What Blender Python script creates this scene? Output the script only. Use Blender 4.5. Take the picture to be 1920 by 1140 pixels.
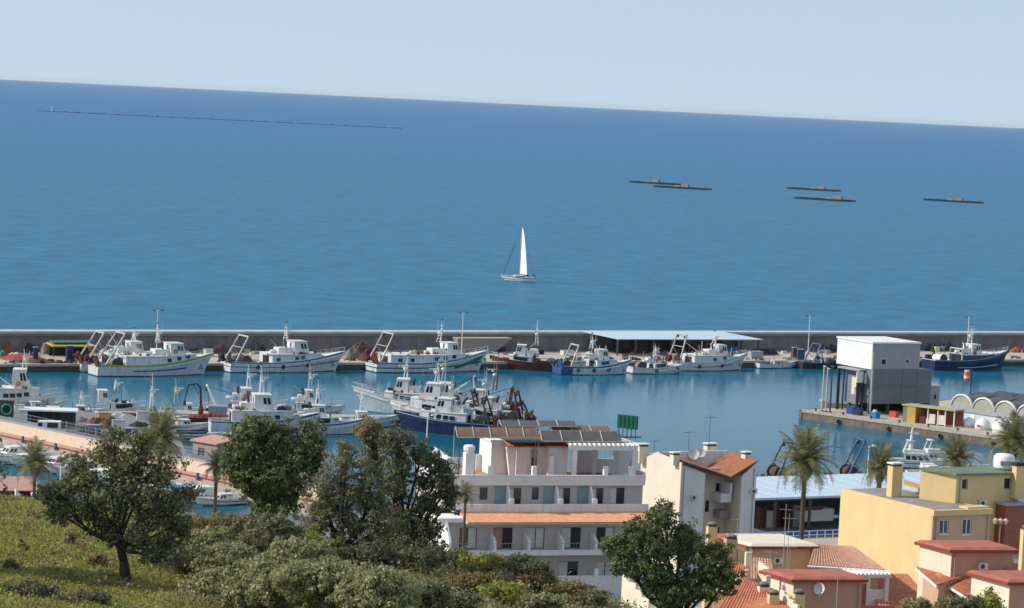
import bpy, bmesh, math, random
import numpy as np
from mathutils import Vector, Matrix
for _o in list(bpy.data.objects): bpy.data.objects.remove(_o, do_unlink=True)
S = bpy.context.scene
COL = S.collection
R = math.radians
# ------------------------------------------------------------------ camera
F_PX, HZ, CAMH = 5400.0, 190.0, 55.0          # focal length in px of a 1920 wide frame, horizon row at the centre column, eye height
PITCH = math.atan((570 - HZ) * math.cos(R(2.743)) / F_PX)
ROLL = R(2.743)
FW = Vector((0, math.cos(PITCH), -math.sin(PITCH)))
U0 = Vector((0, math.sin(PITCH), math.cos(PITCH)))
R0 = Vector((1, 0, 0))
RT = R0 * math.cos(ROLL) + U0 * math.sin(ROLL)
UP = -R0 * math.sin(ROLL) + U0 * math.cos(ROLL)
CAM = Vector((0, 0, CAMH))
cd = bpy.data.cameras.new('camera'); co = bpy.data.objects.new('camera', cd); COL.objects.link(co)
co.matrix_world = Matrix(((RT.x, UP.x, -FW.x, 0), (RT.y, UP.y, -FW.y, 0), (RT.z, UP.z, -FW.z, CAMH), (0, 0, 0, 1)))
cd.sensor_width = 36; cd.lens = 36 * F_PX / 1920; cd.clip_start = 1; cd.clip_end = 200000
S.camera = co
# ------------------------------------------------------------------ daylight
SUN_AZ, SUN_EL = -93.0, 33.0                   # degrees clockwise from the view direction, and above the horizon
W = bpy.data.worlds.new('World'); S.world = W; W.use_nodes = True
nt = W.node_tree; bg = nt.nodes['Background']; sk = nt.nodes.new('ShaderNodeTexSky')
sk.sky_type = 'NISHITA'; sk.sun_disc = False; sk.sun_elevation = R(SUN_EL); sk.sun_rotation = R(SUN_AZ)
sk.altitude = 50; sk.air_density = 1.0; sk.dust_density = 0.6; sk.ozone_density = 2.5
# sea haze: the whole dome is read a little above the horizon's yellow band and slightly paled, the same all the way round
_tc = nt.nodes.new('ShaderNodeTexCoord'); _ad = nt.nodes.new('ShaderNodeVectorMath'); _ad.operation = 'ADD'; _ad.inputs[1].default_value = (0, 0, .16)
_nm = nt.nodes.new('ShaderNodeVectorMath'); _nm.operation = 'NORMALIZE'; nt.links.new(_tc.outputs['Generated'], _ad.inputs[0]); nt.links.new(_ad.outputs[0], _nm.inputs[0]); nt.links.new(_nm.outputs[0], sk.inputs['Vector'])
_hz = nt.nodes.new('ShaderNodeMix'); _hz.data_type = 'RGBA'; _hz.inputs['Factor'].default_value = .45; _hz.inputs['B'].default_value = (7.0, 8.1, 8.8, 1)
nt.links.new(sk.outputs[0], _hz.inputs['A']); nt.links.new(_hz.outputs['Result'], bg.inputs[0]); bg.inputs[1].default_value = 0.105
sd = bpy.data.lights.new('sun', 'SUN'); so = bpy.data.objects.new('sun', sd); COL.objects.link(so)
sd.energy = 3.7; sd.angle = R(0.5); sd.color = (1, 0.93, 0.82)
TOSUN = Vector((math.sin(R(SUN_AZ)) * math.cos(R(SUN_EL)), math.cos(R(SUN_AZ)) * math.cos(R(SUN_EL)), math.sin(R(SUN_EL))))
so.rotation_euler = TOSUN.to_track_quat('Z', 'Y').to_euler(); so.location = (-60, 40, 120)
S.view_settings.view_transform = 'Standard'; S.view_settings.look = 'None'
S.view_settings.exposure = 0.2; S.view_settings.gamma = 1; S.view_settings.use_curve_mapping = False
# ------------------------------------------------------------------ where things stand
def ray(px, py): return FW * F_PX + RT * (px - 960) + UP * (570 - py)
def P(px, py, z=0.0):
    d = ray(px, py); t = (z - CAMH) / d.z
    return CAM + d * t
def PD(px, py, dist):
    d = ray(px, py); return CAM + d * (dist / d.y)
class Fr:
    """a local frame: x to the right along the front, y away from it, z up from z0"""
    def __init__(s, A, B=None, z0=0.0, yaw=None):
        s.o = Vector((A.x, A.y, z0)); s.z0 = z0
        s.yaw = math.atan2(B.y - A.y, B.x - A.x) if yaw is None else yaw
        s.len = (Vector((B.x, B.y)) - Vector((A.x, A.y))).length if B is not None else 0
        s.m = Matrix.Translation(s.o) @ Matrix.Rotation(s.yaw, 4, 'Z'); s.mi = s.m.inverted()
    def w(s, x, y, z=0): return s.m @ Vector((x, y, z))
    def onp(s, px, py, y=0.0):
        o = s.mi @ CAM; d = s.mi.to_3x3() @ ray(px, py)
        t = (y - o.y) / d.y; q = o + d * t
        return q.x, q.z
    def onx(s, px, py, x):
        o = s.mi @ CAM; d = s.mi.to_3x3() @ ray(px, py)
        t = (x - o.x) / d.x; q = o + d * t
        return q.y, q.z
    def ong(s, px, py, z=0.0):
        q = s.mi @ P(px, py, z + s.z0); return q.x, q.y
    def rect(s, x0, y0, x1, y1, y=0.0):
        ym, xm = (y0 + y1) / 2, (x0 + x1) / 2
        return s.onp(x0, ym, y)[0], s.onp(x1, ym, y)[0], s.onp(xm, y1, y)[1], s.onp(xm, y0, y)[1]
# ------------------------------------------------------------------ materials
_M = {}
def mat(name, col=None, rough=.75, var=.18, scale=.8, bump=0.0, metal=0.0, streak=0.0, spec=.5, dirt=(.25, .2, .15), spots=0.0):
    if name in _M: return _M[name]
    m = bpy.data.materials.new(name); m.use_nodes = True; n = m.node_tree; b = n.nodes['Principled BSDF']
    b.inputs['Roughness'].default_value = rough; b.inputs['Metallic'].default_value = metal
    b.inputs['Specular IOR Level'].default_value = spec
    tc = n.nodes.new('ShaderNodeTexCoord'); ns = n.nodes.new('ShaderNodeTexNoise')
    ns.inputs['Scale'].default_value = scale; ns.inputs['Detail'].default_value = 6; ns.inputs['Roughness'].default_value = .65
    n.links.new(tc.outputs['Object'], ns.inputs['Vector'])
    cr = n.nodes.new('ShaderNodeValToRGB'); cr.color_ramp.elements[0].position = .3; cr.color_ramp.elements[1].position = .7
    cr.color_ramp.elements[0].color = tuple(c * (1 - var) for c in col) + (1,)
    cr.color_ramp.elements[1].color = tuple(min(1, c * (1 + var * .6)) for c in col) + (1,)
    n.links.new(ns.outputs['Fac'], cr.inputs['Fac']); out = cr.outputs['Color']
    if streak > 0:
        mp = n.nodes.new('ShaderNodeMapping'); mp.inputs['Scale'].default_value = (2.2, 2.2, .25)
        n2 = n.nodes.new('ShaderNodeTexNoise'); n2.inputs['Scale'].default_value = 1.3; n2.inputs['Detail'].default_value = 5
        n.links.new(tc.outputs['Object'], mp.inputs['Vector']); n.links.new(mp.outputs[0], n2.inputs['Vector'])
        r2 = n.nodes.new('ShaderNodeValToRGB'); r2.color_ramp.elements[0].position = .5; r2.color_ramp.elements[1].position = .78
        r2.color_ramp.elements[1].color = (streak,) * 3 + (1,)
        n.links.new(n2.outputs['Fac'], r2.inputs['Fac'])
        mx = n.nodes.new('ShaderNodeMix'); mx.data_type = 'RGBA'
        n.links.new(r2.outputs['Color'], mx.inputs['Factor']); n.links.new(out, mx.inputs['A']); mx.inputs['B'].default_value = tuple(dirt) + (1,)
        out = mx.outputs['Result']
    n.links.new(out, b.inputs['Base Color'])
    if bump > 0:
        bp = n.nodes.new('ShaderNodeBump'); bp.inputs['Strength'].default_value = bump; bp.inputs['Distance'].default_value = .05
        n3 = n.nodes.new('ShaderNodeTexNoise'); n3.inputs['Scale'].default_value = scale * 8; n3.inputs['Detail'].default_value = 3
        n.links.new(tc.outputs['Object'], n3.inputs['Vector']); n.links.new(n3.outputs['Fac'], bp.inputs['Height']); n.links.new(bp.outputs[0], b.inputs['Normal'])
    _M[name] = m; return m
PAL = dict(
    boat_white=((.72, .72, .70), dict(rough=.4, var=.08, streak=.45, dirt=(.36, .25, .16))),
    hull_white=((.62, .66, .68), dict(rough=.4, var=.12, streak=.6, dirt=(.28, .22, .17))),
    boat_cream=((.66, .60, .48), dict(rough=.5, var=.1, streak=.4)),
    hull_navy=((.014, .028, .085), dict(rough=.35, var=.3, streak=.35, dirt=(.12, .10, .09))),
    hull_blue=((.03, .09, .24), dict(rough=.4, var=.25, streak=.3)),
    hull_oxblood=((.12, .02, .02), dict(rough=.5, var=.3, streak=.3)),
    hull_green=((.05, .16, .13), dict(rough=.5, var=.25, streak=.3)),
    stripe_blue=((.02, .06, .25), dict(rough=.4)), stripe_yellow=((.48, .42, .08), dict(rough=.5)),
    stripe_green=((.04, .17, .14), dict(rough=.5)), stripe_red=((.4, .04, .03), dict(rough=.5)),
    boot_dark=((.025, .03, .04), dict(rough=.6)), deck_grey=((.25, .26, .26), dict(var=.3)), deck_wood=((.26, .18, .11), dict(var=.3)),
    rust=((.16, .055, .03), dict(var=.5, rough=.9)), maroon=((.11, .015, .02), dict(var=.4, rough=.8)),
    steel_pale=((.5, .46, .40), dict(rough=.5, streak=.5)), steel_dark=((.05, .05, .055), dict(rough=.5)), steel_blue=((.04, .09, .22), dict(rough=.5)),
    white_metal=((.7, .7, .68), dict(rough=.4, var=.06)), galvanised=((.38, .39, .39), dict(rough=.45, metal=.3)),
    window_dark=((.012, .02, .03), dict(rough=.06, var=.3, spec=.8)), window_blue=((.03, .07, .13), dict(rough=.06, var=.3, spec=.8)),
    tyre=((.015, .015, .017), dict(rough=.9)), net_brown=((.11, .06, .045), dict(var=.6, scale=5, bump=.6, rough=1)),
    net_red=((.30, .06, .045), dict(var=.5, scale=4, bump=.6, rough=1)), net_green=((.06, .17, .12), dict(var=.5, scale=5, bump=.6, rough=1)),
    net_grey=((.22, .2, .17), dict(var=.5, scale=4, bump=.6, rough=1)), net_dark=((.03, .03, .04), dict(var=.6, scale=4, bump=.6, rough=1)),
    tarp_blue=((.03, .2, .5), dict(rough=.6, var=.3)), plastic_yellow=((.65, .38, .05), dict(rough=.5)), plastic_orange=((.85, .13, .02), dict(rough=.35, var=.08)),
    life_red=((.6, .05, .03), dict(rough=.5)), crate_white=((.6, .6, .58), dict(rough=.6)),
    canvas_white=((.78, .76, .70), dict(rough=.7, var=.08)), canvas_navy=((.015, .03, .08), dict(rough=.8)),
    raft_wood=((.045, .042, .045), dict(var=.5, scale=.3, rough=.9)), hut_pink=((.30, .25, .24), dict(var=.2)),
    concrete=((.42, .38, .33), dict(var=.25, scale=.25, bump=.3, streak=.45, dirt=(.16, .13, .11))),
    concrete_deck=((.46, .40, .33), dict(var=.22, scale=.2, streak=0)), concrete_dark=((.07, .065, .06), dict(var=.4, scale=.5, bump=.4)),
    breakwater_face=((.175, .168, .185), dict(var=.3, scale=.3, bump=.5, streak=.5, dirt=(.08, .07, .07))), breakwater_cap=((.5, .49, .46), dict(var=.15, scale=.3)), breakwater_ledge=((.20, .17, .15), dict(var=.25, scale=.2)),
    pier_stone=((.16, .125, .10), dict(var=.4, scale=.9, bump=.5, streak=.6, dirt=(.08, .06, .05))),
    asphalt=((.20, .20, .21), dict(var=.2, scale=.3)), paving_pink=((.48, .27, .22), dict(var=.15, scale=.6)), plaster_beige=((.66, .54, .42), dict(var=.12, streak=.25)),
    plaster_white=((.80, .78, .77), dict(var=.08, scale=.6, streak=.22, rough=.85)), plaster_rose=((.74, .70, .70), dict(var=.08, scale=.5, streak=.25)),
    plaster_cream=((.70, .60, .49), dict(var=.07, scale=.4, streak=.2)), plaster_taupe=((.50, .45, .42), dict(var=.07, scale=.5, streak=.2)),
    plaster_yellow=((.67, .50, .25), dict(var=.08, scale=.45, streak=.22, dirt=(.4, .3, .18))), plaster_ochre=((.5, .3, .08), dict(var=.12)),
    plaster_salmon=((.47, .26, .185), dict(var=.10, scale=.5, streak=.25)), plaster_buff=((.55, .37, .25), dict(var=.10, streak=.25)), plaster_pale=((.74, .66, .52), dict(var=.07, streak=.2)),
    roof_red=((.42, .13, .09), dict(var=.28, scale=1.2, bump=.3, streak=.35, dirt=(.22, .1, .08), rough=.9)), roof_fascia=((.25, .045, .03), dict(var=.1)),
    tile=((.56, .21, .115), dict(var=.35, scale=2.5, rough=.9)), tile_orange=((.72, .36, .20), dict(var=.3, scale=3, rough=.9)), tile_pink=((.52, .29, .21), dict(var=.3, scale=2.5, rough=.9)),
    terrace_tile=((.42, .19, .11), dict(var=.2, scale=1.5)), gravel_roof=((.28, .245, .23), dict(var=.25, scale=.6, bump=.4)), green_paint=((.15, .20, .13), dict(var=.3)),
    solar_dark=((.02, .022, .03), dict(rough=.35, spec=.5)), solar_back=((.20, .12, .08), dict(var=.35, scale=.6)), aluminium=((.55, .55, .54), dict(rough=.4, metal=.4)),
    sign_green=((.015, .30, .15), dict(rough=.4, var=.1)), corrugated_grey=((.165, .185, .22), dict(var=.2, scale=.3, streak=.35, rough=.6)), panel_grey=((.32, .33, .365), dict(var=.1, streak=.3, rough=.6)),
    panel_white=((.74, .74, .73), dict(var=.07, streak=.25, rough=.6)), pale_blue=((.50, .60, .70), dict(var=.07, rough=.5)), roof_grey=((.12, .12, .12), dict(var=.3, streak=.3)), arch_white=((.74, .73, .70), dict(var=.12, streak=.3)),
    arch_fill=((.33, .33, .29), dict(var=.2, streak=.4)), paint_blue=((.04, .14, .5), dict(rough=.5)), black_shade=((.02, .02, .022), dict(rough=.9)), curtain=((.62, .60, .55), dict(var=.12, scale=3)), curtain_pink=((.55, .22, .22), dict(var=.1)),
    screen_glass=((.22, .32, .36), dict(rough=.15, var=.15)), wood_door=((.32, .14, .05), dict(var=.3)), brick_red=((.3, .1, .06), dict(var=.3)), white_paint=((.76, .76, .74), dict(rough=.5, var=.06)),
    bark=((.055, .042, .034), dict(var=.45, scale=4, bump=.8, rough=1)), palm_bark=((.13, .085, .055), dict(var=.45, scale=5, bump=.8, rough=1)),
    panel_dark=((.10, .085, .08), dict(rough=.5, var=.25)), ramp_grey=((.25, .235, .225), dict(var=.2)), tile_brown=((.36, .15, .085), dict(var=.35, scale=2.5, rough=.9)), lamp_glass=((.6, .45, .36), dict(rough=.3)),
)
def M(k):
    c, o = PAL[k]; return mat(k, c, **o)
def leafmat(name, c0, c1, trans=.38):
    if name in _M: return _M[name]
    m = bpy.data.materials.new(name); m.use_nodes = True; n = m.node_tree; b = n.nodes['Principled BSDF']
    b.inputs['Roughness'].default_value = .6; b.inputs['Specular IOR Level'].default_value = .25
    g = n.nodes.new('ShaderNodeNewGeometry'); cr = n.nodes.new('ShaderNodeValToRGB')
    cr.color_ramp.elements[0].color = c0 + (1,); cr.color_ramp.elements[1].color = c1 + (1,)
    n.links.new(g.outputs['Random Per Island'], cr.inputs['Fac']); n.links.new(cr.outputs['Color'], b.inputs['Base Color'])
    t = n.nodes.new('ShaderNodeBsdfTranslucent'); n.links.new(cr.outputs['Color'], t.inputs['Color'])
    mx = n.nodes.new('ShaderNodeMixShader'); mx.inputs[0].default_value = trans
    n.links.new(b.outputs[0], mx.inputs[1]); n.links.new(t.outputs[0], mx.inputs[2])
    n.links.new(mx.outputs[0], n.nodes['Material Output'].inputs['Surface'])
    _M[name] = m; return m
# ------------------------------------------------------------------ mesh helpers
class MB:
    def __init__(s): s.v = []; s.f = []; s.smooth = False
    def add(s, vs, fs):
        b = len(s.v); s.v += [tuple(v) for v in vs]; s.f += [tuple(b + i for i in f) for f in fs]; return s
    def box(s, x0, x1, y0, y1, z0, z1, m=None):
        if x0 > x1: x0, x1 = x1, x0
        if y0 > y1: y0, y1 = y1, y0
        if z0 > z1: z0, z1 = z1, z0
        vs = [(x, y, z) for z in (z0, z1) for y in (y0, y1) for x in (x0, x1)]
        if m is not None: vs = [m @ Vector(v) for v in vs]
        return s.add(vs, [(0, 2, 3, 1), (4, 5, 7, 6), (0, 1, 5, 4), (2, 6, 7, 3), (0, 4, 6, 2), (1, 3, 7, 5)])
    def tube(s, p, q, r0, r1=None, n=6, cap=True):
        p, q = Vector(p), Vector(q); r1 = r0 if r1 is None else r1
        d = (q - p).normalized(); a = d.orthogonal().normalized(); c = d.cross(a)
        vs = []
        for o, r in ((p, r0), (q, r1)):
            for i in range(n):
                t = 2 * math.pi * i / n; vs.append(o + a * math.cos(t) * r + c * math.sin(t) * r)
        fs = [(i, (i + 1) % n, n + (i + 1) % n, n + i) for i in range(n)]
        if cap: fs += [tuple(range(n - 1, -1, -1)), tuple(range(n, 2 * n))]
        return s.add(vs, fs)
    def path(s, pts, rs, n=6):
        for i in range(len(pts) - 1): s.tube(pts[i], pts[i + 1], rs[i], rs[i + 1], n)
        return s
    def lathe(s, prof, c=(0, 0, 0), n=12, m=None):
        vs = []; fs = []; k = len(prof); c = Vector(c)
        for r, z in prof:
            for i in range(n):
                t = 2 * math.pi * i / n; v = Vector((r * math.cos(t), r * math.sin(t), z))
                vs.append((m @ v if m is not None else v) + c)
        for j in range(k - 1):
            for i in range(n): fs.append((j * n + i, j * n + (i + 1) % n, (j + 1) * n + (i + 1) % n, (j + 1) * n + i))
        fs += [tuple(range(n - 1, -1, -1)), tuple(range((k - 1) * n, k * n))]
        return s.add(vs, fs)
    def ball(s, c, r, n=10, sq=1.0):
        return s.lathe([(max(.001, r * math.sin(math.pi * j / 6)), -r * sq * math.cos(math.pi * j / 6)) for j in range(7)], c, n)
    def prism(s, poly, z0, z1):
        n = len(poly); vs = [(x, y, z0) for x, y in poly] + [(x, y, z1) for x, y in poly]
        return s.add(vs, [tuple(range(n - 1, -1, -1)), tuple(range(n, 2 * n))] + [(i, (i + 1) % n, n + (i + 1) % n, n + i) for i in range(n)])
    def xprism(s, poly, y0, y1):
        """outline in x,z pushed along y"""
        n = len(poly); vs = [(x, y0, z) for x, z in poly] + [(x, y1, z) for x, z in poly]
        return s.add(vs, [tuple(range(n)), tuple(range(2 * n - 1, n - 1, -1))] + [(i, n + i, n + (i + 1) % n, (i + 1) % n) for i in range(n)])
    def yprism(s, poly, x0, x1):
        """outline in y,z pushed along x"""
        n = len(poly); vs = [(x0, y, z) for y, z in poly] + [(x1, y, z) for y, z in poly]
        return s.add(vs, [tuple(range(n)), tuple(range(2 * n - 1, n - 1, -1))] + [(i, n + i, n + (i + 1) % n, (i + 1) % n) for i in range(n)])
    def slab(s, pts, th):
        """a plate: pts in order, thickened downwards"""
        n = len(pts); pts = [Vector(p) for p in pts]; vs = pts + [p - Vector((0, 0, th)) for p in pts]
        return s.add(vs, [tuple(range(n)), tuple(range(2 * n - 1, n - 1, -1))] + [(i, n + i, n + (i + 1) % n, (i + 1) % n) for i in range(n)])
    def ring(s, c, r, rt, axis='y', n=14, k=5):
        vs = []; fs = []; c = Vector(c)
        for i in range(n):
            t = 2 * math.pi * i / n
            for j in range(k):
                u = 2 * math.pi * j / k; a = (r + rt * math.cos(u)); p = (a * math.cos(t), rt * math.sin(u), a * math.sin(t))
                if axis == 'x': p = (p[1], p[0], p[2])
                if axis == 'z': p = (p[0], p[2], p[1])
                vs.append(c + Vector(p))
        for i in range(n):
            for j in range(k): fs.append((i * k + j, ((i + 1) % n) * k + j, ((i + 1) % n) * k + (j + 1) % k, i * k + (j + 1) % k))
        return s.add(vs, fs)
    def pile(s, x0, x1, y0, y1, z0, h, rnd, nx=14, ny=8):
        """an uneven heap"""
        vs = []; fs = []
        for j in range(ny + 1):
            for i in range(nx + 1):
                u, v = i / nx, j / ny; e = min(1, 3.2 * min(u, 1 - u)) ** .6 * min(1, 3.2 * min(v, 1 - v)) ** .6
                vs.append((x0 + (x1 - x0) * u + rnd.uniform(-.05, .05), y0 + (y1 - y0) * v + rnd.uniform(-.05, .05), z0 - .05 + (h * (.55 + .45 * rnd.random()) + .05) * e))
        for j in range(ny):
            for i in range(nx):
                a = j * (nx + 1) + i; fs.append((a, a + 1, a + nx + 2, a + nx + 1))
        return s.add(vs, fs)
    def mesh(s, name, m, smooth=False):
        me = bpy.data.meshes.new(name); me.from_pydata(s.v, [], s.f); me.materials.append(m)
        bm = bmesh.new(); bm.from_mesh(me); bmesh.ops.recalc_face_normals(bm, faces=bm.faces); bm.to_mesh(me); bm.free()
        if smooth: me.polygons.foreach_set('use_smooth', [True] * len(me.polygons))
        return me
    def build(s, name, m, parent=None, smooth=False, kind=None, label=None, loc=None, rot=None):
        if isinstance(m, str): m = M(m)
        o = bpy.data.objects.new(name, s.mesh(name, m, smooth)); COL.objects.link(o)
        if parent is not None: o.parent = parent
        if kind: o['kind'] = kind
        if label: o['label'] = label
        if loc is not None: o.location = loc
        if rot is not None: o.rotation_euler = rot
        return o
def inst(name, me, parent, loc=(0, 0, 0), rot=(0, 0, 0), sc=(1, 1, 1), label=None):
    o = bpy.data.objects.new(name, me); COL.objects.link(o); o.parent = parent
    o.location = loc; o.rotation_euler = rot; o.scale = sc
    if label: o['label'] = label
    return o
def tag(o, label, cat, group=None):
    o['label'] = label; o['category'] = cat
    if group: o['group'] = group
    return o
def thing(name, label, cat, loc=(0, 0, 0), rz=0.0, group=None):
    o = bpy.data.objects.new(name, None); COL.objects.link(o); o.location = loc; o.rotation_euler = (0, 0, rz); o.empty_display_size = .5
    return tag(o, label, cat, group)
def thingf(name, label, cat, fr, group=None): return thing(name, label, cat, fr.o, fr.yaw, group)
def struct(name, mb, m, **k):
    return mb.build(name, m, kind='structure', **k)
RND = random.Random(7)
def wall(mb, x0, x1, z0, z1, y0, y1, holes=()):
    """a wall lying in x,z between y0 and y1 with real openings (hx0,hx1,hz0,hz1)"""
    holes = [h for h in holes if h[1] > x0 and h[0] < x1]
    xs = sorted({x0, x1, *[min(max(h[0], x0), x1) for h in holes], *[min(max(h[1], x0), x1) for h in holes]})
    for a, b in zip(xs, xs[1:]):
        if b - a < 1e-4: continue
        hs = sorted([(h[2], h[3]) for h in holes if h[0] < (a + b) / 2 < h[1]]); z = z0
        for p, q in hs:
            if p > z: mb.box(a, b, y0, y1, z, p)
            z = max(z, q)
        if z < z1: mb.box(a, b, y0, y1, z, z1)
    return mb
def window(parent, x0, x1, z0, z1, y, depth=.18, frame='white_metal', pane='window_dark', leaves=2, curtain=None, fw=.06, sill=None):
    """frame set back in its opening (front of wall at y), panes as sub-parts"""
    m = MB(); yf = y + depth
    m.box(x0, x1, yf, yf + .06, z0, z0 + fw).box(x0, x1, yf, yf + .06, z1 - fw, z1)
    m.box(x0, x0 + fw, yf, yf + .06, z0 + fw, z1 - fw).box(x1 - fw, x1, yf, yf + .06, z0 + fw, z1 - fw)
    w = (x1 - x0) / leaves
    for i in range(1, leaves): m.box(x0 + i * w - fw * .6, x0 + i * w + fw * .6, yf - .01, yf + .05, z0 + fw, z1 - fw)
    o = m.build('window', frame, parent)
    for i in range(leaves):
        g = MB().box(x0 + i * w + (fw if i == 0 else fw * .6), x0 + (i + 1) * w - (fw if i == leaves - 1 else fw * .6), yf + .02, yf + .04, z0 + fw, z1 - fw)
        g.build('pane', (curtain if curtain and i in curtain[1] else None) and curtain[0] or pane, o)
    if sill: MB().box(x0 - .08, x1 + .08, y - .08, y + depth, z0 - .08, z0 - .005).build('sill', sill, o)
    return o
def tiles(mb, o, u, v, pitch=.26, row=.38, r=.075, utop=None):
    """barrel tiled slope: o corner at the eave, u along the eave, v up the slope (vectors), utop along the top"""
    o, u, v = Vector(o), Vector(u), Vector(v); du = (Vector(utop) - u) if utop is not None else Vector(); nrm = u.cross(v).normalized()
    if nrm.z < 0: nrm = -nrm
    nc = max(1, int(u.length / pitch)); nr = max(1, int(v.length / row)); k = 4
    for j in range(nr):
        vs = []; fs = []
        for e, (t, h) in enumerate(((j / nr, .035), ((j + 1.06) / nr if j < nr - 1 else 1, 0.0))):
            for i in range(nc * k + 1):
                a = (i % k) / k * math.pi * 2
                vs.append(o + u * (i / (nc * k)) + v * t + du * (t * i / (nc * k)) + nrm * (h + .06 + r * .5 * (1 - math.cos(a)) + RND.uniform(0, .012)))
        n = nc * k + 1
        for i in range(n - 1): fs.append((i, i + 1, n + i + 1, n + i))
        b = [q - nrm * (r + .05) for q in vs[:n]]; base = len(vs); vs += b
        for i in range(n - 1): fs.append((i, i + 1, base + i + 1, base + i))
        mb.add(vs, fs)
    return mb
# ================================================================== WATER, SHORE, BREAKWATER
def watermat(name, near, far, y0, y1, rough, bumps, spec, ripple_tone=0.0):
    m = bpy.data.materials.new(name); m.use_nodes = True; n = m.node_tree; b = n.nodes['Principled BSDF']
    tc = n.nodes.new('ShaderNodeTexCoord'); sx = n.nodes.new('ShaderNodeSeparateXYZ'); n.links.new(tc.outputs['Object'], sx.inputs[0])
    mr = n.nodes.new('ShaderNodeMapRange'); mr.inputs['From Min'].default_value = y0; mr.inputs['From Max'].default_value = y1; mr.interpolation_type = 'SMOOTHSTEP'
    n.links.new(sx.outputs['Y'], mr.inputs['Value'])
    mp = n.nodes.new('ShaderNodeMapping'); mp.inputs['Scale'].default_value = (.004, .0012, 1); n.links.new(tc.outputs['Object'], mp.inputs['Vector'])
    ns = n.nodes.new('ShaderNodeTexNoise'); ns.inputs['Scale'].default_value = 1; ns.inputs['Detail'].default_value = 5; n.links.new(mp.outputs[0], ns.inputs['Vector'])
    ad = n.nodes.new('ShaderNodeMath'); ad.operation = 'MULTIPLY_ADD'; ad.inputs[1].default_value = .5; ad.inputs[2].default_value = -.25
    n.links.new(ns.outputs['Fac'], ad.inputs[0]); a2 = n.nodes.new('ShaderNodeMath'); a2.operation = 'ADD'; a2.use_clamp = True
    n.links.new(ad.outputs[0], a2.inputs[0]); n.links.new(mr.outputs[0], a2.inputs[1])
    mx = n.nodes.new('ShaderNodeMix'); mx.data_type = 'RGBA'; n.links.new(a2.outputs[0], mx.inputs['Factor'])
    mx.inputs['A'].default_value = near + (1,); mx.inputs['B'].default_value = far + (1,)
    col = mx.outputs['Result']
    if ripple_tone:
        # light and dark of the ripples, put into the base colour
        mq = n.nodes.new('ShaderNodeMapping'); mq.inputs['Scale'].default_value = (.10, .10, 1); n.links.new(tc.outputs['Object'], mq.inputs['Vector'])
        nq = n.nodes.new('ShaderNodeTexNoise'); nq.inputs['Scale'].default_value = 1; nq.inputs['Detail'].default_value = 8; nq.inputs['Roughness'].default_value = .7; n.links.new(mq.outputs[0], nq.inputs['Vector'])
        rq = n.nodes.new('ShaderNodeMapRange'); rq.inputs['From Min'].default_value = .3; rq.inputs['From Max'].default_value = .7
        rq.inputs['To Min'].default_value = 1 - ripple_tone; rq.inputs['To Max'].default_value = 1 + ripple_tone; n.links.new(nq.outputs['Fac'], rq.inputs['Value'])
        mm = n.nodes.new('ShaderNodeVectorMath'); mm.operation = 'SCALE'; n.links.new(col, mm.inputs[0]); n.links.new(rq.outputs[0], mm.inputs['Scale']); col = mm.outputs[0]
    n.links.new(col, b.inputs['Base Color'])
    b.inputs['Roughness'].default_value = rough; b.inputs['Specular IOR Level'].default_value = spec; b.inputs['IOR'].default_value = 1.33; b.inputs['Specular Tint'].default_value = (.72, .9, 1, 1)
    last = None
    for (sx_, sy_, st, dist) in bumps:
        mp = n.nodes.new('ShaderNodeMapping'); mp.inputs['Scale'].default_value = (sx_, sy_, 1); n.links.new(tc.outputs['Object'], mp.inputs['Vector'])
        q = n.nodes.new('ShaderNodeTexNoise'); q.inputs['Scale'].default_value = 1; q.inputs['Detail'].default_value = 4; q.inputs['Roughness'].default_value = .6; n.links.new(mp.outputs[0], q.inputs['Vector'])
        bp = n.nodes.new('ShaderNodeBump'); bp.inputs['Strength'].default_value = st; bp.inputs['Distance'].default_value = dist
        n.links.new(q.outputs['Fac'], bp.inputs['Height'])
        if last: n.links.new(last, bp.inputs['Normal'])
        last = bp.outputs[0]
    n.links.new(last, b.inputs['Normal'])
    return m
hz_ = bpy.data.materials.new('sea_air'); hz_.use_nodes = True; hz_.node_tree.nodes.clear(); _o = hz_.node_tree.nodes.new('ShaderNodeOutputMaterial'); _v = hz_.node_tree.nodes.new('ShaderNodeVolumePrincipled')
_v.inputs['Color'].default_value = (.86, .92, 1, 1); _v.inputs['Density'].default_value = 0.000009; _v.inputs['Anisotropy'].default_value = .2; hz_.node_tree.links.new(_v.outputs[0], _o.inputs['Volume'])
_h = MB().box(-61000, 61000, -300, 61000, -6, 70).build('haze', hz_); _h['kind'] = 'stuff'
QA, QB = P(0, 683, 1.5), P(1920, 674, 1.5)
Q = Fr(QA, QB, 0.0)                                   # quay frame: x along the breakwater, y out to sea
BW = 22.0                                             # depth of the quay deck
def qline(y, x): return Q.w(x, y, 0)
L0, L1 = Q.w(-2500, BW + 2, 0), Q.w(2500, BW + 2, 0)
sea_m = watermat('sea_water', (.001, .124, .240), (.001, .120, .300), 600, 5000, .42, [(.25, .10, .55, .5), (.035, .012, .5, 3.0)], .22, ripple_tone=.36)
har_m = watermat('harbour_water', (.004, .09, .14), (.004, .12, .21), 380, 560, .11, [(.9, .5, .3, .15), (.22, .1, .2, .3)], .075, ripple_tone=.08)
mb = MB(); mb.add([L0, L1, (60000, 60000, 0), (-60000, 60000, 0), (-60000, L0.y, 0)], [(0, 1, 2, 3, 4)])
struct('sea', mb, sea_m)
mb = MB(); mb.add([(-2000, 150, 0), (3000, 150, 0), (L1.x, L1.y, 0), (L0.x, L0.y, 0)], [(0, 1, 2, 3)])
struct('harbour_water', mb, har_m)
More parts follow.
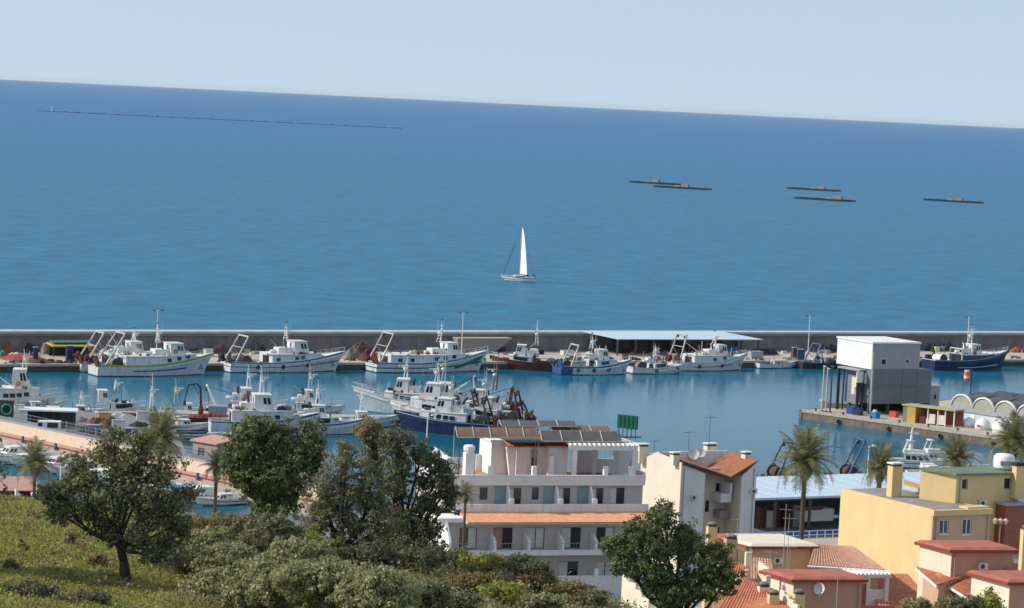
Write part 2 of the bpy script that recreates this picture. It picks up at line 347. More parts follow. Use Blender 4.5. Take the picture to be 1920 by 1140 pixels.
# breakwater with its quay
bwk = thingf('breakwater', 'long grey concrete breakwater wall with pale coping behind the moored trawlers', 'breakwater', Q)
x0, x1 = -1500, 1600
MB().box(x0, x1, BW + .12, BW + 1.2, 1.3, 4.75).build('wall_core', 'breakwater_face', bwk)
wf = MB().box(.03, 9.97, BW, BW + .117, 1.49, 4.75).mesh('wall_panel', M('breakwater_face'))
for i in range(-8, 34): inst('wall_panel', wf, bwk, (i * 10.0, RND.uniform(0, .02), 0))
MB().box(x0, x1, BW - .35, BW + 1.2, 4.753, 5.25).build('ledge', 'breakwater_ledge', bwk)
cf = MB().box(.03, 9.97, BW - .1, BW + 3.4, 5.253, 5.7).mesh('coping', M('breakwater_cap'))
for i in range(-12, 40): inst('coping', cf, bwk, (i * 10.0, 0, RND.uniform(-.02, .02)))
bl_ = MB().lathe([(.3, 0), (.2, .3), (.36, .6), (.15, .7)], n=8).mesh('bollard', M('steel_dark'))
for i in range(-2, 24): inst('bollard', bl_, bwk, (i * 11.3 + 3, 1.0, 1.5))
ck = [MB() for _ in range(4)]
for i in range(300):
    x = RND.uniform(-5, 250); y = RND.choice((RND.uniform(.8, 4), RND.uniform(13, 21.5))); r = RND.uniform(.25, .8); m_ = RND.choice(ck)
    if RND.random() < .5: m_.box(x, x + r * 2, y, y + r, 1.49, 1.49 + r * RND.uniform(.6, 1.8))
    elif RND.random() < .6: m_.pile(x, x + r * 4, y, y + r * 2.4, 1.49, r * 1.2, RND, 5, 4)
    else: m_.tube((x, y, 1.49), (x + RND.uniform(-.6, .6), y, RND.uniform(2.5, 4.5)), .05, n=4)
for m_, k_ in zip(ck, ('net_brown', 'net_dark', 'panel_grey', 'boat_cream')): m_.build('quay_clutter', k_, bwk, kind='stuff')
MB().box(x0, x1, BW + 1.2, BW + 4.6, -4, 5.25).build('sea_wall', 'breakwater_face', bwk)
MB().box(x0, x1, .35, BW, -4, 1.49).build('quay_deck', 'concrete_deck', bwk)
kb = MB().box(-7, 7, 0, .35, 1.05, 1.5).mesh('quay_edge', M('concrete_deck'))
for i in range(-8, 24): inst('quay_edge', kb, bwk, (i * 14.05, 0, 0))
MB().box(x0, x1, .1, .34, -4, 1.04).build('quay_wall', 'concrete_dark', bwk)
tb = MB().box(-.9, .9, -.05, .25, .2, 1.0).mesh('fender_tyres', M('tyre'))
# ramp block against the wall
X, _ = Q.onp(905, 650, BW - 3)
rp = thing('stair_block', 'pale plastered stair block sloping against the breakwater wall right of the green striped trawler', 'stairs', Q.w(X, BW - 3, 1.49), Q.yaw)
MB().xprism([(-6, 0), (3.2, 0), (3.6, .5), (7.2, 3.0), (-6.2, 3.0)], 0, 2.9).build('ramp_wall', 'ramp_grey', rp)
MB().box(-6.1, 7.1, -.1, 2.9, 3.003, 3.15).build('ramp_coping', 'concrete_deck', rp)
# ------------------------------------------------------------------ town ground and hill
GZ = 3.0
coast = [(-400, 360), (-57, 360), (-56, 334), (-34, 334), (-27, 345), (-20, 356), (-8, 370), (20, 372), (45, 372), (130, 380), (600, 400)]
mb = MB(); n = len(coast)
vs = [(x, y, GZ) for x, y in coast] + [(x, y, -3) for x, y in coast] + [(600, 60, GZ), (-400, 60, GZ)]
mb.add(vs, [tuple(range(n - 1, -1, -1)) + (2 * n + 1, 2 * n)] + [(i, i + 1, n + i + 1, n + i) for i in range(n - 1)])
struct('town_ground', mb, 'asphalt')
struct('terrace_ground', MB().box(12, 100, 186, 276, 2.0, 9.0), 'concrete_deck')
def lerp(a, b, t): return a + (b - a) * t
def sstep(a, b, x):
    t = min(1, max(0, (x - a) / (b - a))); return t * t * (3 - 2 * t)
CREST = [(-80, 32.9), (-29, 32.7), (-20, 32.0), (-12, 31.0), (-6, 30.4), (-2.5, 30.0), (1.5, 29.2), (5, 28.6), (9, 27.3), (14, 26), (40, 20), (90, 17)]
def crest(x):
    for (a, za), (b, zb) in zip(CREST, CREST[1:]):
        if x <= b: return lerp(za, zb, min(1, max(0, (x - a) / (b - a))))
    return CREST[-1][1]
def bump(x, y): return .35 * math.sin(x * .35 + y * .21) + .22 * math.sin(x * .83 - y * .5 + 1) + .12 * math.sin(x * 1.9 + y * 1.3)
def hillz(x, y):
    yc = 152
    c = crest(x * 152 / max(60, y)) if y < yc else crest(x)
    if y <= yc:
        top = c + (yc - y) * .062
        top = lerp(top, top - 2.0, sstep(6, 20, x))
        z = top
    else:
        z = c - (y - yc) * .04 - sstep(yc, yc + 75, y) * (c - GZ + 1) * 1.0
        if y > yc + 75: z = GZ - 1
    return z + bump(x, y) * (.5 if y < 158 else .8)
xs = np.arange(-75, 76, .75); ys = np.arange(55, 240, .9)
vs = [(x, y, hillz(x, y)) for y in ys for x in xs]; nx = len(xs)
fs = [(j * nx + i, j * nx + i + 1, (j + 1) * nx + i + 1, (j + 1) * nx + i) for j in range(len(ys) - 1) for i in range(nx - 1)]
m = bpy.data.materials.new('hill_grass'); m.use_nodes = True; n_ = m.node_tree; b_ = n_.nodes['Principled BSDF']; b_.inputs['Roughness'].default_value = .95; b_.inputs['Specular IOR Level'].default_value = .1
tc = n_.nodes.new('ShaderNodeTexCoord'); a_ = n_.nodes.new('ShaderNodeTexNoise'); a_.inputs['Scale'].default_value = .22; a_.inputs['Detail'].default_value = 7; a_.inputs['Roughness'].default_value = .7
n_.links.new(tc.outputs['Object'], a_.inputs['Vector']); r_ = n_.nodes.new('ShaderNodeValToRGB'); e = r_.color_ramp.elements
e[0].position = .32; e[0].color = (.075, .085, .028, 1); e[1].position = .72; e[1].color = (.30, .185, .085, 1)
q = e.new(.45); q.color = (.17, .20, .04, 1); q = e.new(.58); q.color = (.25, .23, .065, 1)
n_.links.new(a_.outputs['Fac'], r_.inputs['Fac']); n_.links.new(r_.outputs['Color'], b_.inputs['Base Color'])
hm = MB().add(vs, fs); struct('hillside', hm, m, smooth=True)
# ------------------------------------------------------------------ foliage engines
def leafmesh(name, pts, size, m, rs, elong=1.6, up=.25, out=None, bias=1.1):
    """one small leaf-like diamond per point, turned every way"""
    n = len(pts); pts = np.asarray(pts); d = rs.normal(size=(n, 3)); d[:, 2] += up; d /= np.linalg.norm(d, axis=1)[:, None]
    e = rs.normal(size=(n, 3)); e -= d * (e * d).sum(1)[:, None]; e /= np.linalg.norm(e, axis=1)[:, None]
    if out is not None:
        nn = np.asarray(out) * bias + rs.normal(size=(n, 3)) * .6; nn /= np.linalg.norm(nn, axis=1)[:, None]
        d -= nn * (d * nn).sum(1)[:, None]; d /= np.linalg.norm(d, axis=1)[:, None]; e = np.cross(d, nn)
    s = size * rs.uniform(.5, 1.5, n)[:, None]
    v = np.stack([pts - e * s * .5, pts + d * s * elong * .5, pts + e * s * .5, pts - d * s * elong * .5], 1).reshape(-1, 3)
    me = bpy.data.meshes.new(name); me.vertices.add(4 * n); me.loops.add(4 * n); me.polygons.add(n)
    me.vertices.foreach_set('co', v.ravel()); me.loops.foreach_set('vertex_index', np.arange(4 * n, dtype=np.int32))
    me.polygons.foreach_set('loop_start', np.arange(0, 4 * n, 4, dtype=np.int32)); me.polygons.foreach_set('loop_total', np.full(n, 4, dtype=np.int32))
    me.materials.append(m); me.update(); me.validate(); return me
def blobpts(rs, c, r, nclump, nleaf, cr, shell=.55):
    """clumps of leaves through an ellipsoid, most of them towards its surface"""
    d = rs.normal(size=(nclump, 3)); d /= np.linalg.norm(d, axis=1)[:, None]
    rad = np.where(rs.uniform(size=(nclump, 1)) < .09, 1.25, rs.uniform(shell, 1.0, nclump)[:, None]) * rs.uniform(.75, 1.12, nclump)[:, None]; cc = np.asarray(c) + d * rad * np.asarray(r)
    out = []; nr = []
    for k in range(nclump):
        q = rs.normal(size=(nleaf, 3)); q /= np.linalg.norm(q, axis=1)[:, None]; sq = np.array([1, 1, rs.uniform(.6, 1.0)])
        out.append(cc[k] + q * sq * rs.uniform(.3, 1.0, nleaf)[:, None] * cr * rs.uniform(.5, 1.45)); nr.append(q * .8 + d[k] * .45)
    return np.concatenate(out), np.concatenate(nr)
LM = dict(
    olive=((.11, .12, .062), (.33, .32, .17)), dark=((.075, .09, .05), (.235, .235, .13)), pine=((.07, .10, .046), (.27, .29, .13)),
    silver=((.18, .20, .09), (.52, .50, .27)), broom=((.17, .13, .055), (.40, .28, .14)), rusty=((.22, .12, .07), (.38, .26, .14)),
    grey=((.16, .15, .10), (.36, .32, .23)), green=((.21, .235, .05), (.46, .45, .12)), palm=((.11, .13, .055), (.34, .32, .16)))
def LMt(k): return leafmat('leaf_' + k, *[tuple(v * .97 for v in c) for c in LM[k]])
def tree(name, label, cat, base, dist, blobs, trunk_r, lmain, leaf=.13, dens=1.0, cr=.42, seed=1, fork_px=None, depth=1.0, group=None, shell=.5):
    """blobs: (px,py,rx,ry[,dy]) of each bough's foliage as seen, at this distance; base: world point"""
    rs = np.random.RandomState(seed); rd = random.Random(seed); B = Vector(base); B.z = hillz(B.x, B.y) if B.y < 236 else B.z; t = thing(name, label, cat, B, 0, group)
    k = dist / F_PX; pts = {}; tm = MB(); hub = None
    cs = []
    for bl in blobs:
        px, py, rx, ry = bl[:4]; dy = bl[4] if len(bl) > 4 else rd.uniform(-.5, .5) * depth
        c = PD(px, py, dist + dy) - B; r = (rx * k, (rx + ry) * .5 * k * depth, ry * k); cs.append((c, r, bl[5] if len(bl) > 5 else lmain))
    avg = sum((c for c, _, _ in cs), Vector()) / len(cs); low = min(c.z - r[2] for c, r, _ in cs)
    fork = Vector((avg.x * .15, avg.y * .15, max(.5, low * .75)))
    if fork_px: fork = PD(fork_px[0], fork_px[1], dist) - B
    tm.path([Vector((0, 0, -.4)), Vector((fork.x * .6 + .08, 0, fork.z * .5)), fork], [trunk_r * 1.5, trunk_r, trunk_r * .85], 8)
    tr = tm.build('trunk', 'bark', t, smooth=True)
    for c, r, lk in cs:
        lb = MB(); mid = fork.lerp(c, .5) + Vector((rd.uniform(-.3, .3), rd.uniform(-.3, .3), -.12 * (c - fork).length))
        rr = max(.03, min(trunk_r * .36, trunk_r * .17 * (r[0] + .8)))
        lb.path([fork - Vector((0, 0, .2)), mid, c, c + Vector((rd.uniform(-.3, .3) * r[0], 0, r[2] * .6))], [rr * 1.3, rr, rr * .5, rr * .15], 6)
        for q in range(7):
            a = mid.lerp(c, rd.uniform(.2, 1)); d = Vector((rd.gauss(0, 1), rd.gauss(0, 1), rd.gauss(.3, .7))).normalized()
            e = c + Vector((d.x * r[0], d.y * r[1], d.z * r[2])) * rd.uniform(.6, .95); lb.path([a, a.lerp(e, .5) + Vector((0, 0, .1)), e], [rr * .4, rr * .25, .012], 4)
        lb.build('limb', 'bark', tr, smooth=True)
        area = 4 * (r[0] * r[1] + r[0] * r[2] + r[1] * r[2]); nc = max(5, int(area * 4.2 * dens / (cr * cr) * .18))
        pts.setdefault(lk, []).append(blobpts(rs, c, r, nc, int(34), cr, shell))
    for lk, a in pts.items():
        q = np.concatenate([w[1] for w in a]); a = np.concatenate([w[0] for w in a]); o = bpy.data.objects.new('crown', leafmesh('crown', a, leaf, LMt(lk), rs, out=q)); COL.objects.link(o); o.parent = t
    return t
def onhill(px, py, lo=80, hi=235):
    """first point where the view line through this pixel meets the hill"""
    d = ray(px, py); y = lo
    while y < hi:
        p = CAM + d * (y / d.y)
        if p.z <= hillz(p.x, p.y): return p
        y += .4
    return CAM + d * (150 / d.y)
# ================================================================== BOATS
class Hull:
    def __init__(s, L, B, hm, hb, hs, tw=.8, rake=.10, draft=.7, fine=2.2, wmax=.42):
        s.L, s.B, s.hm, s.hb, s.hs, s.tw, s.rake, s.draft, s.fine, s.wmax = L, B, hm, hb, hs, tw, rake * L, draft, fine, wmax
    def top(s, t): return s.hm + (s.hb - s.hm) * max(0, (t - .3) / .7) ** 2.2 + (s.hs - s.hm) * max(0, (.3 - t) / .3) ** 1.5
    def half(s, t, f):
        """half beam at station t, height fraction f of the freeboard"""
        w = s.wmax
        p = s.fine if f > 0 else s.fine * .7; p = lerp(s.fine * .62, s.fine, max(0, min(1, f)))
        b = s.tw + (1 - s.tw) * math.sin(min(1, t / w) * math.pi / 2) if t < w else max(0.0, 1 - ((t - w) / (1 - w)) ** p)
        return s.B / 2 * b * lerp(.90, 1.0, max(0, f))
    def pt(s, t, f, side, out=0.0, dz=0.0):
        z = s.top(t) * f
        x = t * s.L + s.rake * max(0, f) ** 1.3 * t ** 5
        return Vector((x, side * (s.half(t, f) + out), z + dz))
    def shell(s, n=22):
        m = MB(); fl = [(None, .35, -s.draft), (None, .8, -.3), (0, 1, None), (.35, 1, None), (.7, 1, None), (1, 1, None)]
        for side in (-1, 1):
            vs = []
            for i in range(n + 1):
                t = i / n
                for f, k, z in fl:
                    if f is None: p = s.pt(t, 0, side); p = Vector((p.x, p.y * k, z))
                    else: p = s.pt(t, f, side)
                    vs.append(p)
                p = s.pt(t, 1, side, -.09); vs.append(p); vs.append(Vector((p.x, p.y, max(.25, p.z - .75))))
            c = len(fl) + 2; fs = [(i * c + j, (i + 1) * c + j, (i + 1) * c + j + 1, i * c + j + 1) for i in range(n) for j in range(c - 1)]
            m.add(vs, fs)
        for f0, f1 in ((0, .35), (.35, .7), (.7, 1)):
            m.add([s.pt(0, f0, -1), s.pt(0, f0, 1), s.pt(0, f1, 1), s.pt(0, f1, -1)], [(0, 1, 2, 3)])
        a, b = s.pt(0, 0, -1), s.pt(0, 0, 1); m.add([a, b, (0, b.y * .35, -s.draft), (0, a.y * .35, -s.draft)], [(0, 1, 2, 3)])
        a, b = s.pt(0, 1, -1), s.pt(0, 1, 1); m.box(.02, .1, a.y, b.y, a.z - .75, a.z - .005)
        return m
    def deck(s, n=22, drop=.75):
        m = MB(); vs = []
        for i in range(n + 1):
            t = i / n
            for side in (-1, 1): p = s.pt(t, 1, side, -.085); vs.append((p.x, p.y if side * p.y > 0 else 0, max(.25, p.z - drop)))
        return m.add(vs, [(2 * i, 2 * i + 1, 2 * i + 3, 2 * i + 2) for i in range(n)])
    def band(s, f0, f1, t0=0.0, t1=.985, out=.025, n=20, z=None, transom=True):
        m = MB()
        for side in (-1, 1):
            vs = []
            for i in range(n + 1):
                t = lerp(t0, t1, i / n)
                a = s.pt(t, f0 if not callable(f0) else f0(t), side, out); b = s.pt(t, f1 if not callable(f1) else f1(t), side, out)
                if z: a = s.pt(t, 0, side, out); b = Vector(a); a.z = z[0]; b.z = z[1]
                vs += [a, b]
            m.add(vs, [(2 * i, 2 * i + 1, 2 * i + 3, 2 * i + 2) for i in range(n)])
        if transom and t0 == 0:
            a, b, c, d = m.v[0], m.v[1], m.v[2 * (n + 1)], m.v[2 * (n + 1) + 1]
            m.add([(-out, a[1], a[2]), (-out, b[1], b[2]), (-out, d[1], d[2]), (-out, c[1], c[2])], [(0, 1, 2, 3)])
        return m
    def rail(s, r=.05, t0=0, t1=1, dz=0.0, n=18, sides=(-1, 1)):
        m = MB()
        for side in sides:
            for i in range(n): m.tube(s.pt(lerp(t0, t1, i / n), 1, side, 0, dz), s.pt(lerp(t0, t1, (i + 1) / n), 1, side, 0, dz), r, n=5, cap=False)
        return m
def solveL(O, d, bow_px, py):
    """length along d from O to reach that picture column"""
    lo, hi = 0.5, 80
    for _ in range(40):
        m = (lo + hi) / 2; p = O + d * m - CAM; k = F_PX / p.dot(FW); x = 960 + p.dot(RT) * k
        if (x < bow_px) == ((O + d * hi - CAM).dot(RT) / (O + d * hi - CAM).dot(FW) * F_PX + 960 > bow_px): lo = m
        else: hi = m
    return (lo + hi) / 2
def hull_parts(t, h, mats, boot='boot_dark', stripes=(), deckm='deck_grey', railm=None, tyres=0, rd=None):
    hu = h.shell().build('hull', mats, t, smooth=False)
    h.band(0, 0, z=(-.12, .16)).build('boot_stripe', boot, hu)
    for f0, f1, mk, *tt in stripes: h.band(f0, f1, *(tt or ())).build('stripe', mk, hu)
    h.rail(.06).build('gunwale', railm or mats, hu)
    h.deck().build('deck', deckm, t)
    for i in range(tyres):
        q = h.pt(.12 + .68 * (i + .5) / tyres, .55, -1, .12); MB().ring((0, 0, 0), .3, .11, 'y', 12, 5).build('fender', 'tyre', hu, loc=q)
    return hu
def cabin(t, name, x0, x1, w0, w1, z0, z1, m, roofm, front=.35, back=0.0, win=None, winm='window_dark', overhang=.18, side_n=2, front_n=3, wz=(.42, .84), door=True):
    """deckhouse or wheelhouse: raked front, windows all round as parts set proud of the steel by a frame"""
    mb = MB(); dx = front * (z1 - z0); bx = back * (z1 - z0)
    vs = [(x0, -w0 / 2, z0), (x1, -w1 / 2, z0), (x1, w1 / 2, z0), (x0, w0 / 2, z0), (x0 + bx, -w0 / 2 * .96, z1), (x1 - dx, -w1 / 2 * .94, z1), (x1 - dx, w1 / 2 * .94, z1), (x0 + bx, w0 / 2 * .96, z1)]
    mb.add(vs, [(3, 2, 1, 0), (4, 5, 6, 7), (0, 1, 5, 4), (1, 2, 6, 5), (2, 3, 7, 6), (3, 0, 4, 7)])
    o = mb.build(name, m, t)
    r = MB().slab([(x0 + bx - overhang, -w0 / 2 - overhang * .6, z1 + .1), (x1 - dx + overhang, -w1 / 2 * .94 - overhang * .6, z1 + .1), (x1 - dx + overhang, w1 / 2 * .94 + overhang * .6, z1 + .1), (x0 + bx - overhang, w0 / 2 + overhang * .6, z1 + .1)], .097)
    r.build('roof', roofm, o)
    V = [Vector(v) for v in vs]; za, zb = wz
    def pane(A, B, C, D, u0, u1):
        """A,B bottom, D,C top"""
        def q(u, v): return A.lerp(B, u).lerp(D.lerp(C, u), v)
        nn = (B - A).cross(D - A).normalized(); e = nn * .03
        pts = [q(u0, za), q(u1, za), q(u1, zb), q(u0, zb)]
        MB().add([p + e for p in pts] + [p - e for p in pts], [(0, 1, 2, 3), (7, 6, 5, 4), (0, 4, 5, 1), (1, 5, 6, 2), (2, 6, 7, 3), (3, 7, 4, 0)]).build('window', winm, o)
    for i in range(front_n):
        g = .06 / front_n * 2; pane(V[1], V[2], V[6], V[5], i / front_n + g, (i + 1) / front_n - g)
    for i in range(side_n):
        a = .5 + .46 * i / side_n if side_n < 4 else .06 + .9 * i / side_n; b = a + (.46 if side_n < 4 else .9) / side_n * .74
        pane(V[0], V[1], V[5], V[4], a, b); pane(V[3], V[2], V[6], V[7], a, b)
    if door: MB().box(x0 - .04, x0 - .002, -.35, .35, z0 + .1, z0 + (z1 - z0) * .85).build('door', 'steel_blue', o)
    return o
def mastset(t, x, z, h, m='boat_white', lean=0.0, radar=True, rd=None, dome=True, whips=2, spread=.8, legs=True):
    o = MB(); top = Vector((x + lean * h, 0, z + h))
    if legs:
        for sy in (-1, 1): o.tube((x - .3, sy * spread, z), top - Vector((0, -sy * .12, h * .35)), .08, .06, 6)
        for f in (.25, .45, .62): o.tube(Vector((x - .3, -spread, z)).lerp(top - Vector((0, 0, h * .35)), f), Vector((x - .3, spread, z)).lerp(top - Vector((0, 0, h * .35)), f), .045, n=5)
    o.tube((x + .35, 0, z), top, .1, .05, 6); o.tube(top - Vector((0, .7, h * .25)), top - Vector((0, -.7, h * .25)), .04, n=5)
    ms = o.build('mast', m, t)
    if radar: MB().box(-.9, .9, -.09, .09, 0, .16).box(-.15, .15, -.15, .15, -.3, 0).build('radar', 'white_metal', ms, loc=(x + .45, 0, z + h * .55), rot=(0, 0, .6))
    if dome: MB().ball((x + .1, .55, z + h * .42), .32, 10).build('radome', 'white_metal', ms, smooth=True)
    for i in range(whips): MB().tube((0, 0, 0), (.12 * (i - .5), 0, h * .7), .03, .015, 4).build('antenna', 'white_metal', ms, loc=(x - .2 + .5 * i, (-.6 if i % 2 else .6), z + h * .3))
    MB().box(-.12, .12, -.12, .12, 0, .25).build('mast_light', 'steel_dark', ms, loc=top)
    return ms
def gallows(t, h, x, w, z0, ht, lean, m='steel_pale', netm='maroon', doors=True, brace=True):
    g = MB(); dx = lean * ht
    for sy in (-1, 1):
        a, b = Vector((x, sy * w / 2, z0)), Vector((x + dx, sy * w / 2 * .82, z0 + ht)); g.tube(a, b, .2, .15, 8)
        if brace: g.tube(a.lerp(b, .55), (x + dx + 1.9, sy * w / 2 * .85, z0 + .1), .07, n=6)
    g.tube((x + dx, -w * .44, z0 + ht), (x + dx, w * .44, z0 + ht), .16, n=8); g.tube((x + dx * .6, -w * .46, z0 + ht * .6), (x + dx * .6, w * .46, z0 + ht * .6), .08, n=6)
    o = g.build('gallows', m, t)
    for sy in (-1, 1): MB().lathe([(.22, -.08), (.3, 0), (.22, .08)], (x + dx - .1, sy * w * .3, z0 + ht - .45), 10, Matrix.Rotation(R(90), 4, 'X')).build('pulley', 'steel_dark', o)
    rb = random.Random(int(x * 100) + int(ht * 10)); nb = MB()
    for k in range(5): nb.ball((rb.uniform(-.9, .5), rb.uniform(-.35, .35) * w, z0 + .9 + rb.uniform(-.3, .9)), rb.uniform(.3, .6), 7, rb.uniform(.8, 1.6))
    if doors: nb.build('hanging_net', 'net_dark' if netm in ('net_dark', 'hull_blue') else 'maroon' if netm == 'maroon' else 'net_brown', t, kind='stuff')
    wr = MB()
    for sy in (-1, 1): wr.tube((x + dx, sy * w * .38, z0 + ht), (x + dx * .2 - 1.2, sy * w * .36, z0 + .6), .03, n=3).tube((x + dx, sy * w * .3, z0 + ht), (x + dx + 5.5, 0, z0 + 2.6), .03, n=3)
    wr.build('warp_wire', 'steel_dark', o)
    if doors:
        for sy in (-1, 1):
            MB().box(-.1, .1, -.85, .85, -1.5, 0).box(-.16, .16, -.9, .9, -.85, -.68).build('trawl_door', netm, t, loc=(-.28, sy * w * .42, h.hs + 1.15), rot=(0, -.16, 0))
    return o
def drum(t, x, z, w, r, m, flange='steel_dark'):
    o = MB().lathe([(r * .8, -w / 2 + .05), (r, -w / 4), (r * .93, 0), (r, w / 4), (r * .8, w / 2 - .05)], (0, 0, 0), 14, Matrix.Rotation(R(90), 4, 'X')).build('net_drum', m, t, smooth=True, loc=(x, 0, z + r + .1))
    for sy in (-1, 1): MB().lathe([(r * 1.15, -.04), (r * 1.15, .04)], (0, sy * w / 2, 0), 16, Matrix.Rotation(R(90), 4, 'X')).build('flange', flange, o)
    return o
def lifering(parent, loc, m='life_red'): MB().ring((0, 0, 0), .32, .09, 'y', 12, 5).build('lifebuoy', m, parent, loc=loc)
def trawler(name, label, stern, bow_px, yaw, B, hm, hb, hs, hullm, o):
    """o: options for the look of this one boat"""
    O = P(stern[0], stern[1], 0); d = Vector((math.cos(yaw), math.sin(yaw), 0)); L = o.get('L') or solveL(O, d, bow_px, stern[1])
    rk = o.get('rake', .09); L = L / (1 + rk * .5)
    # the point given is the near quarter at the waterline: shift to the centreline
    nrm = Vector((-math.sin(yaw), math.cos(yaw), 0)) * (B * .38); 
    if nrm.y < 0: nrm = -nrm
    t = thing(name, label, o.get('cat', 'fishing boat'), O + nrm, yaw, o.get('group')); h = Hull(L, B, hm, hb, hs, rake=rk, tw=o.get('tw', .8))
    rd = random.Random(int(stern[0])); sup = o.get('sup', 'boat_white')
    hu = hull_parts(t, h, hullm, o.get('boot', 'boot_dark'), o.get('stripes', ()), o.get('deckm', 'deck_grey'), o.get('railm'), o.get('tyres', 3))
    if o.get('house'):
        a, b, hh = o['house']; zd = h.top(a) - .6; W_ = B * .86
        # shelter deck running flush with the side
        n = 10; vs = []; 
        for i in range(n + 1):
            tt = lerp(a, b, i / n); e = 1.0
            for side in (-1, 1):
                p = h.pt(tt, 1, side, -.12); vs += [(p.x, p.y, p.z - .3), (p.x, p.y * .96, max(zd + hh, p.z + hh * .25))]
        m = MB(); m.add(vs, [(4 * i, 4 * i + 4, 4 * i + 5, 4 * i + 1) for i in range(n)] + [(4 * i + 2, 4 * i + 3, 4 * i + 7, 4 * i + 6) for i in range(n)] + [(4 * i + 1, 4 * i + 5, 4 * i + 7, 4 * i + 3) for i in range(n)] + [(0, 1, 3, 2), (4 * n, 4 * n + 2, 4 * n + 3, 4 * n + 1)])
        dh = m.build('deckhouse', o.get('housem', 'hull_white'), t)
        # bright roof plate
        m = MB(); vs2 = []
        for i in range(n + 1):
            for side in (0, 1): v = Vector(vs[4 * i + 2 * side + 1]); vs2.append((v.x, v.y * 1.05, v.z + .12))
        for i in range(n): m.slab([vs2[2 * i], vs2[2 * i + 2], vs2[2 * i + 3], vs2[2 * i + 1]], .11)
        m.build('roof', sup, dh)
        for k in o.get('ports', (.3, .45, .6, .75)):
            p = h.pt(lerp(a, b, k), 1, -1, 0); zc = p.z + .55
            for side in (-1, 1): MB().box(-.42, .42, -.04, .04, -.33, .33).build('window', o.get('portm', 'window_dark'), dh, loc=(p.x, side * (abs(p.y) * .985 - .06), zc), rot=(0, 0, 0))
        MB().box(h.pt(a, 1, 1).x - .05, h.pt(a, 1, 1).x + .02, -B * .22, B * .22, zd + .1, zd + hh * .85).build('opening', 'black_shade', dh)
        zt = zd + hh + .13
    else: zt = h.top(.5) - .65
    if o.get('wheel'):
        a, b, wh, ww = o['wheel']; zt2 = zt + o.get('wz', 0)
        wc = cabin(t, 'wheelhouse', a * L, b * L, ww, ww, zt2 + .0, zt2 + wh, o.get('wheelm', sup), sup, front=.28, side_n=o.get('wsn', 2), front_n=4)
        if o.get('mast'):
            mx, mh = o['mast'][:2]; ms = mastset(t, mx * L, zt2 + wh + .1, mh, o.get('mastm', 'boat_white'), lean=o.get('mlean', -.06), whips=o.get('whips', 2), dome=o.get('dome', True))
        if rd.random() < .35: lifering(wc, ((a + .3 * (b - a)) * L, -ww / 2 - .1, zt2 + .8))
        # low casing behind the wheelhouse with funnel and raft
        if o.get('casing', True) and o.get('house'):
            ca = MB().box((a - .13) * L, a * L - .05, -ww * .35, ww * .35, zt + .0, zt + 1.1).build('casing', sup, t); MB().tube(((a - .05) * L, -.5, zt + 1.1), ((a - .06) * L, -.5, zt + 2.3), .22, n=8).build('funnel', o.get('funnelm', 'steel_dark'), ca)
            MB().lathe([(.26, -.55), (.34, -.45), (.34, .45), (.26, .55)], (0, 0, 0), 10, Matrix.Rotation(R(90), 4, 'Y')).build('life_raft', 'white_metal', t, smooth=True, loc=((a - .18) * L, ww * -.3, zt + .4))
            # railing on the roof
            r = MB(); xa, xb = (o['house'][0] + .02) * L, (a - .02) * L
            for i in range(6): x = lerp(xa, xb, i / 5); r.tube((x, -B * .38, zt), (x, -B * .38, zt + .9), .025, n=4)
            r.tube((xa, -B * .38, zt + .9), (xb, -B * .38, zt + .9), .03, n=4); r.build('railing', 'white_metal', dh)
    if o.get('cargo'):
        for (k, sy, mk, s) in o['cargo']: MB().pile(-s, s, -s * .8, s * .8, 0, s * .9, rd, 8, 6).build('net_heap', mk, t, loc=(k * L, sy * B * .3, zt if (o.get('house') and o['house'][0] < k < o['house'][1]) else h.top(k) - .7))
    if o.get('gal'):
        gx, gh, gl = o['gal']; gallows(t, h, gx * L, B * .8, h.top(gx) - .6, gh, gl, o.get('galm', 'steel_pale'), o.get('doorm', 'maroon'), o.get('doors', True))
    if o.get('drum'): drum(t, o['drum'] * L, h.top(.2) - .65, B * .55, .85, o.get('netm', 'net_grey'))
    # gear about the deck and roof, a boom or two
    gm = [MB(), MB(), MB()]
    for i in range(26):
        k = rd.uniform(.06, .92); z = zt if (o.get('house') and o['house'][0] < k < o['house'][1]) else h.top(k) - .72; y = rd.uniform(-.36, .36) * B * (1 if k < .7 else .5); x = k * L; r = rd.uniform(.15, .42); m_ = rd.choice(gm)
        if o.get('wheel') and o['wheel'][0] - .03 < k < o['wheel'][1] + .03: y = (-1 if y < 0 else 1) * B * .4; r *= .6
        if rd.random() < .55: m_.box(x - r, x + r, y - r * .7, y + r * .7, z, z + r * rd.uniform(.8, 2.2))
        elif rd.random() < .5: m_.ball((x, y, z + r * .7), r, 7)
        else: m_.tube((x, y, z), (x + rd.uniform(-.8, .8), y, z + rd.uniform(.8, 2.4)), .04, n=4)
    for m_, k_ in zip(gm, rd.sample(['net_grey', 'crate_white', 'net_dark', 'rust', 'boat_cream', 'tarp_blue'], 3)):
        if m_.v: m_.build('deck_gear', k_, t, kind='stuff')
    if o.get('house') and L > 10:
        bx = (o['house'][0] + .06) * L; bm = MB(); bm.tube((bx + 2.2, 0, zt), (bx - rd.uniform(.5, 2.5), rd.uniform(-.8, .8), zt + rd.uniform(2.6, 4.2)), .09, .05, 6)
        bm.tube((bx + 2.2, 0, zt), (bx + 2.2, 0, zt + 2.8), .08, .06, 6); bm.build('boom', rd.choice(['steel_pale', 'boat_white', 'steel_dark']), t)
    # bow: rail, anchor, bollard
    r = MB(); n = 7
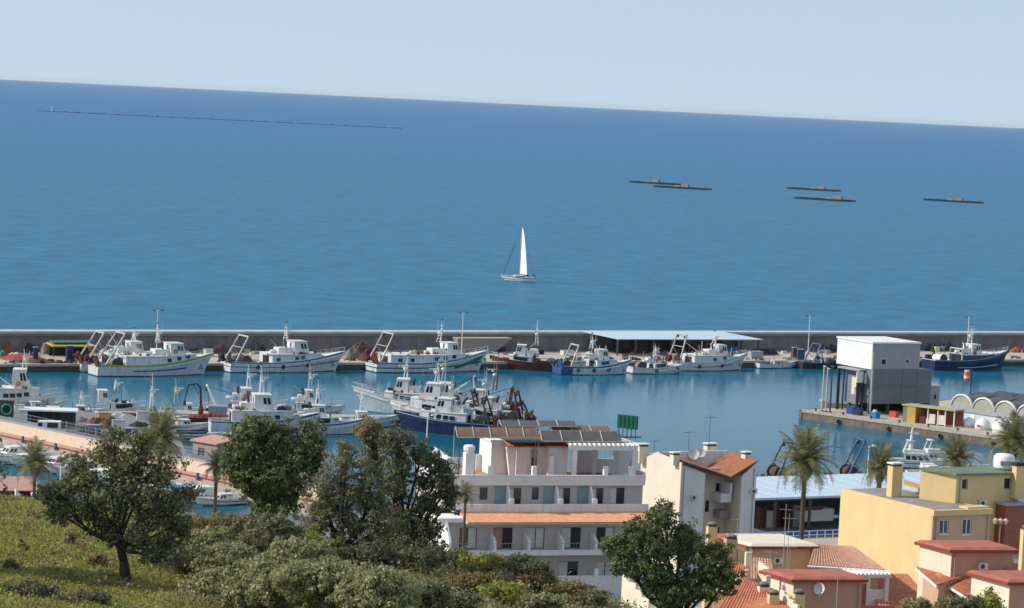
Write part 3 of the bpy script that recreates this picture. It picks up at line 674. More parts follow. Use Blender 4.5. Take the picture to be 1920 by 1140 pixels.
    for side in (-1, 1):
        for i in range(n):
            p = h.pt(lerp(.78, .99, i / (n - 1)), 1, side, -.05); r.tube(p, p + Vector((0, 0, .8)), .025, n=4)
        for i in range(n - 1):
            p, q = h.pt(lerp(.78, .99, i / (n - 1)), 1, side, -.05, .8), h.pt(lerp(.78, .99, (i + 1) / (n - 1)), 1, side, -.05, .8); r.tube(p, q, .03, n=4)
    r.build('bow_rail', 'white_metal', t)
    if o.get('bowdeck', True):
        n = 6; vs = []
        for i in range(n + 1):
            for side in (-1, 1): p = h.pt(lerp(.84, .995, i / n), 1, side, -.02); vs.append((p.x, p.y, p.z + .03))
        m = MB()
        for i in range(n): m.slab([vs[2 * i], vs[2 * i + 2], vs[2 * i + 3], vs[2 * i + 1]], .06)
        m.build('fore_deck', o.get('foredm', sup), t)
    MB().tube(h.pt(.93, .55, -1, .1), h.pt(.93, .55, -1, .1) + Vector((.1, 0, -.8)), .07, n=5).tube(h.pt(.93, .55, -1, .12) + Vector((-.3, 0, -.75)), h.pt(.93, .55, -1, .12) + Vector((.45, 0, -.8)), .08, n=5).build('anchor', 'steel_dark', t)
    return t, h
QY = Q.yaw
G1 = 'trawlers moored along the breakwater quay'
base = dict(group=G1)
# hidden inner trawler, stern visible left of the yellow striped one
trawler('trawler', 'white trawler behind the yellow striped one, leftmost raised gallows', (152, 698), 330, QY, 6, 1.9, 3.6, 2.0, 'hull_white', dict(base, house=(.3, .8, 2.2), wheel=(.55, .7, 2.0, 3.2), mast=(.62, 2.4), gal=(.04, 6.0, .62), drum=.14, netm='net_red', tyres=0, cargo=[(.12, 0, 'net_red', .9)]))
trawler('trawler', 'white trawler with yellow sheer stripe and two raised gallows legs', (183, 706), 400, QY, 6.4, 2.1, 4.2, 2.2, 'hull_white',
  dict(base, stripes=[(.86, .97, 'stripe_yellow'), (.42, .52, 'stripe_blue', .3, .8)], house=(.24, .86, 2.2), wheel=(.66, .80, 2.2, 3.6), mast=(.58, 3.6), mlean=-.1, gal=(.05, 6.4, .66), drum=.18, netm='net_grey', ports=(.62, .76, .88), tyres=0, railm='stripe_yellow', cargo=[(.3, 0, 'net_grey', .8), (.11, .4, 'tarp_blue', .9)], whips=2))
trawler('trawler', 'pale blue-white trawler with cluttered deck and open stern', (432, 699), 648, QY, 6.4, 2.0, 4.0, 2.2, 'hull_white',
  dict(base, stripes=[(.90, .97, 'stripe_blue'), (.50, .56, 'stripe_blue')], house=(.36, .80, 2.1), housem='hull_white', wheel=(.58, .72, 2.3, 3.5), mast=(.54, 3.4), gal=(.03, 5.4, .55), doorm='net_dark', drum=.16, netm='net_dark', ports=(.12, .5, .62), portm='window_blue', tyres=3, cargo=[(.24, -.3, 'net_grey', 1.0), (.30, .3, 'crate_white', .8), (.42, 0, 'crate_white', .9)]))
trawler('trawler', 'long white trawler with green hull stripes and yellow box on roof', (706, 699), 918, QY, 6.6, 2.0, 4.3, 2.1, 'hull_white',
  dict(base, stripes=[(.84, .93, 'stripe_green'), (.40, .52, 'stripe_green'), (lambda t: .2 + .4 * max(0, (t - .72) / .26), lambda t: .38 + .5 * max(0, (t - .72) / .26), 'stripe_green', .72, .97)], house=(.12, .80, 2.0), wheel=(.66, .78, 2.2, 3.5), mast=(.62, 4.4), mlean=.08, gal=(.02, 6.2, .5), doorm='maroon', ports=(.12, .28, .6, .72, .84), tyres=0, cargo=[(.38, -.2, 'plastic_yellow', .9), (.48, 0, 'rust', 1.0), (.56, .1, 'rust', .9)]))
trawler('trawler', 'dark red hulled boat behind the blue one, tall lattice mast over it', (1040, 697), 1125, QY + R(148), 4.6, 1.7, 2.6, 1.9, 'hull_oxblood',
  dict(base, L=13, wheel=(.5, .68, 2.1, 2.6), wheelm='boat_white', mast=(.32, 5.4), mlean=.0, tyres=1, house=(.38, .74, 1.7), housem='boat_white'))
trawler('trawler', 'small blue and white trawler with net-laden blue stern', (1052, 703), 1186, QY - R(5), 5.4, 1.7, 3.1, 1.9, 'hull_white',
  dict(base, stripes=[(.82, .96, 'stripe_blue'), (0, .8, 'hull_blue', 0, .16)], house=(.50, .80, 1.8), wheel=(.56, .72, 1.9, 2.8), mast=(.5, 3.2), gal=(.12, 4.8, .42), galm='steel_pale', doorm='hull_blue', drum=.1, netm='tarp_blue', ports=(.3, .5), portm='stripe_blue', tyres=3, cargo=[(.34, -.3, 'crate_white', .7), (.4, .3, 'tarp_blue', .7), (.47, 0, 'plastic_yellow', .5)]))
trawler('trawler', 'low cream and white boat with square stern, in front of a larger trawler', (1186, 701), 1278, QY - R(8), 4.2, 1.2, 2.0, 1.4, 'hull_white',
  dict(base, L=12, house=(.42, .66, 1.4), wheel=(.46, .6, 1.6, 2.0), mast=(.5, 2.2), stripes=[(.8, .95, 'boat_cream')], drum=.2, netm='net_grey', tyres=1, cargo=[(.1, 0, 'boat_cream', .7)]))
trawler('trawler', 'white trawler with orange-yellow heap on roof and A-frame gallows', (1272, 696), 1404, QY, 5.6, 1.8, 3.6, 2.0, 'hull_white',
  dict(base, stripes=[(.46, .52, 'steel_dark', .2, .8)], house=(.22, .80, 2.0), wheel=(.60, .75, 2.0, 3.0), mast=(.6, 2.8), gal=(.0, 6.2, .3), ports=(.5, .76), portm='window_blue', tyres=2, cargo=[(.42, -.2, 'plastic_yellow', .8), (.12, 0, 'net_grey', .9)]))
trawler('trawler', 'small low white boat with blue outboard, alone on the quay', (1424, 691), 1496, QY, 2.8, .95, 1.5, 1.1, 'hull_white',
  dict(base, wheel=(.42, .62, 1.3, 1.5), casing=False, tyres=0, cargo=[(.28, 0, 'net_red', .5)]))
trawler('trawler', 'dark boat with blue derrick and nets right of small white boat', (1505, 692), 1592, QY, 4.4, 1.3, 2.0, 1.5, 'boot_dark',
  dict(base, wheel=(.55, .72, 1.7, 2.0), wheelm='panel_grey', mast=(.5, 2.5), mastm='steel_dark', gal=(.2, 4.6, .5), galm='steel_blue', doors=False, cargo=[(.1, 0, 'net_brown', .9), (.4, 0, 'net_grey', .9), (.85, 0, 'net_dark', .8)], casing=False))
trawler('trawler', 'navy blue trawler with white wheelhouse at the far right', (1752, 695), 1896, QY, 6.2, 2.3, 4.4, 2.4, 'hull_navy',
  dict(base, stripes=[(.93, .99, 'pale_blue'), (.26, .32, 'pale_blue', .3, .9)], house=(.40, .80, 1.7), housem='hull_navy', wheel=(.52, .66, 2.1, 3.4), mast=(.56, 4.2), mlean=.03, gal=(.36, 3.0, .1), doors=False, drum=.14, netm='canvas_white', ports=(), tyres=0, cargo=[(.06, 0, 'canvas_white', .8), (.27, -.1, 'crate_white', 1.0), (.22, .4, 'net_grey', 1.0)], sup='boat_white'))
# ---------------------------------------------------------------- middle pier and its boats
G2 = 'fishing boats moored at the middle pier'
K = Fr(P(232, 773, 1.2), P(700, 784, 1.2), 0)
pk = thingf('pier', 'low narrow concrete pier across the middle of the harbour', 'pier', K)
MB().box(-30, 66, 0.0, 4.6, .9, 1.2).build('pier_deck', 'concrete_deck', pk)
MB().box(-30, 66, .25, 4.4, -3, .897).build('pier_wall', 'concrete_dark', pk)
def mid(name, label, px, py, bowpx, yawdeg, B, hm, hb, hs, hullm, **o):
    o.setdefault('group', G2); return trawler(name, label, (px, py), bowpx, R(yawdeg), B, hm, hb, hs, hullm, o)
mid('trawler', 'large white fishing boat behind the dark rounded tree, high wheelhouse', 395, 815, 600, 12, 5.6, 2.2, 3.8, 2.2, 'hull_white', L=17, house=(.2, .78, 2.3), wheel=(.42, .62, 2.4, 3.4), mast=(.5, 4.6), whips=3, stripes=[(.9, .98, 'stripe_blue')], tyres=2, cargo=[(.3, 0, 'crate_white', .8), (.7, 0, 'canvas_navy', .8)], wheelm='boat_white')
mid('trawler', 'white boat with slim lattice mast and red heap right of tree', 548, 812, 664, 8, 4.4, 1.6, 2.6, 1.7, 'hull_white', L=11.5, house=(.22, .6, 1.6), wheel=(.30, .5, 1.7, 2.4), mast=(.36, 4.2), mlean=0, stripes=[(.86, .96, 'stripe_blue')], tyres=1, cargo=[(.7, -.1, 'life_red', .6), (.8, .2, 'net_dark', .6)])
mid('trawler', 'white trawler with its bow to the left, pale raked bow', 850, 783, 705, 176, 5.6, 2.2, 4.3, 2.2, 'hull_white', L=17, rake=.16, house=(.3, .74, 2.1), wheel=(.52, .68, 2.2, 3.3), mast=(.56, 4.0), tyres=0, boot='hull_green', cargo=[(.2, 0, 'net_grey', 1.0)])
mid('trawler', 'second white trawler, two storey wheelhouse with row of dark windows', 905, 800, 755, 172, 5.6, 2.0, 3.4, 2.0, 'boat_white', L=16, house=(.3, .8, 2.6), wheel=(.5, .7, 2.5, 3.4), mast=(.56, 4.2), tyres=0, ports=(.4, .5, .6, .7), cargo=[(.22, 0, 'net_grey', 1.0)], gal=(.06, 4.5, .3), galm='steel_dark', doorm='rust')
mid('trawler', 'navy blue hulled trawler with white bow rail, nearest of the cluster', 925, 822, 776, 168, 5.4, 2.3, 3.3, 2.2, 'hull_navy', L=16.5, rake=.12, house=(.30, .78, 1.9), wheel=(.48, .66, 2.1, 3.2), wheelm='hull_white', mast=(.5, 3.8), tyres=0, stripes=[(.93, 1.0, 'pale_blue')], drum=.16, netm='net_brown', gal=(.04, 4.8, .35), galm='steel_dark', doorm='rust', cargo=[(.24, .2, 'net_grey', 1.0)], mastm='steel_pale', bowdeck=False)
mid('trawler', 'cluttered grey boat with dark curved gallows and rusty nets', 985, 806, 870, 168, 5.0, 1.6, 2.6, 1.8, 'hull_green', L=13, house=(.4, .74, 1.8), wheel=(.5, .68, 1.9, 2.6), wheelm='boat_cream', mast=(.62, 5.0), mastm='steel_pale', gal=(.08, 5.0, .25), galm='maroon', doorm='rust', drum=.2, netm='rust', tyres=1, cargo=[(.3, .2, 'net_brown', 1.2), (.12, -.3, 'net_red', .8)])
mid('trawler', 'white boat with lattice A-mast left of the crane barge', 238, 800, 330, 10, 3.8, 1.2, 2.0, 1.3, 'hull_white', L=9.5, wheel=(.25, .45, 1.5, 1.9), mast=(.42, 6.6), mlean=0, casing=False, tyres=1, cargo=[(.7, 0, 'net_grey', .5)])
mid('trawler', 'white boat with covered cabin and small radar, second from left', 168, 782, 262, 14, 3.6, 1.3, 2.0, 1.3, 'hull_white', L=9, house=(.4, .85, 1.6), wheel=(.16, .38, 1.9, 2.2), mast=(.5, 2.0), casing=False, tyres=0)
mid('trawler', 'big white boat cut by the left edge, red lifebuoy on wheelhouse', -60, 768, 60, 6, 5.2, 2.0, 3.2, 2.0, 'boat_white', L=14, house=(.3, .82, 2.3), wheel=(.54, .74, 3.0, 3.6), mast=(.66, 3.4), casing=False, tyres=0)
mid('trawler', 'white launch with raised bow under the left boats', 30, 775, 108, 20, 3.2, 1.1, 2.2, 1.1, 'boat_white', L=8, wheel=(.35, .6, 1.3, 2.0), casing=False, tyres=0, rake=.2)
mid('trawler', 'white boat with tan derrick poles far side of the cluster', 905, 783, 800, 178, 4.8, 1.8, 3.0, 1.9, 'hull_white', L=14, house=(.3, .7, 2.0), wheel=(.45, .62, 2.2, 3.0), mast=(.54, 5.6), mastm='steel_pale', gal=(.1, 5.6, .1), galm='steel_pale', doorm='rust', drum=.2, netm='rust', tyres=0, cargo=[(.2, .2, 'net_brown', 1.1)])
mid('trawler', 'tan and white boat with twin lattice poles right in the cluster', 960, 790, 850, 174, 4.6, 1.6, 2.6, 1.7, 'boat_cream', L=12, house=(.35, .7, 1.8), wheel=(.46, .64, 2.0, 2.6), wheelm='boat_cream', mast=(.3, 6.4), mastm='rust', gal=(.08, 4.6, -.1), galm='rust', doorm='rust', drum=.18, netm='net_brown', tyres=0, cargo=[(.26, -.2, 'rust', 1.2), (.55, .3, 'net_green', .8)])
mid('trawler', 'small dark boat with black arm at the tip of the cluster', 1000, 800, 920, 170, 3.8, 1.2, 2.0, 1.3, 'boot_dark', L=9, wheel=(.5, .7, 1.5, 2.0), wheelm='hull_white', mast=(.6, 3.0), mastm='steel_dark', gal=(.1, 3.4, .5), galm='steel_dark', doors=False, casing=False, tyres=0, cargo=[(.3, 0, 'net_brown', .9)])
mid('trawler', 'white boat with raised boom behind the large white fishing boat', 400, 784, 500, 8, 4.4, 1.6, 2.6, 1.6, 'boat_white', L=12, house=(.25, .7, 1.9), wheel=(.4, .58, 2.0, 2.8), mast=(.5, 4.0), gal=(.08, 4.2, -.5), galm='boat_white', doors=False, tyres=0)
mid('trawler', 'pale blue boat under the radar mast, behind the slim mast boat', 520, 783, 620, 8, 4.2, 1.5, 2.4, 1.6, 'hull_white', L=11, house=(.3, .7, 1.7), wheel=(.45, .6, 1.9, 2.6), mast=(.52, 4.6), mastm='steel_pale', tyres=0, cargo=[(.2, 0, 'net_brown', .8)])
mid('trawler', 'low white boat with dark wheelhouse right of the radar boat', 110, 783, 180, 8, 3.4, 1.1, 1.7, 1.1, 'hull_white', L=7.5, wheel=(.4, .62, 1.4, 1.9), wheelm='panel_grey', mast=(.5, 2.6), casing=False, tyres=0)
mid('trawler', 'small white netter with black flag poles behind the crane barge', 300, 781, 400, 8, 3.6, 1.2, 1.9, 1.3, 'hull_white', L=9, wheel=(.45, .65, 1.6, 2.0), mast=(.3, 4.2), mastm='steel_pale', casing=False, tyres=0, cargo=[(.2, 0, 'net_brown', .7)])
mid('trawler', 'white boat with red gear at the root of the middle pier', 640, 800, 720, 12, 3.8, 1.3, 2.1, 1.3, 'hull_white', L=9.5, wheel=(.3, .52, 1.7, 2.2), mast=(.4, 4.8), casing=False, tyres=1, cargo=[(.7, 0, 'life_red', .6)])
mid('trawler', 'dark gear boat filling the gap before the bows of the cluster', 700, 796, 760, 6, 3.2, 1.0, 1.6, 1.1, 'hull_green', L=8, wheel=(.55, .75, 1.3, 1.8), mast=(.6, 2.6), casing=False, tyres=0, cargo=[(.25, 0, 'net_dark', .8), (.45, 0, 'maroon', .6)])
# crane barge
A = P(345, 800, 0); t = thing('work_barge', 'dark work barge with folded hydraulic crane and rusty gear', 'barge', A + Vector((0, 2, 0)), R(6))
MB().prism([(0, -2.4), (8.6, -2.4), (9.6, -1.6), (9.6, 1.6), (8.6, 2.4), (0, 2.4)], -.6, 1.5).build('hull', 'boot_dark', t)
MB().prism([(.2, -2.2), (8.5, -2.2), (9.4, -1.5), (9.4, 1.5), (8.5, 2.2), (.2, 2.2)], 1.503, 1.56).build('deck', 'rust', t)
MB().box(3.6, 6.6, -1.1, 1.1, 1.56, 3.4).build('engine_house', 'panel_grey', t)
cr = MB().tube((2.4, 0, 1.5), (2.4, 0, 3.2), .45, .35, 10).build('crane_base', 'rust', t)
MB().path([(2.4, 0, 3.0), (2.2, 0, 6.2), (1.6, 0, 6.9)], [.22, .18, .15], 6).build('boom', 'rust', cr)
MB().path([(1.6, 0, 6.9), (.2, 0, 6.6), (-.3, 0, 4.0)], [.16, .15, .1], 6).tube((1.9, .15, 5.2), (.9, .15, 6.8), .07, n=6).build('jib', 'steel_dark', cr)
MB().box(-.55, -.05, -.3, .3, 3.2, 4.0).build('grab', 'steel_dark', cr)
MB().pile(.3, 8, -1.9, -1.1, 1.55, .7, RND, 20, 4).build('net_heap', 'net_red', t)
# right basin boats
G3 = 'motor yachts moored beyond the palms'
def yacht(label, px, py, yawdeg, L, B=3.4, fly=True, arch=True, hullm='boat_white', group=G3, name='motor_yacht', cab=(.28, .72)):
    O = P(px, py, 0); t = thing(name, label, 'motor boat', O, R(yawdeg), group); h = Hull(L, B, 1.1 * L / 10, 1.7 * L / 10, 1.0 * L / 10, tw=.88, rake=.14, fine=2.6)
    hull_parts(t, h, hullm, 'boot_dark', [(.6, .7, 'stripe_blue')], 'boat_cream', None, 0)
    z = h.top(.4) - .35; c = cabin(t, 'cabin', cab[0] * L, cab[1] * L, B * .72, B * .55, z, z + 1.25 * L / 10, 'boat_white', 'boat_white', front=.9, side_n=4, front_n=2, wz=(.35, .8), winm='window_dark')
    if fly:
        zz = z + 1.25 * L / 10 + .1; MB().prism([(cab[0] * L, -B * .3), (cab[1] * L - 1.6, -B * .24), (cab[1] * L - 1.6, B * .24), (cab[0] * L, B * .3)], zz, zz + .5).build('flybridge', 'boat_white', t)
        if arch:
            a = MB()
            for sy in (-1, 1): a.tube((cab[0] * L - .2, sy * B * .3, zz), (cab[0] * L + .5, sy * B * .26, zz + 1.9), .09, n=6)
            a.box(cab[0] * L + .2, cab[0] * L + .9, -B * .28, B * .28, zz + 1.85, zz + 2.0).build('radar_arch', 'boat_white', t)
    r = MB()
    for side in (-1, 1):
        for i in range(6):
            p = h.pt(lerp(.5, .98, i / 5), 1, side, -.06); r.tube(p, p + Vector((0, 0, .6)), .02, n=4)
            if i < 5: r.tube(p + Vector((0, 0, .6)), h.pt(lerp(.5, .98, (i + 1) / 5), 1, side, -.06, .6), .025, n=4)
    r.build('bow_rail', 'white_metal', t)
    return t, h
t, h = yacht('white motor yacht with tall tapering radar tower behind the yellow houses', 1655, 873, -6, 11, cab=(.3, .75))
o_ = MB().tube((4.2, 0, 2.5), (4.4, 0, 6.4), .35, .14, 8).build('radar_tower', 'boat_white', t); MB().box(-.8, .8, -.12, .12, 0, .18).build('radar', 'white_metal', o_, loc=(4.6, 0, 5.4)); MB().box(-.6, .6, -.3, .3, 0, .1).build('spreader', 'boat_white', o_, loc=(4.3, 0, 4.2))
yacht('white motor yacht with flybridge, right of the radar tower one', 1708, 868, 12, 9)
yacht('pink-white cabin boat low between the yellow chimneys', 1700, 893, 4, 8, hullm='boat_cream', arch=False)
yacht('small white boat at the foot of palm fronds, far right marina', 1762, 885, -14, 7, fly=False)
def derrick(label, px, py, m, yawdeg, h=8.0):
    """trawler lying close under the quay: only its stern gear shows above the roof"""
    O = P(px, py, 0); t = thing('trawler', label, 'fishing boat', O, R(yawdeg), 'trawlers behind the fish market roof'); hh = Hull(12, 4.6, 1.6, 2.8, 1.8)
    hull_parts(t, hh, 'hull_navy' if m == 'steel_blue' else 'hull_white', 'boot_dark', (), 'deck_grey', None, 0)
    gallows(t, hh, 1.0, 3.6, 1.0, h, .45, m, 'maroon'); drum(t, 2.6, 2.4, 2.6, .9, 'net_brown'); MB().pile(3, 6, -1.6, 1.6, 1.1, 2.6, random.Random(int(px)), 10, 6).build('net_heap', 'net_brown', t)
    cabin(t, 'wheelhouse', 6.5, 8.6, 2.6, 2.4, 1.0, 4.2, 'boat_cream', 'boat_white'); mastset(t, 6.9, 4.3, 3.0)
derrick('white trawler with blue-grey gallows left of the palm trunk', 1424, 930, 'steel_dark', 20, 6.8)
derrick('navy trawler with dark blue raked derrick right of the palm', 1558, 928, 'steel_blue', 12, 7.2)
# sailing boat
O = P(1003, 529, 0); t = thing('sailboat', 'white sailboat with one raised mainsail out on open sea', 'sailboat', O, R(172)); h = Hull(9.4, 3.2, 1.3, 1.75, 1.3, tw=.6, rake=.14, fine=1.9)
hull_parts(t, h, 'boat_white', 'boot_dark', [(.8, .9, 'stripe_blue')], 'boat_cream', None, 0)
MB().prism([(2.8, -1), (6.4, -.6), (6.8, 0), (6.4, .6), (2.8, 1)], .8, 1.85).build('coachroof', 'boat_white', t)
MB().box(3.2, 5.8, .9, .98, 1.35, 1.65).build('window', 'window_dark', t)
ms = MB().tube((4.9, 0, .8), (4.9, 0, 17.2), .12, .07, 8).build('mast', 'aluminium', t)
MB().tube((4.8, 0, 2.3), (2.2, 3.2, 2.2), .08, n=6).build('boom', 'aluminium', ms)
for s in (-1, 1): MB().tube((4.9, 0, 10.5), (4.9, s * .9, 10.4), .04, n=5).build('spreader', 'aluminium', ms)
rg = MB(); rg.tube((4.9, 0, 17), (10.3, 0, 1.4), .035, n=4); rg.tube((4.9, 0, 17), (.1, 0, 1.2), .03, n=4)
for s in (-1, 1): rg.path([(4.9, 0, 17), (4.9, s * .9, 10.4), (4.7, s * 1.45, 1.0)], [.02] * 3, 4)
rg.build('rigging', 'steel_dark', t)
sv = []; sf = []; nu, nv = 6, 14
for j in range(nv + 1):
    v = j / nv; ch = 4.1 * (1 - v) ** .6 + .12
    for i in range(nu + 1): u = i / nu; sv.append((4.75 - ch * u * .62, .78 * ch * u + .3 * math.sin(math.pi * u) * (1 - v * .6), 2.4 + 14.2 * v + u * (1 - v) * -.1))
for j in range(nv):
    for i in range(nu): a = j * (nu + 1) + i; sf.append((a, a + 1, a + nu + 2, a + nu + 1))
MB().add(sv, sf).build('mainsail', 'canvas_white', t, smooth=True)
MB().tube((9.9, 0, 1.8), (6.6, 0, 11.4), .06, .05, 6).build('furled_jib', 'canvas_navy', t)
MB().lathe([(.9, 0), (.8, .5), (.2, .8)], (2.9, 0, 1.6), 10).build('spray_hood', 'canvas_navy', t)
MB().tube((.3, .5, .9), (.3, .5, 2.6), .03, n=4).box(-.1, .9, -.6, .6, 2.1, 2.2).build('stern_arch', 'canvas_navy', t)
# floats and mussel rafts
G4 = 'mussel rafts anchored offshore'
def raft(label, x0p, x1p, yp, hutf):
    x0p, x1p = x0p + 5, x1p - 5
    A, B = P(x0p, yp - (x1p - x0p) * .012, 0), P(x1p, yp + (x1p - x0p) * .024, 0); A = Vector((A.x, (A.y + B.y) / 2 + 8, 0)); B = Vector((B.x, (A.y) - 16, 0))
    fr = Fr(A, B, 0); Lr = fr.len; t = thingf('mussel_raft', label, 'raft', fr, G4)
    MB().box(0, Lr, -.5, .5, -.3, .7).box(0, Lr, 11.5, 12.5, -.3, .7).build('float', 'raft_wood', t)
    b = MB()
    for i in range(14): x = Lr * (i + .5) / 14; b.box(x - .2, x + .2, -1, 13, .703, .95)
    for j in range(4): b.box(-.5, Lr + .5, j * 3.8 + .1, j * 3.8 + .5, .953, 1.1)
    b.build('beam', 'raft_wood', t)
    MB().box(Lr * hutf - 2.5, Lr * hutf + 2.5, 4, 8, 1.11, 3.1).build('hut', 'hut_pink', t); MB().pile(Lr * hutf - 9, Lr * hutf - 3, 4, 9, 1.1, 1.2, RND, 8, 4).build('gear_heap', 'net_grey', t)
raft('mussel raft at the left end of the group, hut amid', 1176, 1268, 344, .52); raft('mussel raft overlapping the leftmost one, second from left', 1222, 1326, 353, .55)
raft('upper of the two middle mussel rafts, pink hut to its right', 1474, 1568, 356, .66); raft('lower of the two middle mussel rafts, low on the water', 1488, 1594, 375, .74)
raft('mussel raft alone at the far right of the sea', 1732, 1834, 378, .6)
A, B = P(70, 208, 0), P(755, 241, 0); fr = Fr(A, B, 0); t = thingf('float_line', 'very long dark line of floats across the sea near the horizon', 'fish farm', fr)
m = MB(); nfl = 110
for i in range(nfl): x = fr.len * i / nfl; m.box(x, x + fr.len / nfl * (.8 if i % 7 else .4), -2.5 + math.sin(i * .3) * 6, 2.5 + math.sin(i * .3) * 6, -.2, .8 if i % 4 else 1.3)
m.build('float', 'raft_wood', t)
MB().tube((fr.len * .04, 0, 0), (fr.len * .04, 0, 9), .8, n=6).build('marker_pole', 'white_metal', t)
# ================================================================== ON THE BREAKWATER QUAY
def lamp(label, px, basey, topy, d=None, z=1.5, name='street_lamp', group='tall lamp posts on the quay', double=True, m='white_metal', r=.11):
    B = P(px, basey, z) if d is None else PD(px, basey, d); hgt = (basey - topy) * B.y / F_PX
    if d is not None: hgt += B.z - GZ; B.z = GZ
    t = thing(name, label, 'street lamp', B, Q.yaw, group)
    MB().tube((0, 0, 0), (0, 0, hgt), r, r * .6, 8).lathe([(r * 2.2, 0), (r * 1.6, .5)], (0, 0, 0), 8).build('pole', m, t)
    a = MB()
    for s in ((-1, 1) if double else (1,)): a.tube((0, 0, hgt - .1), (s * .8, 0, hgt), .05, n=5)
    a.build('arm', m, t)
    for s in ((-1, 1) if double else (1,)): MB().box(-.32, .32, -.16, .16, -.1, .08).build('lamp_head', 'steel_dark' if double else 'white_metal', t, loc=(s * .85, 0, hgt + .02))
    return t
lamp('lamp post behind the yellow striped trawler', 293, 664, 581); lamp('lamp post behind the green striped trawler bow', 865, 664, 586)
lamp('lamp post on the quay between the small white boat and derrick boat', 1515, 662, 592); lamp('lamp post behind the navy blue trawler', 1813, 662, 594)
# van
B = P(967, 671, 1.5); t = thing('white_van', 'small white van parked on the quay facing left', 'van', B, Q.yaw - R(12))
body = MB().xprism([(0, .3), (0, 1.0), (.9, 1.2), (1.55, 1.85), (4.9, 1.9), (5.0, .3)], -.1, 1.7); bo = body.build('body', 'white_paint', t)
for (a, b, c, d) in ((1.15, 1.95, 1.22, 1.72), (2.1, 2.75, 1.22, 1.72)): MB().box(a, b, -.125, -.102, c, d).build('window', 'window_dark', bo)
MB().xprism([(.93, 1.22), (1.52, 1.83), (1.49, 1.87), (.88, 1.25)], .05, 1.55).build('windscreen', 'window_dark', bo)
MB().box(-.06, -.002, .1, .4, .7, .9).build('headlight', 'window_blue', bo); MB().box(-.06, -.002, 1.2, 1.5, .7, .9).build('headlight', 'window_blue', bo); MB().box(-.08, 5.05, -.13, 1.73, .28, .48).build('bumper', 'steel_dark', t)
wm = MB().lathe([(.3, -.1), (.34, -.06), (.34, .06), (.3, .1)], (0, 0, 0), 14, Matrix.Rotation(R(90), 4, 'X')).mesh('wheel', M('tyre'))
for x in (.9, 4.1):
    for y in (-.08, 1.66): inst('wheel', wm, t, (x, y, .34))
# canopy shed with pale blue roof
X0, Y0 = Q.ong(1160, 642, 4.6 + .0); X1, _ = Q.ong(1442, 643, 4.6); X0 = Q.onp(1160, 641, 12)[0]; X1 = Q.onp(1424, 641, 12)[0]
t = thing('net_shed', 'long open net shed with pale blue sheet roof against the breakwater', 'shed', Q.w(X0, 12, 1.5), Q.yaw); LL = X1 - X0
MB().slab([(0, 0, 3.6), (LL + 1, 0, 3.5), (LL - 4, 9.2, 4.4), (-3.5, 9.2, 4.4)], .16).build('roof', 'pale_blue', t)
cm = MB().box(-.15, .15, -.15, .15, 0, 3.4).mesh('post', M('steel_dark'))
for i in range(9): inst('post', cm, t, (LL * i / 8, .3, 0)); inst('post', cm, t, (LL * i / 8, 8.6, 0))
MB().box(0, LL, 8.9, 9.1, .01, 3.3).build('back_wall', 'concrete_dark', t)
for i, (u, mk, s) in enumerate(((.12, 'net_dark', 1.2), (.27, 'net_brown', 1.1), (.5, 'net_dark', 1.3), (.68, 'net_grey', 1.0), (.9, 'tarp_blue', 1.4))):
    q = Q.w(X0 + LL * u, 18, 1.5)
    tag(MB().pile(-s * 1.8, s * 1.8, -s, s, 0, s * 1.3, RND).build('net_pile', mk, None, loc=q, rot=(0, 0, QY)), ['dark net heap at the left end under the shed roof', 'brown net heap under the shed roof left of centre', 'dark net heap under the middle of the shed roof', 'grey net heap under the shed roof beside the gallows', 'blue covered heap at the right end under the shed roof'][i], 'net pile', 'nets stored under the quay shed')
# net heaps, crates and people's gear on the deck
G5 = 'net heaps on the breakwater quay'
def heap(px, py, wpx, h, m, label, dep=3.0, name='net_pile', z=1.5):
    q = P(px, py, z); w = wpx * q.y / F_PX / math.cos(QY)
    tag(MB().pile(-w / 2, w / 2, -dep / 2, dep / 2, 0, h, RND, max(8, int(w * 1.6)), 7).build(name, m, None, loc=q, rot=(0, 0, QY)), label, 'net pile', G5)
heap(45, 674, 75, 1.1, 'net_red', 'wide spread of red nets at the left end of the quay', 9); heap(78, 680, 50, .5, 'net_brown', 'thin brown net laid along the quay edge beside red nets', 3)
heap(15, 662, 16, 2.3, 'net_red', 'small tall red heap at far left of the quay'); heap(55, 661, 22, 1.9, 'net_dark', 'dark purple heap behind the red nets')
heap(4, 668, 20, 1.4, 'net_green', 'green heap cut off by the left edge of the picture'); heap(86, 663, 22, 2.2, 'net_grey', 'grey heap between dark heap and green-covered stall')
heap(112, 664, 30, 2.6, 'net_green', 'olive green net mound left of the raised gallows'); heap(145, 660, 30, 2.4, 'tarp_blue', 'teal sheet-covered mound just behind the leftmost gallows')
heap(410, 662, 40, 1.9, 'net_brown', 'brown heap behind the bow of the yellow striped trawler'); heap(486, 662, 22, 2.2, 'net_dark', 'dark heap behind the pale blue-white trawler stern')
heap(660, 672, 34, 2.2, 'net_grey', 'grey-brown gear between two trawlers, left part'); heap(678, 664, 44, 2.6, 'net_brown', 'brown gear heap behind the stern of the green striped trawler'); heap(690, 676, 30, 2.6, 'maroon', 'maroon net heap on the edge left of green striped trawler')
heap(1438, 664, 40, 1.6, 'net_dark', 'dark heap behind small white boat'); heap(1550, 660, 60, 2.0, 'net_dark', 'wide dark heap at the wall behind the blue derrick'); heap(1580, 672, 30, 1.5, 'net_grey', 'grey gear heap left of the ice tower')
heap(1750, 658, 26, 2.0, 'net_dark', 'round dark heap right of the ice tower'); heap(1778, 658, 30, 2.2, 'net_dark', 'larger round dark heap behind navy trawler stern'); heap(1912, 660, 44, 1.4, 'net_red', 'rust-red heap at the right end of quay')
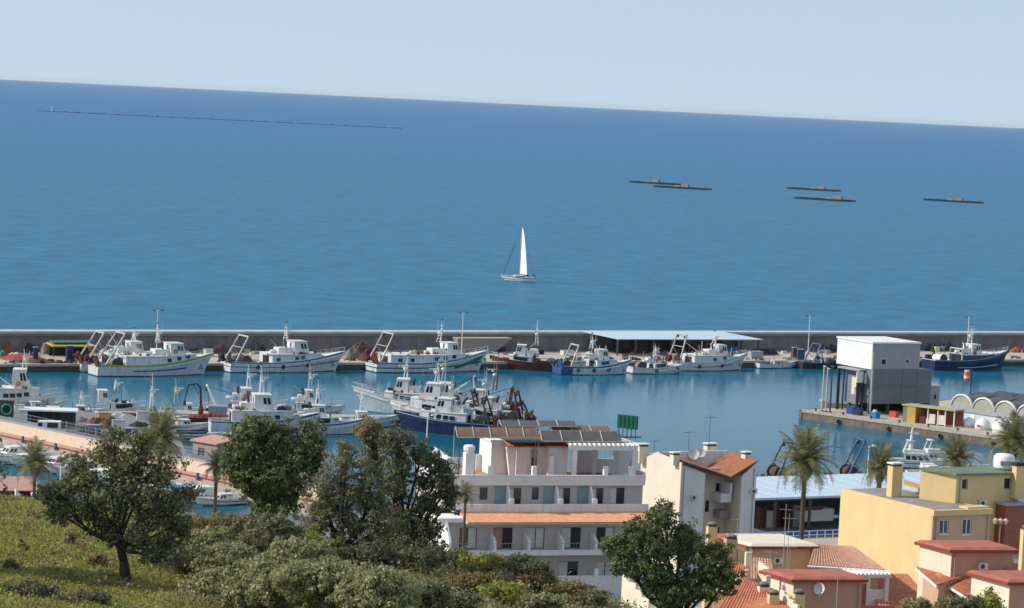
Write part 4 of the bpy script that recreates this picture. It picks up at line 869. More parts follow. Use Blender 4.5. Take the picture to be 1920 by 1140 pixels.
G6 = 'bins and boxes on the breakwater quay'
for px, py, w, d_, hh, mk, lb in ((1488, 674, .9, .9, 2.6, 'net_brown', 'brown upright locker right of the small white boat'), (1501, 674, 1.4, 1.1, 2.2, 'steel_blue', 'blue cabinet beside the brown upright locker'), (66, 677, .8, .8, 2.6, 'hull_navy', 'navy bin standing on the red nets'), (130, 680, 1.3, 1.0, 3.2, 'hull_navy', 'dark upright tank at the quay edge left of the gallows'),
    (1063, 665, 2.6, 1.4, .9, 'crate_white', 'pale crate under the shed seen between boats'), (1416, 672, 3.0, 1.6, 1.5, 'panel_grey', 'grey container behind bow of the white trawler'), (390, 668, 1.6, 1.2, 1.4, 'boat_cream', 'cream crate behind the yellow bow')):
    t = thing('locker', lb, 'locker', P(px, py, 1.5), QY, G6)
    MB().box(-w / 2, w / 2, -d_ / 2, d_ / 2, 0, hh).build('body', mk, t); MB().box(-w / 2 - .05, w / 2 + .05, -d_ / 2 - .05, d_ / 2 + .05, hh + .003, hh + .1).build('lid', 'galvanised', t)
t = thing('market_stall', 'low stall with yellow edge and green roof on the quay', 'stall', P(100, 669, 1.5), QY)
MB().slab([(-.5, -.5, 2.2), (8.4, -.5, 2.2), (8.4, 2.8, 2.6), (-.5, 2.8, 2.6)], .25).build('roof', 'stripe_yellow', t); MB().slab([(0, .5, 2.75), (8, .5, 2.75), (8, 2.7, 2.95), (0, 2.7, 2.95)], .1).build('cover', 'net_green', t); MB().box(0, 8, 2.3, 2.5, .01, 2.1).build('back_panel', 'black_shade', t)
for x in (0, 4, 7.8): MB().box(x, x + .15, 0, .15, 0, 1.96).build('post', 'steel_dark', t)
# ================================================================== RIGHT PIER
KR = Fr(P(1500, 768, 1.7), P(1872, 820, 1.7), 0)
pr = thingf('pier', 'broad stone pier on the right carrying the ice tower', 'pier', KR)
MB().box(.5, 160, .6, 46, -3, 1.66).build('pier_core', 'concrete_dark', pr)
MB().box(.45, 160, 1.25, 46, 1.663, 1.69).build('pier_deck', 'concrete_deck', pr)
seg = KR.len / 9.0
eb = MB().box(0.02, seg - .03, 0, 1.25, 1.3, 1.75).mesh('edge_stone', M('concrete')); lb_ = MB().box(.03, seg - .04, .12, .6, -3, 1.297).mesh('wall_stone', M('pier_stone'))
for i in range(16): inst('edge_stone', eb, pr, (i * seg, RND.uniform(0, .03), 0)); inst('wall_stone', lb_, pr, (i * seg, RND.uniform(0, .04), 0))
MB().box(-.2, .45, .0, 44, -3, 1.74).build('pier_head', 'pier_stone', pr)
for i in range(7): MB().lathe([(.22, 0), (.14, .2), (.26, .45), (.1, .5)], (0, 0, 0), 8).build('bollard', 'steel_dark', pr, loc=(3 + i * seg * 1.3, .8, 1.75))
# fender tyres hung on the quay face
for i in range(4): MB().ring((0, 0, 0), .34, .12, 'y', 12, 5).build('tyre', 'tyre', pr, loc=(9 + i * 11.2, -.05, .5))
# ice tower
XW, YW = KR.ong(1592, 790, 1.7)
A_ = P(1640, 777, 1.7); TW = Fr(A_, None, 1.7, yaw=R(29))
t = thingf('ice_tower', 'tall grey ice factory tower with white upper box on legs', 'tower', TW)
def R4(a, b, c, d, y=0): return TW.rect(a, b, c, d, y)
x0, x1, z0, z1 = R4(1636, 693, 1746, 757); xl = TW.onp(1586, 700, 2.0)[0]; D = 8.0
nb = 4; 
bd = MB().box(x0, x1, .1, D, z0, z1).build('body', 'corrugated_grey', t)
for i in range(nb):
    for j, (za, zb) in enumerate(((z0, lerp(z0, z1, .49)), (lerp(z0, z1, .5), z1))):
        MB().box(lerp(x0, x1, i / nb) + .04, lerp(x0, x1, (i + 1) / nb) - .04, 0, .097, za + .03, zb - .03).build('panel', 'corrugated_grey', bd)
nrb = MB()
for i in range(int((x1 - x0) / .35)): nrb.box(x0 + .1 + i * .35, x0 + .2 + i * .35, -.04, -.003, z0 + .05, z1 - .05)
nrb.build('rib', 'corrugated_grey', bd, kind='stuff')
u0, u1, w0, w1 = R4(1637, 645, 1726, 693)
ub = MB().box(u0, u1, .3, 11.2, w0, w1).build('upper_box', 'panel_white', t)
MB().slab([(u0 - .15, .1, w1 + .3), (u1 + .15, .1, w1 + .3), (u1 + .15, 11.4, w1 + .34), (u0 - .15, 11.4, w1 + .34)], .28).build('roof', 'white_paint', ub)
# front of the white box painted grey for the shade on it, with two small square openings
MB().box(u0 + .05, u1 - .02, .2, .297, w0 + .05, w1 - .05).build('shaded_front', 'panel_grey', ub)
for (a, b, c, d) in ((1651, 672, 1662, 685), (1697, 673, 1705, 682)):
    q = R4(a, b, c, d, .2); f = MB().box(q[0], q[1], .14, .197, q[2], q[3]).build('window', 'steel_pale', ub); MB().box(q[0] + .2, q[1] - .2, .11, .137, q[2] + .2, q[3] - .2).build('pane', 'black_shade', f)
# gantry platform to the left with two hanging white panels, chute and legs
px0 = TW.onp(1588, 695, 6.0)[0]
MB().box(px0, x0 - .02, 2.2, 9, w0 - .55, w0 - .25).build('platform', 'galvanised', t)
for (a, b, c, d) in ((1588, 694, 1600, 714), (1603, 696, 1620, 716)): q = R4(a, b, c, d, 5.0); MB().box(q[0], q[1], 1.9, 2.1, q[2], q[3]).build('hatch_panel', 'panel_white', t)
g = MB(); gx = px0
for x in (px0 + .3, px0 + 2.6, x0 - 1.6, x0 - .3):
    for y in (2.5, 8.6): g.box(x - .12, x + .12, y - .12, y + .12, 0, w0 - .56)
for z in (2.0, 4.4, 6.6): g.box(px0 + .3, x0 - .3, 2.42, 2.56, z, z + .12)
g.tube((px0 + .3, 2.5, 2), (x0 - .3, 2.5, 6.6), .06, n=4).tube((px0 + .3, 2.5, 6.6), (x0 - .3, 2.5, 2), .06, n=4); g.build('gantry_legs', 'steel_dark', t)
MB().box(px0 + 1.5, x0 - .05, 3.6, 8.4, 1.4, w0 - 2.2).build('machine_house', 'corrugated_grey', t)
MB().box(px0 + 1.8, x0 - .5, 3.4, 3.57, 1.8, w0 - 2.5).build('glazing', 'pale_blue', t)
MB().box(px0 - .1, px0 + .8, 2.8, 4.2, 3.3, 6.4).build('duct', 'boat_cream', t)
MB().tube((x0 - .3, -.1, 0), (x0 - .3, -.1, w1 - 1.5), .14, n=6).build('pipe', 'steel_pale', t)
for i, x in enumerate((x0 + .3, lerp(x0, x1, .33), lerp(x0, x1, .66), x1 - .4)): MB().box(x - .25, x + .25, .8, 1.3, 0, z0 + .0).build('leg', 'concrete_dark', t); MB().box(x - .25, x + .25, D - 1, D - .5, 0, z0).build('leg', 'concrete_dark', t)
MB().box(x0 + .5, x1 - .3, 5, 5.3, .01, z0 - .01).build('shade_backing', 'black_shade', t)  # dark sheet standing in for the shade under the tower
q = R4(1744, 724, 1763, 757, 1.0); kz = MB().box(q[0] + .02, q[1], 1.2, 4, 0, q[3]).build('annex', 'panel_grey', t); MB().box(q[0] + .02, q[1] + .1, 1.1, 4.1, q[3] + .003, q[3] + .2).build('roof', 'white_paint', kz); MB().box(q[0] + 1.1, q[0] + 1.5, 1.14, 1.197, q[3] - 2.4, q[3] - 1.6).build('window', 'black_shade', kz)
# poles on the pier head
G7 = 'tall poles on the pier head'
for px, by, ty, mk, lb in ((1541, 771, 684, 'steel_pale', 'leftmost pale pole on the pier head'), (1548, 772, 688, 'steel_pale', 'second pale pole on the pier head'), (1556, 773, 684, 'steel_dark', 'dark pole nearest the ice tower with lamp arm')):
    B = P(px, by, 1.7); h_ = (by - ty) * B.y / F_PX; t = thing('pole', lb, 'pole', B, KR.yaw, G7); MB().tube((0, 0, 0), (0, 0, h_), .17, .13, 8).build('shaft', mk, t); MB().box(-.3, .3, -.3, .3, 0, .15).build('base_plate', 'steel_dark', t); MB().box(-.2, .5, -.1, .1, h_ - .3, h_ - .1).build('bracket', mk, t)
tag(MB().box(-3, 3, -.3, .3, 0, .9).box(-3, -2.4, -.3, 2.6, .9, 1.3).build('low_wall', 'concrete_deck', None, loc=P(1575, 768, 1.7) + Vector((0, 3, 0)), rot=(0, 0, .1)), 'low pale wall at the pier head beside the tower legs', 'wall')
B = P(1640, 784, 1.7); t = thing('fish_tub', 'bright blue plastic tub standing in front of ice tower', 'tub', B, KR.yaw); MB().lathe([(.9, 0), (1.1, 1.1), (1.15, 1.15), (1.0, 1.15), (.9, .3)], n=4).build('tub', 'tarp_blue', t, rot=(0, 0, R(45))); MB().lathe([(.5, 1.0), (.35, 1.5)], (0, 0, 0), 8).build('ice_load', 'crate_white', t)
for px, py, s, mk, lb in ((1608, 778, .8, 'hull_navy', 'dark blue tub stack under the gantry'), (1598, 776, .9, 'stripe_blue', 'blue tub at the left foot of the ice tower'), (1676, 782, .7, 'life_red', 'red tub in the dark under the tower')):
    t = thing('fish_tub', lb, 'tub', P(px, py, 1.7), KR.yaw, 'fish tubs under the ice tower'); MB().box(-s, s, -s * .7, s * .7, 0, s * 1.4).build('tub', mk, t); MB().box(-s - .04, s + .04, -s * .7 - .04, s * .7 + .04, s * 1.4 + .003, s * 1.5).build('rim', mk, t)
# yellow and green kiosk
A, B = P(1692, 790, 1.7), P(1790, 802, 1.7); KF = Fr(A, B, 1.7); t = thingf('kiosk', 'long kiosk with mustard end wall and thin yellow roof edge', 'kiosk', KF)
L_ = KF.len; H_ = 2.9
MB().box(0, .9, 0, 3, 0, H_).build('side_wall', 'green_paint', t); MB().box(.903, 2.6, -.1, 3, 0, H_).build('end_wall', 'plaster_ochre', t)
MB().box(2.603, L_, 2.6, 3, 0, H_).build('back_wall', 'brick_red', t); MB().box(-.1, L_ + .05, -.15, 3.1, H_ + .003, H_ + .2).build('roof', 'panel_grey', t); MB().box(-.15, L_ + .1, -.25, -.153, H_ - .02, H_ + .24).build('fascia', 'stripe_yellow', t)
for x in (4.9, 6.9, 8.4, L_ - .4): MB().box(x, x + .18, .1, .28, 0, H_ - .01).build('post', 'white_metal', t)
for x in (5.3, 7.15): MB().box(x, x + 1.2, .15, .25, .2, 1.9).build('poster_panel', 'boat_cream', t)
MB().box(3.0, 4.4, .4, 1.3, .01, 1.3).build('counter', 'maroon', t); MB().box(4.45, 5.2, .5, 1.4, .01, 1.0).build('freezer', 'crate_white', t)
# arched boat sheds
A, B = P(1783, 789, 1.7), P(1920, 812, 1.7); AR = Fr(A, PD(1925, 812, B.y + .0), 1.7); t = thingf('arched_shed', 'long boat shed with scalloped white barrel vault roof ends', 'shed', AR)
xw0 = AR.onp(1783, 770, 0)[0]; aw = AR.onp(1842, 760, 0)[0] - AR.onp(1801, 760, 0)[0]; na = 9; zb = AR.onp(1801, 760, 0)[1]; zb = min(zb, 4.4)
X0 = xw0; DD = 22
MB().box(X0, X0 + na * aw, 0, .3, 0, zb - 1.0).build('front_wall', 'pale_blue', t); MB().box(X0, X0 + na * aw, -.25, .35, zb - .997, zb - .2).build('eaves_band', 'panel_grey', t)
MB().box(X0, X0 + .3, .35, DD, 0, zb - .3).build('side_wall', 'plaster_white', t)
for i in range(na):
    a0 = X0 + i * aw; n = 10; pts = [(a0 + aw * .5 - aw * .48 * math.cos(math.pi * k / n), zb - .2 + aw * .38 * math.sin(math.pi * k / n)) for k in range(n + 1)]
    vo = MB().xprism(pts, .1, DD).build('vault', 'roof_grey', t)
    MB().xprism([(x, z) for x, z in pts], .0, .097).build('gable_fill', 'arch_fill', vo)
    rim = MB()
    for k in range(n):
        (xa, za), (xb, zc) = pts[k], pts[k + 1]; rim.add([(xa, -.22, za), (xb, -.22, zc), (xb, .14, zc), (xa, .14, za), (xa, -.22, za + .26), (xb, -.22, zc + .26), (xb, .14, zc + .26), (xa, .14, za + .26)], [(0, 1, 5, 4), (4, 5, 6, 7), (0, 4, 7, 3), (1, 2, 6, 5), (2, 3, 7, 6), (0, 3, 2, 1)])
    rim.build('vault_rim', 'arch_white', vo)
    for s in (.3, .75):
        MB().slab([(a0 + .2, 4 + 12 * s - 4, zb + aw * .3), (a0 + aw - .3, 4 + 12 * s - 4, zb + aw * .3), (a0 + aw - .3, 7.0 + 12 * s - 4, zb + aw * .3 + .55), (a0 + .2, 7.0 + 12 * s - 4, zb + aw * .3 + .55)], .08).build('solar_panel', 'solar_dark', vo)
for i, (u, m_) in enumerate(((.35, 'white_paint'), (.9, 'white_paint'), (1.6, 'crate_white'), (2.4, 'white_paint'), (3.3, 'steel_blue'), (4.4, 'white_paint'))): MB().box(X0 + u * aw, X0 + (u + (.22 if i < 2 else .5)) * aw, -.12, -.003, 0, zb - 1.3).build('door', m_, t)
for i, (px, py, s, lb) in enumerate(((1842, 805, 1.4, 'white boat hull on end with a red mark by the sheds'), (1878, 812, 1.7, 'white domed boat cover in front of the arched sheds'), (1817, 800, 1.2, 'white sail-shaped cover at left of the arched sheds'))):
    t = thing('covered_dinghy', lb, 'covered boat', P(px, py, 1.7), KR.yaw, 'boats stored by the arched sheds'); MB().lathe([(s * 1.0, 0), (s * 1.0, s * .6), (s * .75, s * 1.1), (s * .1, s * 1.45)], n=9).build('cover', 'white_paint', t, smooth=True)
    MB().box(-s * .9, s * .9, -s * .3, s * .3, -.0, .2).build('trolley', 'steel_dark', t)
    if i == 0: MB().box(-.25, .45, -s * 1.0 - .02, -s * .98, s * .35, s * .65).build('mark', 'life_red', t)
# channel light
B = P(1809, 722, 0) ; B = PD(1813, 758, 520); t = thing('channel_light', 'slim dark post topped by small orange and white beacon', 'beacon', Vector((B.x, B.y, 1.6)), 0)
hb = (PD(1810, 702, 520).z - 1.6); MB().tube((.5, 0, 0), (.5, 0, hb + 1.2), .13, .1, 7).build('post', 'steel_dark', t); MB().lathe([(.5, hb - 1.2), (.55, hb - .7)], (-.3, 0, 0), 10).build('lower_band', 'life_red', t); MB().lathe([(.55, hb - .69), (.55, hb - .2)], (-.3, 0, 0), 10).build('white_band', 'crate_white', t); MB().lathe([(.55, hb - .19), (.5, hb + .5)], (-.3, 0, 0), 10).build('lantern', 'plastic_orange', t); MB().lathe([(.5, hb + .51), (.5, hb + .8)], (-.3, 0, 0), 10).build('cap', 'crate_white', t)
# orange buoy and gull
q = P(968, 790, 0); t = thing('mooring_buoy', 'round bright orange buoy at the tip of the middle pier', 'buoy', Vector((q.x, q.y, .3)), 0); MB().ball((0, 0, .55), .68, 14).build('float', 'plastic_orange', t, smooth=True); MB().tube((0, 0, 1.15), (0, 0, 1.5), .1, n=6).build('eye', 'steel_dark', t)
# navigation mark at pier end
for px, by, ty, lb in ((982, 790, 764, 'small white channel mark at the right end of the cluster'),):
    q = P(px, by, 1.2); t = thing('pier_light', lb, 'beacon', Vector((q.x, q.y, 0)), 0); MB().lathe([(1.6, -.5), (1.6, .9)], n=10).build('base', 'concrete_dark', t); MB().tube((0, 0, .9), (0, 0, 3), .12, n=6).build('post', 'white_metal', t)
# ================================================================== LEFT ROAD PIER
RP = Fr(P(0, 799, 2.8), P(440, 890, 2.8), 0); t = thingf('causeway', 'causeway road with beige parapet wall and pink footway', 'causeway', RP)
MB().box(-80, RP.len + 20, .35, 7.5, -3, 2.8).build('road', 'asphalt', t)
MB().box(-80, RP.len + 20, 0, .3, -3, 3.7).build('parapet', 'plaster_beige', t); MB().box(-80, RP.len + 20, -.08, .38, 3.703, 3.85).build('parapet_cap', 'panel_grey', t)
MB().box(-80, RP.len + 20, -2.6, -.003, -3, 2.0).build('footway', 'paving_pink', t); MB().box(-80, RP.len + 20, -3.1, -2.603, -3, 1.6).build('quay_edge', 'concrete', t)
MB().box(-80, RP.len + 20, -2.75, -2.58, 2.003, 2.1).build('kerb', 'roof_fascia', t)
for i in range(9): MB().box(-.15, .15, -.15, .15, 1.9, 2.9).build('power_post', 'steel_blue', t, loc=(2 + i * 8.5, -2.9, -.25))
g = MB()
for i in range(30): x = -5 + i * 2.2; g.tube((x, 7.2, 2.8), (x, 7.2, 3.8), .03, n=4)
g.tube((-5, 7.2, 3.8), (60, 7.2, 3.8), .03, n=4).tube((-5, 7.2, 3.3), (60, 7.2, 3.3), .025, n=4); g.build('railing', 'galvanised', t)
# quayside apron joining the causeway and the middle pier
ap = [P(-60, 790, 1.3), P(-60, 768, 1.3), P(140, 772, 1.3), P(240, 776, 1.3), P(330, 806, 1.3), P(350, 850, 1.3), P(250, 850, 1.3)]
m = MB().prism([(p.x, p.y) for p in ap][::-1], -3, 1.32); struct('quay_apron', m, 'asphalt')
# long flat roofed stores
A, B = P(36, 800, 1.3), P(142, 803, 1.3); SF = Fr(A, B, 1.3); t = thingf('store_shed', 'long low store with bright flat white roof and dark open front', 'shed', SF); L_ = SF.len
MB().box(-.2, L_ + .3, -.4, 4, 2.5, 2.72).build('roof', 'white_paint', t); MB().box(0, 1.2, 0, 3.8, 0, 2.497).build('end_wall', 'plaster_white', t); MB().box(1.203, L_, 3.0, 3.8, 0, 2.497).build('back_wall', 'concrete_dark', t)
for i in range(5): MB().box(-.1, .1, -.1, .1, 0, 2.497).build('post', 'steel_dark', t, loc=(2.2 + i * (L_ - 2.6) / 4, 0, 0))
A = P(15, 798, 1.3); t = thing('tan_locker', 'tan upright locker left of the white roofed store', 'locker', A + Vector((1.0, 0, 0)), .1); MB().box(0, 1.3, 0, 1.2, 0, 3.2).build('body', 'boat_cream', t); MB().box(-.05, 1.35, -.05, 1.25, 3.203, 3.3).build('top', 'panel_grey', t)
A = P(2, 790, 1.3); t = thing('round_sign', 'round green sign on a dark panel at the left edge', 'sign', A + Vector((0, -.5, 0)), .0); MB().box(-1.3, 2.0, 0, .2, .8, 3.4).build('panel', 'steel_dark', t); MB().ring((.9, -.08, 2.0), .75, .14, 'y', 20, 5).build('ring', 'sign_green', t); MB().lathe([(.55, -.03), (.55, .03)], (.9, -.03, 2.0), 16, Matrix.Rotation(R(90), 4, 'X')).build('disc', 'net_dark', t)
for s in (-1.1, 1.8): MB().box(s - .06, s + .06, .04, .16, -.1, .8).build('post', 'steel_dark', t)
A, B = P(64, 812, 2.0), P(112, 814, 2.0); VF = Fr(A, B, 1.9); t = thingf('delivery_van', 'white van with wide dark side window below the store', 'van', VF); L_ = min(4.6, VF.len)
vb = MB().xprism([(0, .35), (0, 1.1), (.5, 1.9), (L_, 1.95), (L_, .35)], 0, 1.8).build('body', 'white_paint', t); MB().box(.55, 1.2, -.03, -.003, 1.15, 1.7).build('window', 'window_dark', vb); MB().box(1.9, L_ - .3, -.03, -.003, 1.0, 1.75).build('window', 'window_dark', vb)
for x in (.9, L_ - .9): inst('wheel', wm, t, (x, 0.05, .34))
# net cage fence
A, B = P(112, 822, 2.8), P(205, 842, 2.8); NF = Fr(A + Vector((0, 6, 0)), B + Vector((0, 6, 0)), 1.3); t = thingf('mesh_fence', 'tall dark mesh fence beside the causeway', 'fence', NF); L_ = NF.len
for i in range(6): MB().tube((0, 0, 0), (0, 0, 3.4), .07, n=5).build('post', 'galvanised', t, loc=(L_ * i / 5, 0, 0))
g = MB()
for i in range(12): g.tube((0, 0, .3 + i * .27), (L_, 0, .3 + i * .27), .035, n=4)
for i in range(40): g.tube((L_ * i / 39, 0, 0.1), (L_ * i / 39, 0, 3.4), .02, n=4)
g.build('mesh', 'steel_dark', t)
heap(165, 826, 60, 2.3, 'net_dark', 'dark net mound behind the mesh fence', 5, z=1.3)
for a in ((205, 800, 34, 1.8, 'net_brown', 'brown gear on the apron left of the large palm', 3), (232, 812, 40, 1.1, 'net_grey', 'grey gear heap on the apron by the palm crown', 4), (180, 793, 30, 1.0, 'rust', 'rusty net strip at the apron edge'), (262, 800, 34, 1.0, 'net_dark', 'dark heap on the apron behind the palm'), (215, 783, 44, 1.2, 'crate_white', 'pale crates heap at the back of the apron'), (150, 790, 26, .9, 'net_grey', 'small grey net heap beside the white roofed store'), (285, 815, 34, 1.5, 'net_grey', 'grey net heap on the apron right of the palm crown'), (300, 832, 30, 1.3, 'rust', 'rusty gear near the apron end')):
    heap(*a[:6], *( (a[6],) if len(a) > 6 else ()), z=1.3)
for a in ((175, 812, 'tarp_blue', 'blue tote on the apron by the mesh fence'), (222, 803, 'crate_white', 'white tote on the apron below the lattice mast'), (247, 818, 'steel_blue', 'dark blue tote nearest the big palm'), (196, 788, 'plastic_yellow', 'yellow tote at the harbour side of the apron'), (268, 786, 'crate_white', 'white tote at the head of the middle pier')):
    t = thing('tote_box', a[3], 'crate', P(a[0], a[1], 1.32), .2, 'totes on the apron'); MB().box(-1, 1, -.7, .7, 0, 1.2).build('body', a[2], t); MB().box(-1.05, 1.05, -.75, .75, 1.203, 1.32).build('lid', 'panel_grey', t)
# pink hut on the causeway
A, B = P(352, 872, 2.0), P(398, 880, 2.0); HF = Fr(A + Vector((0, 6, 0)), B + Vector((0, 6, 0)), 1.3); t = thingf('pink_hut', 'small pink hut with square dark window on the causeway', 'hut', HF); L_ = HF.len; hh_ = MB(); wall(hh_, 0, L_, 0, 3.6, 0, .2, [(1.0, 2.4, 1.5, 2.6)]); hw = hh_.box(0, .2, .2, 3.4, 0, 3.6).box(L_ - .2, L_, .2, 3.4, 0, 3.6).box(0, L_, 3.4, 3.6, 0, 3.6).build('wall', 'hut_pink', t); window(t, 1.0, 2.4, 1.5, 2.6, 0, .1, 'panel_grey')
MB().slab([(-.3, -.4, 3.62), (L_ + .3, -.4, 3.62), (L_ + .3, 3.9, 4.1), (-.3, 3.9, 4.1)], .2).build('roof', 'tile_pink', t)
# small boats in the left marina
G8 = 'small white boats berthed along the causeway'
def smallboat(px, py, yaw, L, label, cov=None, hullm='boat_white', grp=G8):
    O = P(px, py, 0); t = thing('motor_boat', label, 'motor boat', O, R(yaw), grp); h = Hull(L, L * .34, .12 * L, .17 * L, .11 * L, tw=.85, rake=.12, fine=2.4, draft=.3)
    hull_parts(t, h, hullm, 'boot_dark', [(.55, .68, 'stripe_blue')], 'boat_cream', None, 0)
    z = h.top(.4) - .3
    if cov: MB().prism([(L * .1, -L * .13), (L * .6, -L * .13), (L * .75, 0), (L * .6, L * .13), (L * .1, L * .13)], z + .3, z + .62).build('cover', cov, t)
    else: cabin(t, 'cabin', L * .35, L * .72, L * .24, L * .18, z, z + .14 * L, 'boat_white', 'boat_white', front=.8, side_n=2, front_n=2, wz=(.45, .85), door=False)
    MB().box(-.35, 0, -.2, .2, .1, .9).build('outboard', 'steel_dark', t); MB().tube((L * .3, 0, z), (L * .3, 0, z + .2 * L), .03, n=4).build('staff', 'white_metal', t)
rr = random.Random(3)
def berthed(i, x, L, label, cov):
    p = RP.w(x, -3.5, 0); q = CAM + (p - CAM); d = p - CAM; k = F_PX / d.dot(FW); smallboat(960 + d.dot(RT) * k, 570 - d.dot(UP) * k, math.degrees(RP.yaw) - 90 + rr.uniform(-7, 7), L, label, cov)
names = ['berthed boat cut by the left edge', 'second berthed boat from the left edge, navy cover', 'white berthed boat third from the left edge', 'large white berthed boat beside the left palm crown', 'covered berthed boat behind the left palm crown', 'white berthed boat right of the left palm crown', 'cream covered boat by the white flag mast', 'white berthed boat just left of the olive crown', 'berthed boat seen through the olive crown, left part', 'navy covered boat seen through the olive crown', 'berthed boat seen through the middle of olive crown', 'white covered boat behind the right side of olive crown', 'berthed boat emerging right of the olive crown', 'white cabin boat second right of the olive crown', 'cream covered boat left of the slender palm trunk', 'white cabin boat next to the slender palm trunk', 'blue covered boat right of the slender palm trunk', 'white boat between the palm trunk and dark rounded tree', 'berthed boat nearest the dark rounded tree', 'last berthed boat, partly behind the dark rounded tree']
for i, nm in enumerate(names):
    cv = 'canvas_navy' if 'navy' in nm else 'tarp_blue' if 'blue covered' in nm else 'canvas_white' if 'covered' in nm else None
    berthed(i, -1.5 + i * 3.45, rr.uniform(6.2, 8.8) + (1.2 if 'large' in nm else 0), nm, cv)
# pink roofed building at left edge
A, B = P(-40, 938, GZ), P(72, 938, GZ); PF = Fr(A, B, 1.0); t = thingf('boathouse', 'low building with faded pink roof at the left edge', 'building', PF); L_ = PF.len
zz = PF.onp(20, 920, 0)[1]; MB().box(0, L_, 0, 5, 0, zz).build('wall', 'maroon', t); MB().slab([(-.4, -.5, zz + .1), (L_ + .3, -.5, zz + .1), (L_ + .3, 5.6, zz + 1.0), (-.4, 5.6, zz + 1.0)], .097).build('roof', 'paving_pink', t)
x_, z_ = PF.onp(28, 936, -1); x2_, z2_ = PF.onp(50, 917, -1); MB().xprism([(x_, z_ - .5), (x2_ + .5, z_ - .5), (x_, z2_)], -1.4, -.6).build('white_gable', 'white_paint', t); x3_ = PF.onp(68, 930, -1)[0]; MB().box(x2_ + .6, x3_, -1.3, -.6, 0, (z_ + z2_) / 2 + .2).build('panel', 'panel_white', t)
lamp('white mast with red flag beside the olive tree at left', 112, 938, 872, d=330, name='flag_mast', group=None, double=False, r=.16)
lamp('white square headed lamp before the navy hulled trawler', 799, 850, 778, d=354, group=None, double=False, r=.12)
lamp('white lamp above the palm left of the yellow houses', 1626, 900, 835, d=366, group=None, double=False, r=.10)

smallboat(300, 806, 20, 7.5, 'white cabin boat moored right of the apron', None); smallboat(330, 822, 15, 6.5, 'covered boat moored before the work barge', 'canvas_navy'); smallboat(385, 830, -30, 6.5, 'blue and white boat left of the dark rounded tree', 'tarp_blue'); smallboat(372, 846, 25, 6.0, 'small white boat with orange heap by the pink hut', 'life_red')

smallboat(150, 790, 12, 7.0, 'white launch tied at the back edge of the apron', None); smallboat(205, 786, 160, 6.5, 'white boat at the apron with navy cover', 'canvas_navy'); smallboat(60, 779, 8, 7.0, 'white launch behind the white roofed store', None); smallboat(330, 800, 175, 7.0, 'low boat between lattice mast boat and barge', 'canvas_white'); smallboat(410, 822, 10, 7.5, 'white boat against the near side of the middle pier', None)
# ================================================================== HOTEL
HF = Fr(P(835, 891, 15.9), P(1200, 892, 15.9), 2.0); ht = thingf('hotel', 'white stepped hotel with roof terrace and rows of balconies', 'hotel', HF)
WX = HF.len + .4; ZT = 13.9; ZU = ZT - .75
def hx(px, py=930, y=0): return HF.onp(px, py, y)[0]
def hz(py, y=0, px=1000): return HF.onp(px, py, y)[1]
# upper floor wall with openings
zu0, zu1 = hz(950), hz(898); zu1 = min(zu1, ZU - .25)
wins = [(899, 914, 914, 937, 1, 0), (952, 977, 915, 948, 2, 1), (997, 1010, 914, 937, 1, 0), (1046, 1069, 915, 948, 2, 1), (1108, 1131, 915, 948, 2, 1), (1143, 1171, 914, 946, 2, 0)]
holes = [(hx(a), hx(b), hz(d), hz(c)) for a, b, c, d, e, f in wins]
up = wall(MB(), 0, WX, zu0 - .2, zu1, 0, .25, holes).box(0, WX, 9.5, 9.75, 0, ZU - .4).box(0, .25, .25, 9.5, zu0 - .2, zu1).box(WX - .25, WX, .25, 9.5, 0, zu1).build('upper_wall', 'plaster_taupe', ht)
for (a, b, c, d), w in zip(holes, wins): window(ht, a, b, c, d, 0, .14, 'steel_dark', 'window_dark', w[4], ('curtain', (0,)) if w[4] == 2 else None, .07)
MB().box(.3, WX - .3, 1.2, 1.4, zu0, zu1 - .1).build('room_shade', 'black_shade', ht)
# cornice, terrace floor and parapet band
MB().box(-.1, WX + .1, -.35, .6, zu1 + .002, zu1 + .3).build('cornice', 'plaster_white', ht)
MB().box(-.1, WX + .1, -.2, 9.9, zu1 + .303, ZU).build('roof_slab', 'terrace_tile', ht)
MB().box(-.1, WX + .1, -.42, -.2, zu1 + .31, ZT - .0).build('parapet', 'plaster_rose', ht); MB().box(-.15, WX + .15, -.46, -.16, ZT + .003, ZT + .08).build('parapet_cap', 'plaster_white', ht)
MB().box(-.1, -.3 + .45, -.19, 9.9, ZU + .002, ZT).build('parapet', 'plaster_white', ht)
# posts along the parapet
for px in (920, 1001, 1135, 1182): x = hx(px, 880); MB().box(x - .25, x + .25, -.3, .1, ZT + .083, ZT + 1.0).build('parapet_post', 'plaster_white', ht)
# chimney with rounded head
x = hx(881, 870, .4); c_ = MB().box(x - .5, x + .5, .3, 1.3, ZU + .003, hz(850, .4)).build('chimney', 'plaster_white', ht); MB().lathe([(.45, 0), (.62, .25), (.62, .65), (.4, .8)], (x, .8, hz(850, .4) + .003), 12).build('chimney_cap', 'plaster_white', c_)
# far parapets left
x0, x1, z0, z1 = HF.rect(838, 862, 872, 885, 3.0); MB().box(x0, x1, 3.0, 3.25, ZU, z1 + .2).build('terrace_wall', 'plaster_white', ht); MB().yprism([(3.0, ZU), (8.8, ZU), (8.8, z1 + .6), (3.0, z1 + .2)], x0 + .2, x0 + .45).build('terrace_wall', 'plaster_white', ht)
x0, x1, z0, z1 = HF.rect(893, 852, 936, 873, 8.6); MB().box(x0, x1, 8.6, 8.85, ZU, z1).build('terrace_wall', 'plaster_rose', ht)
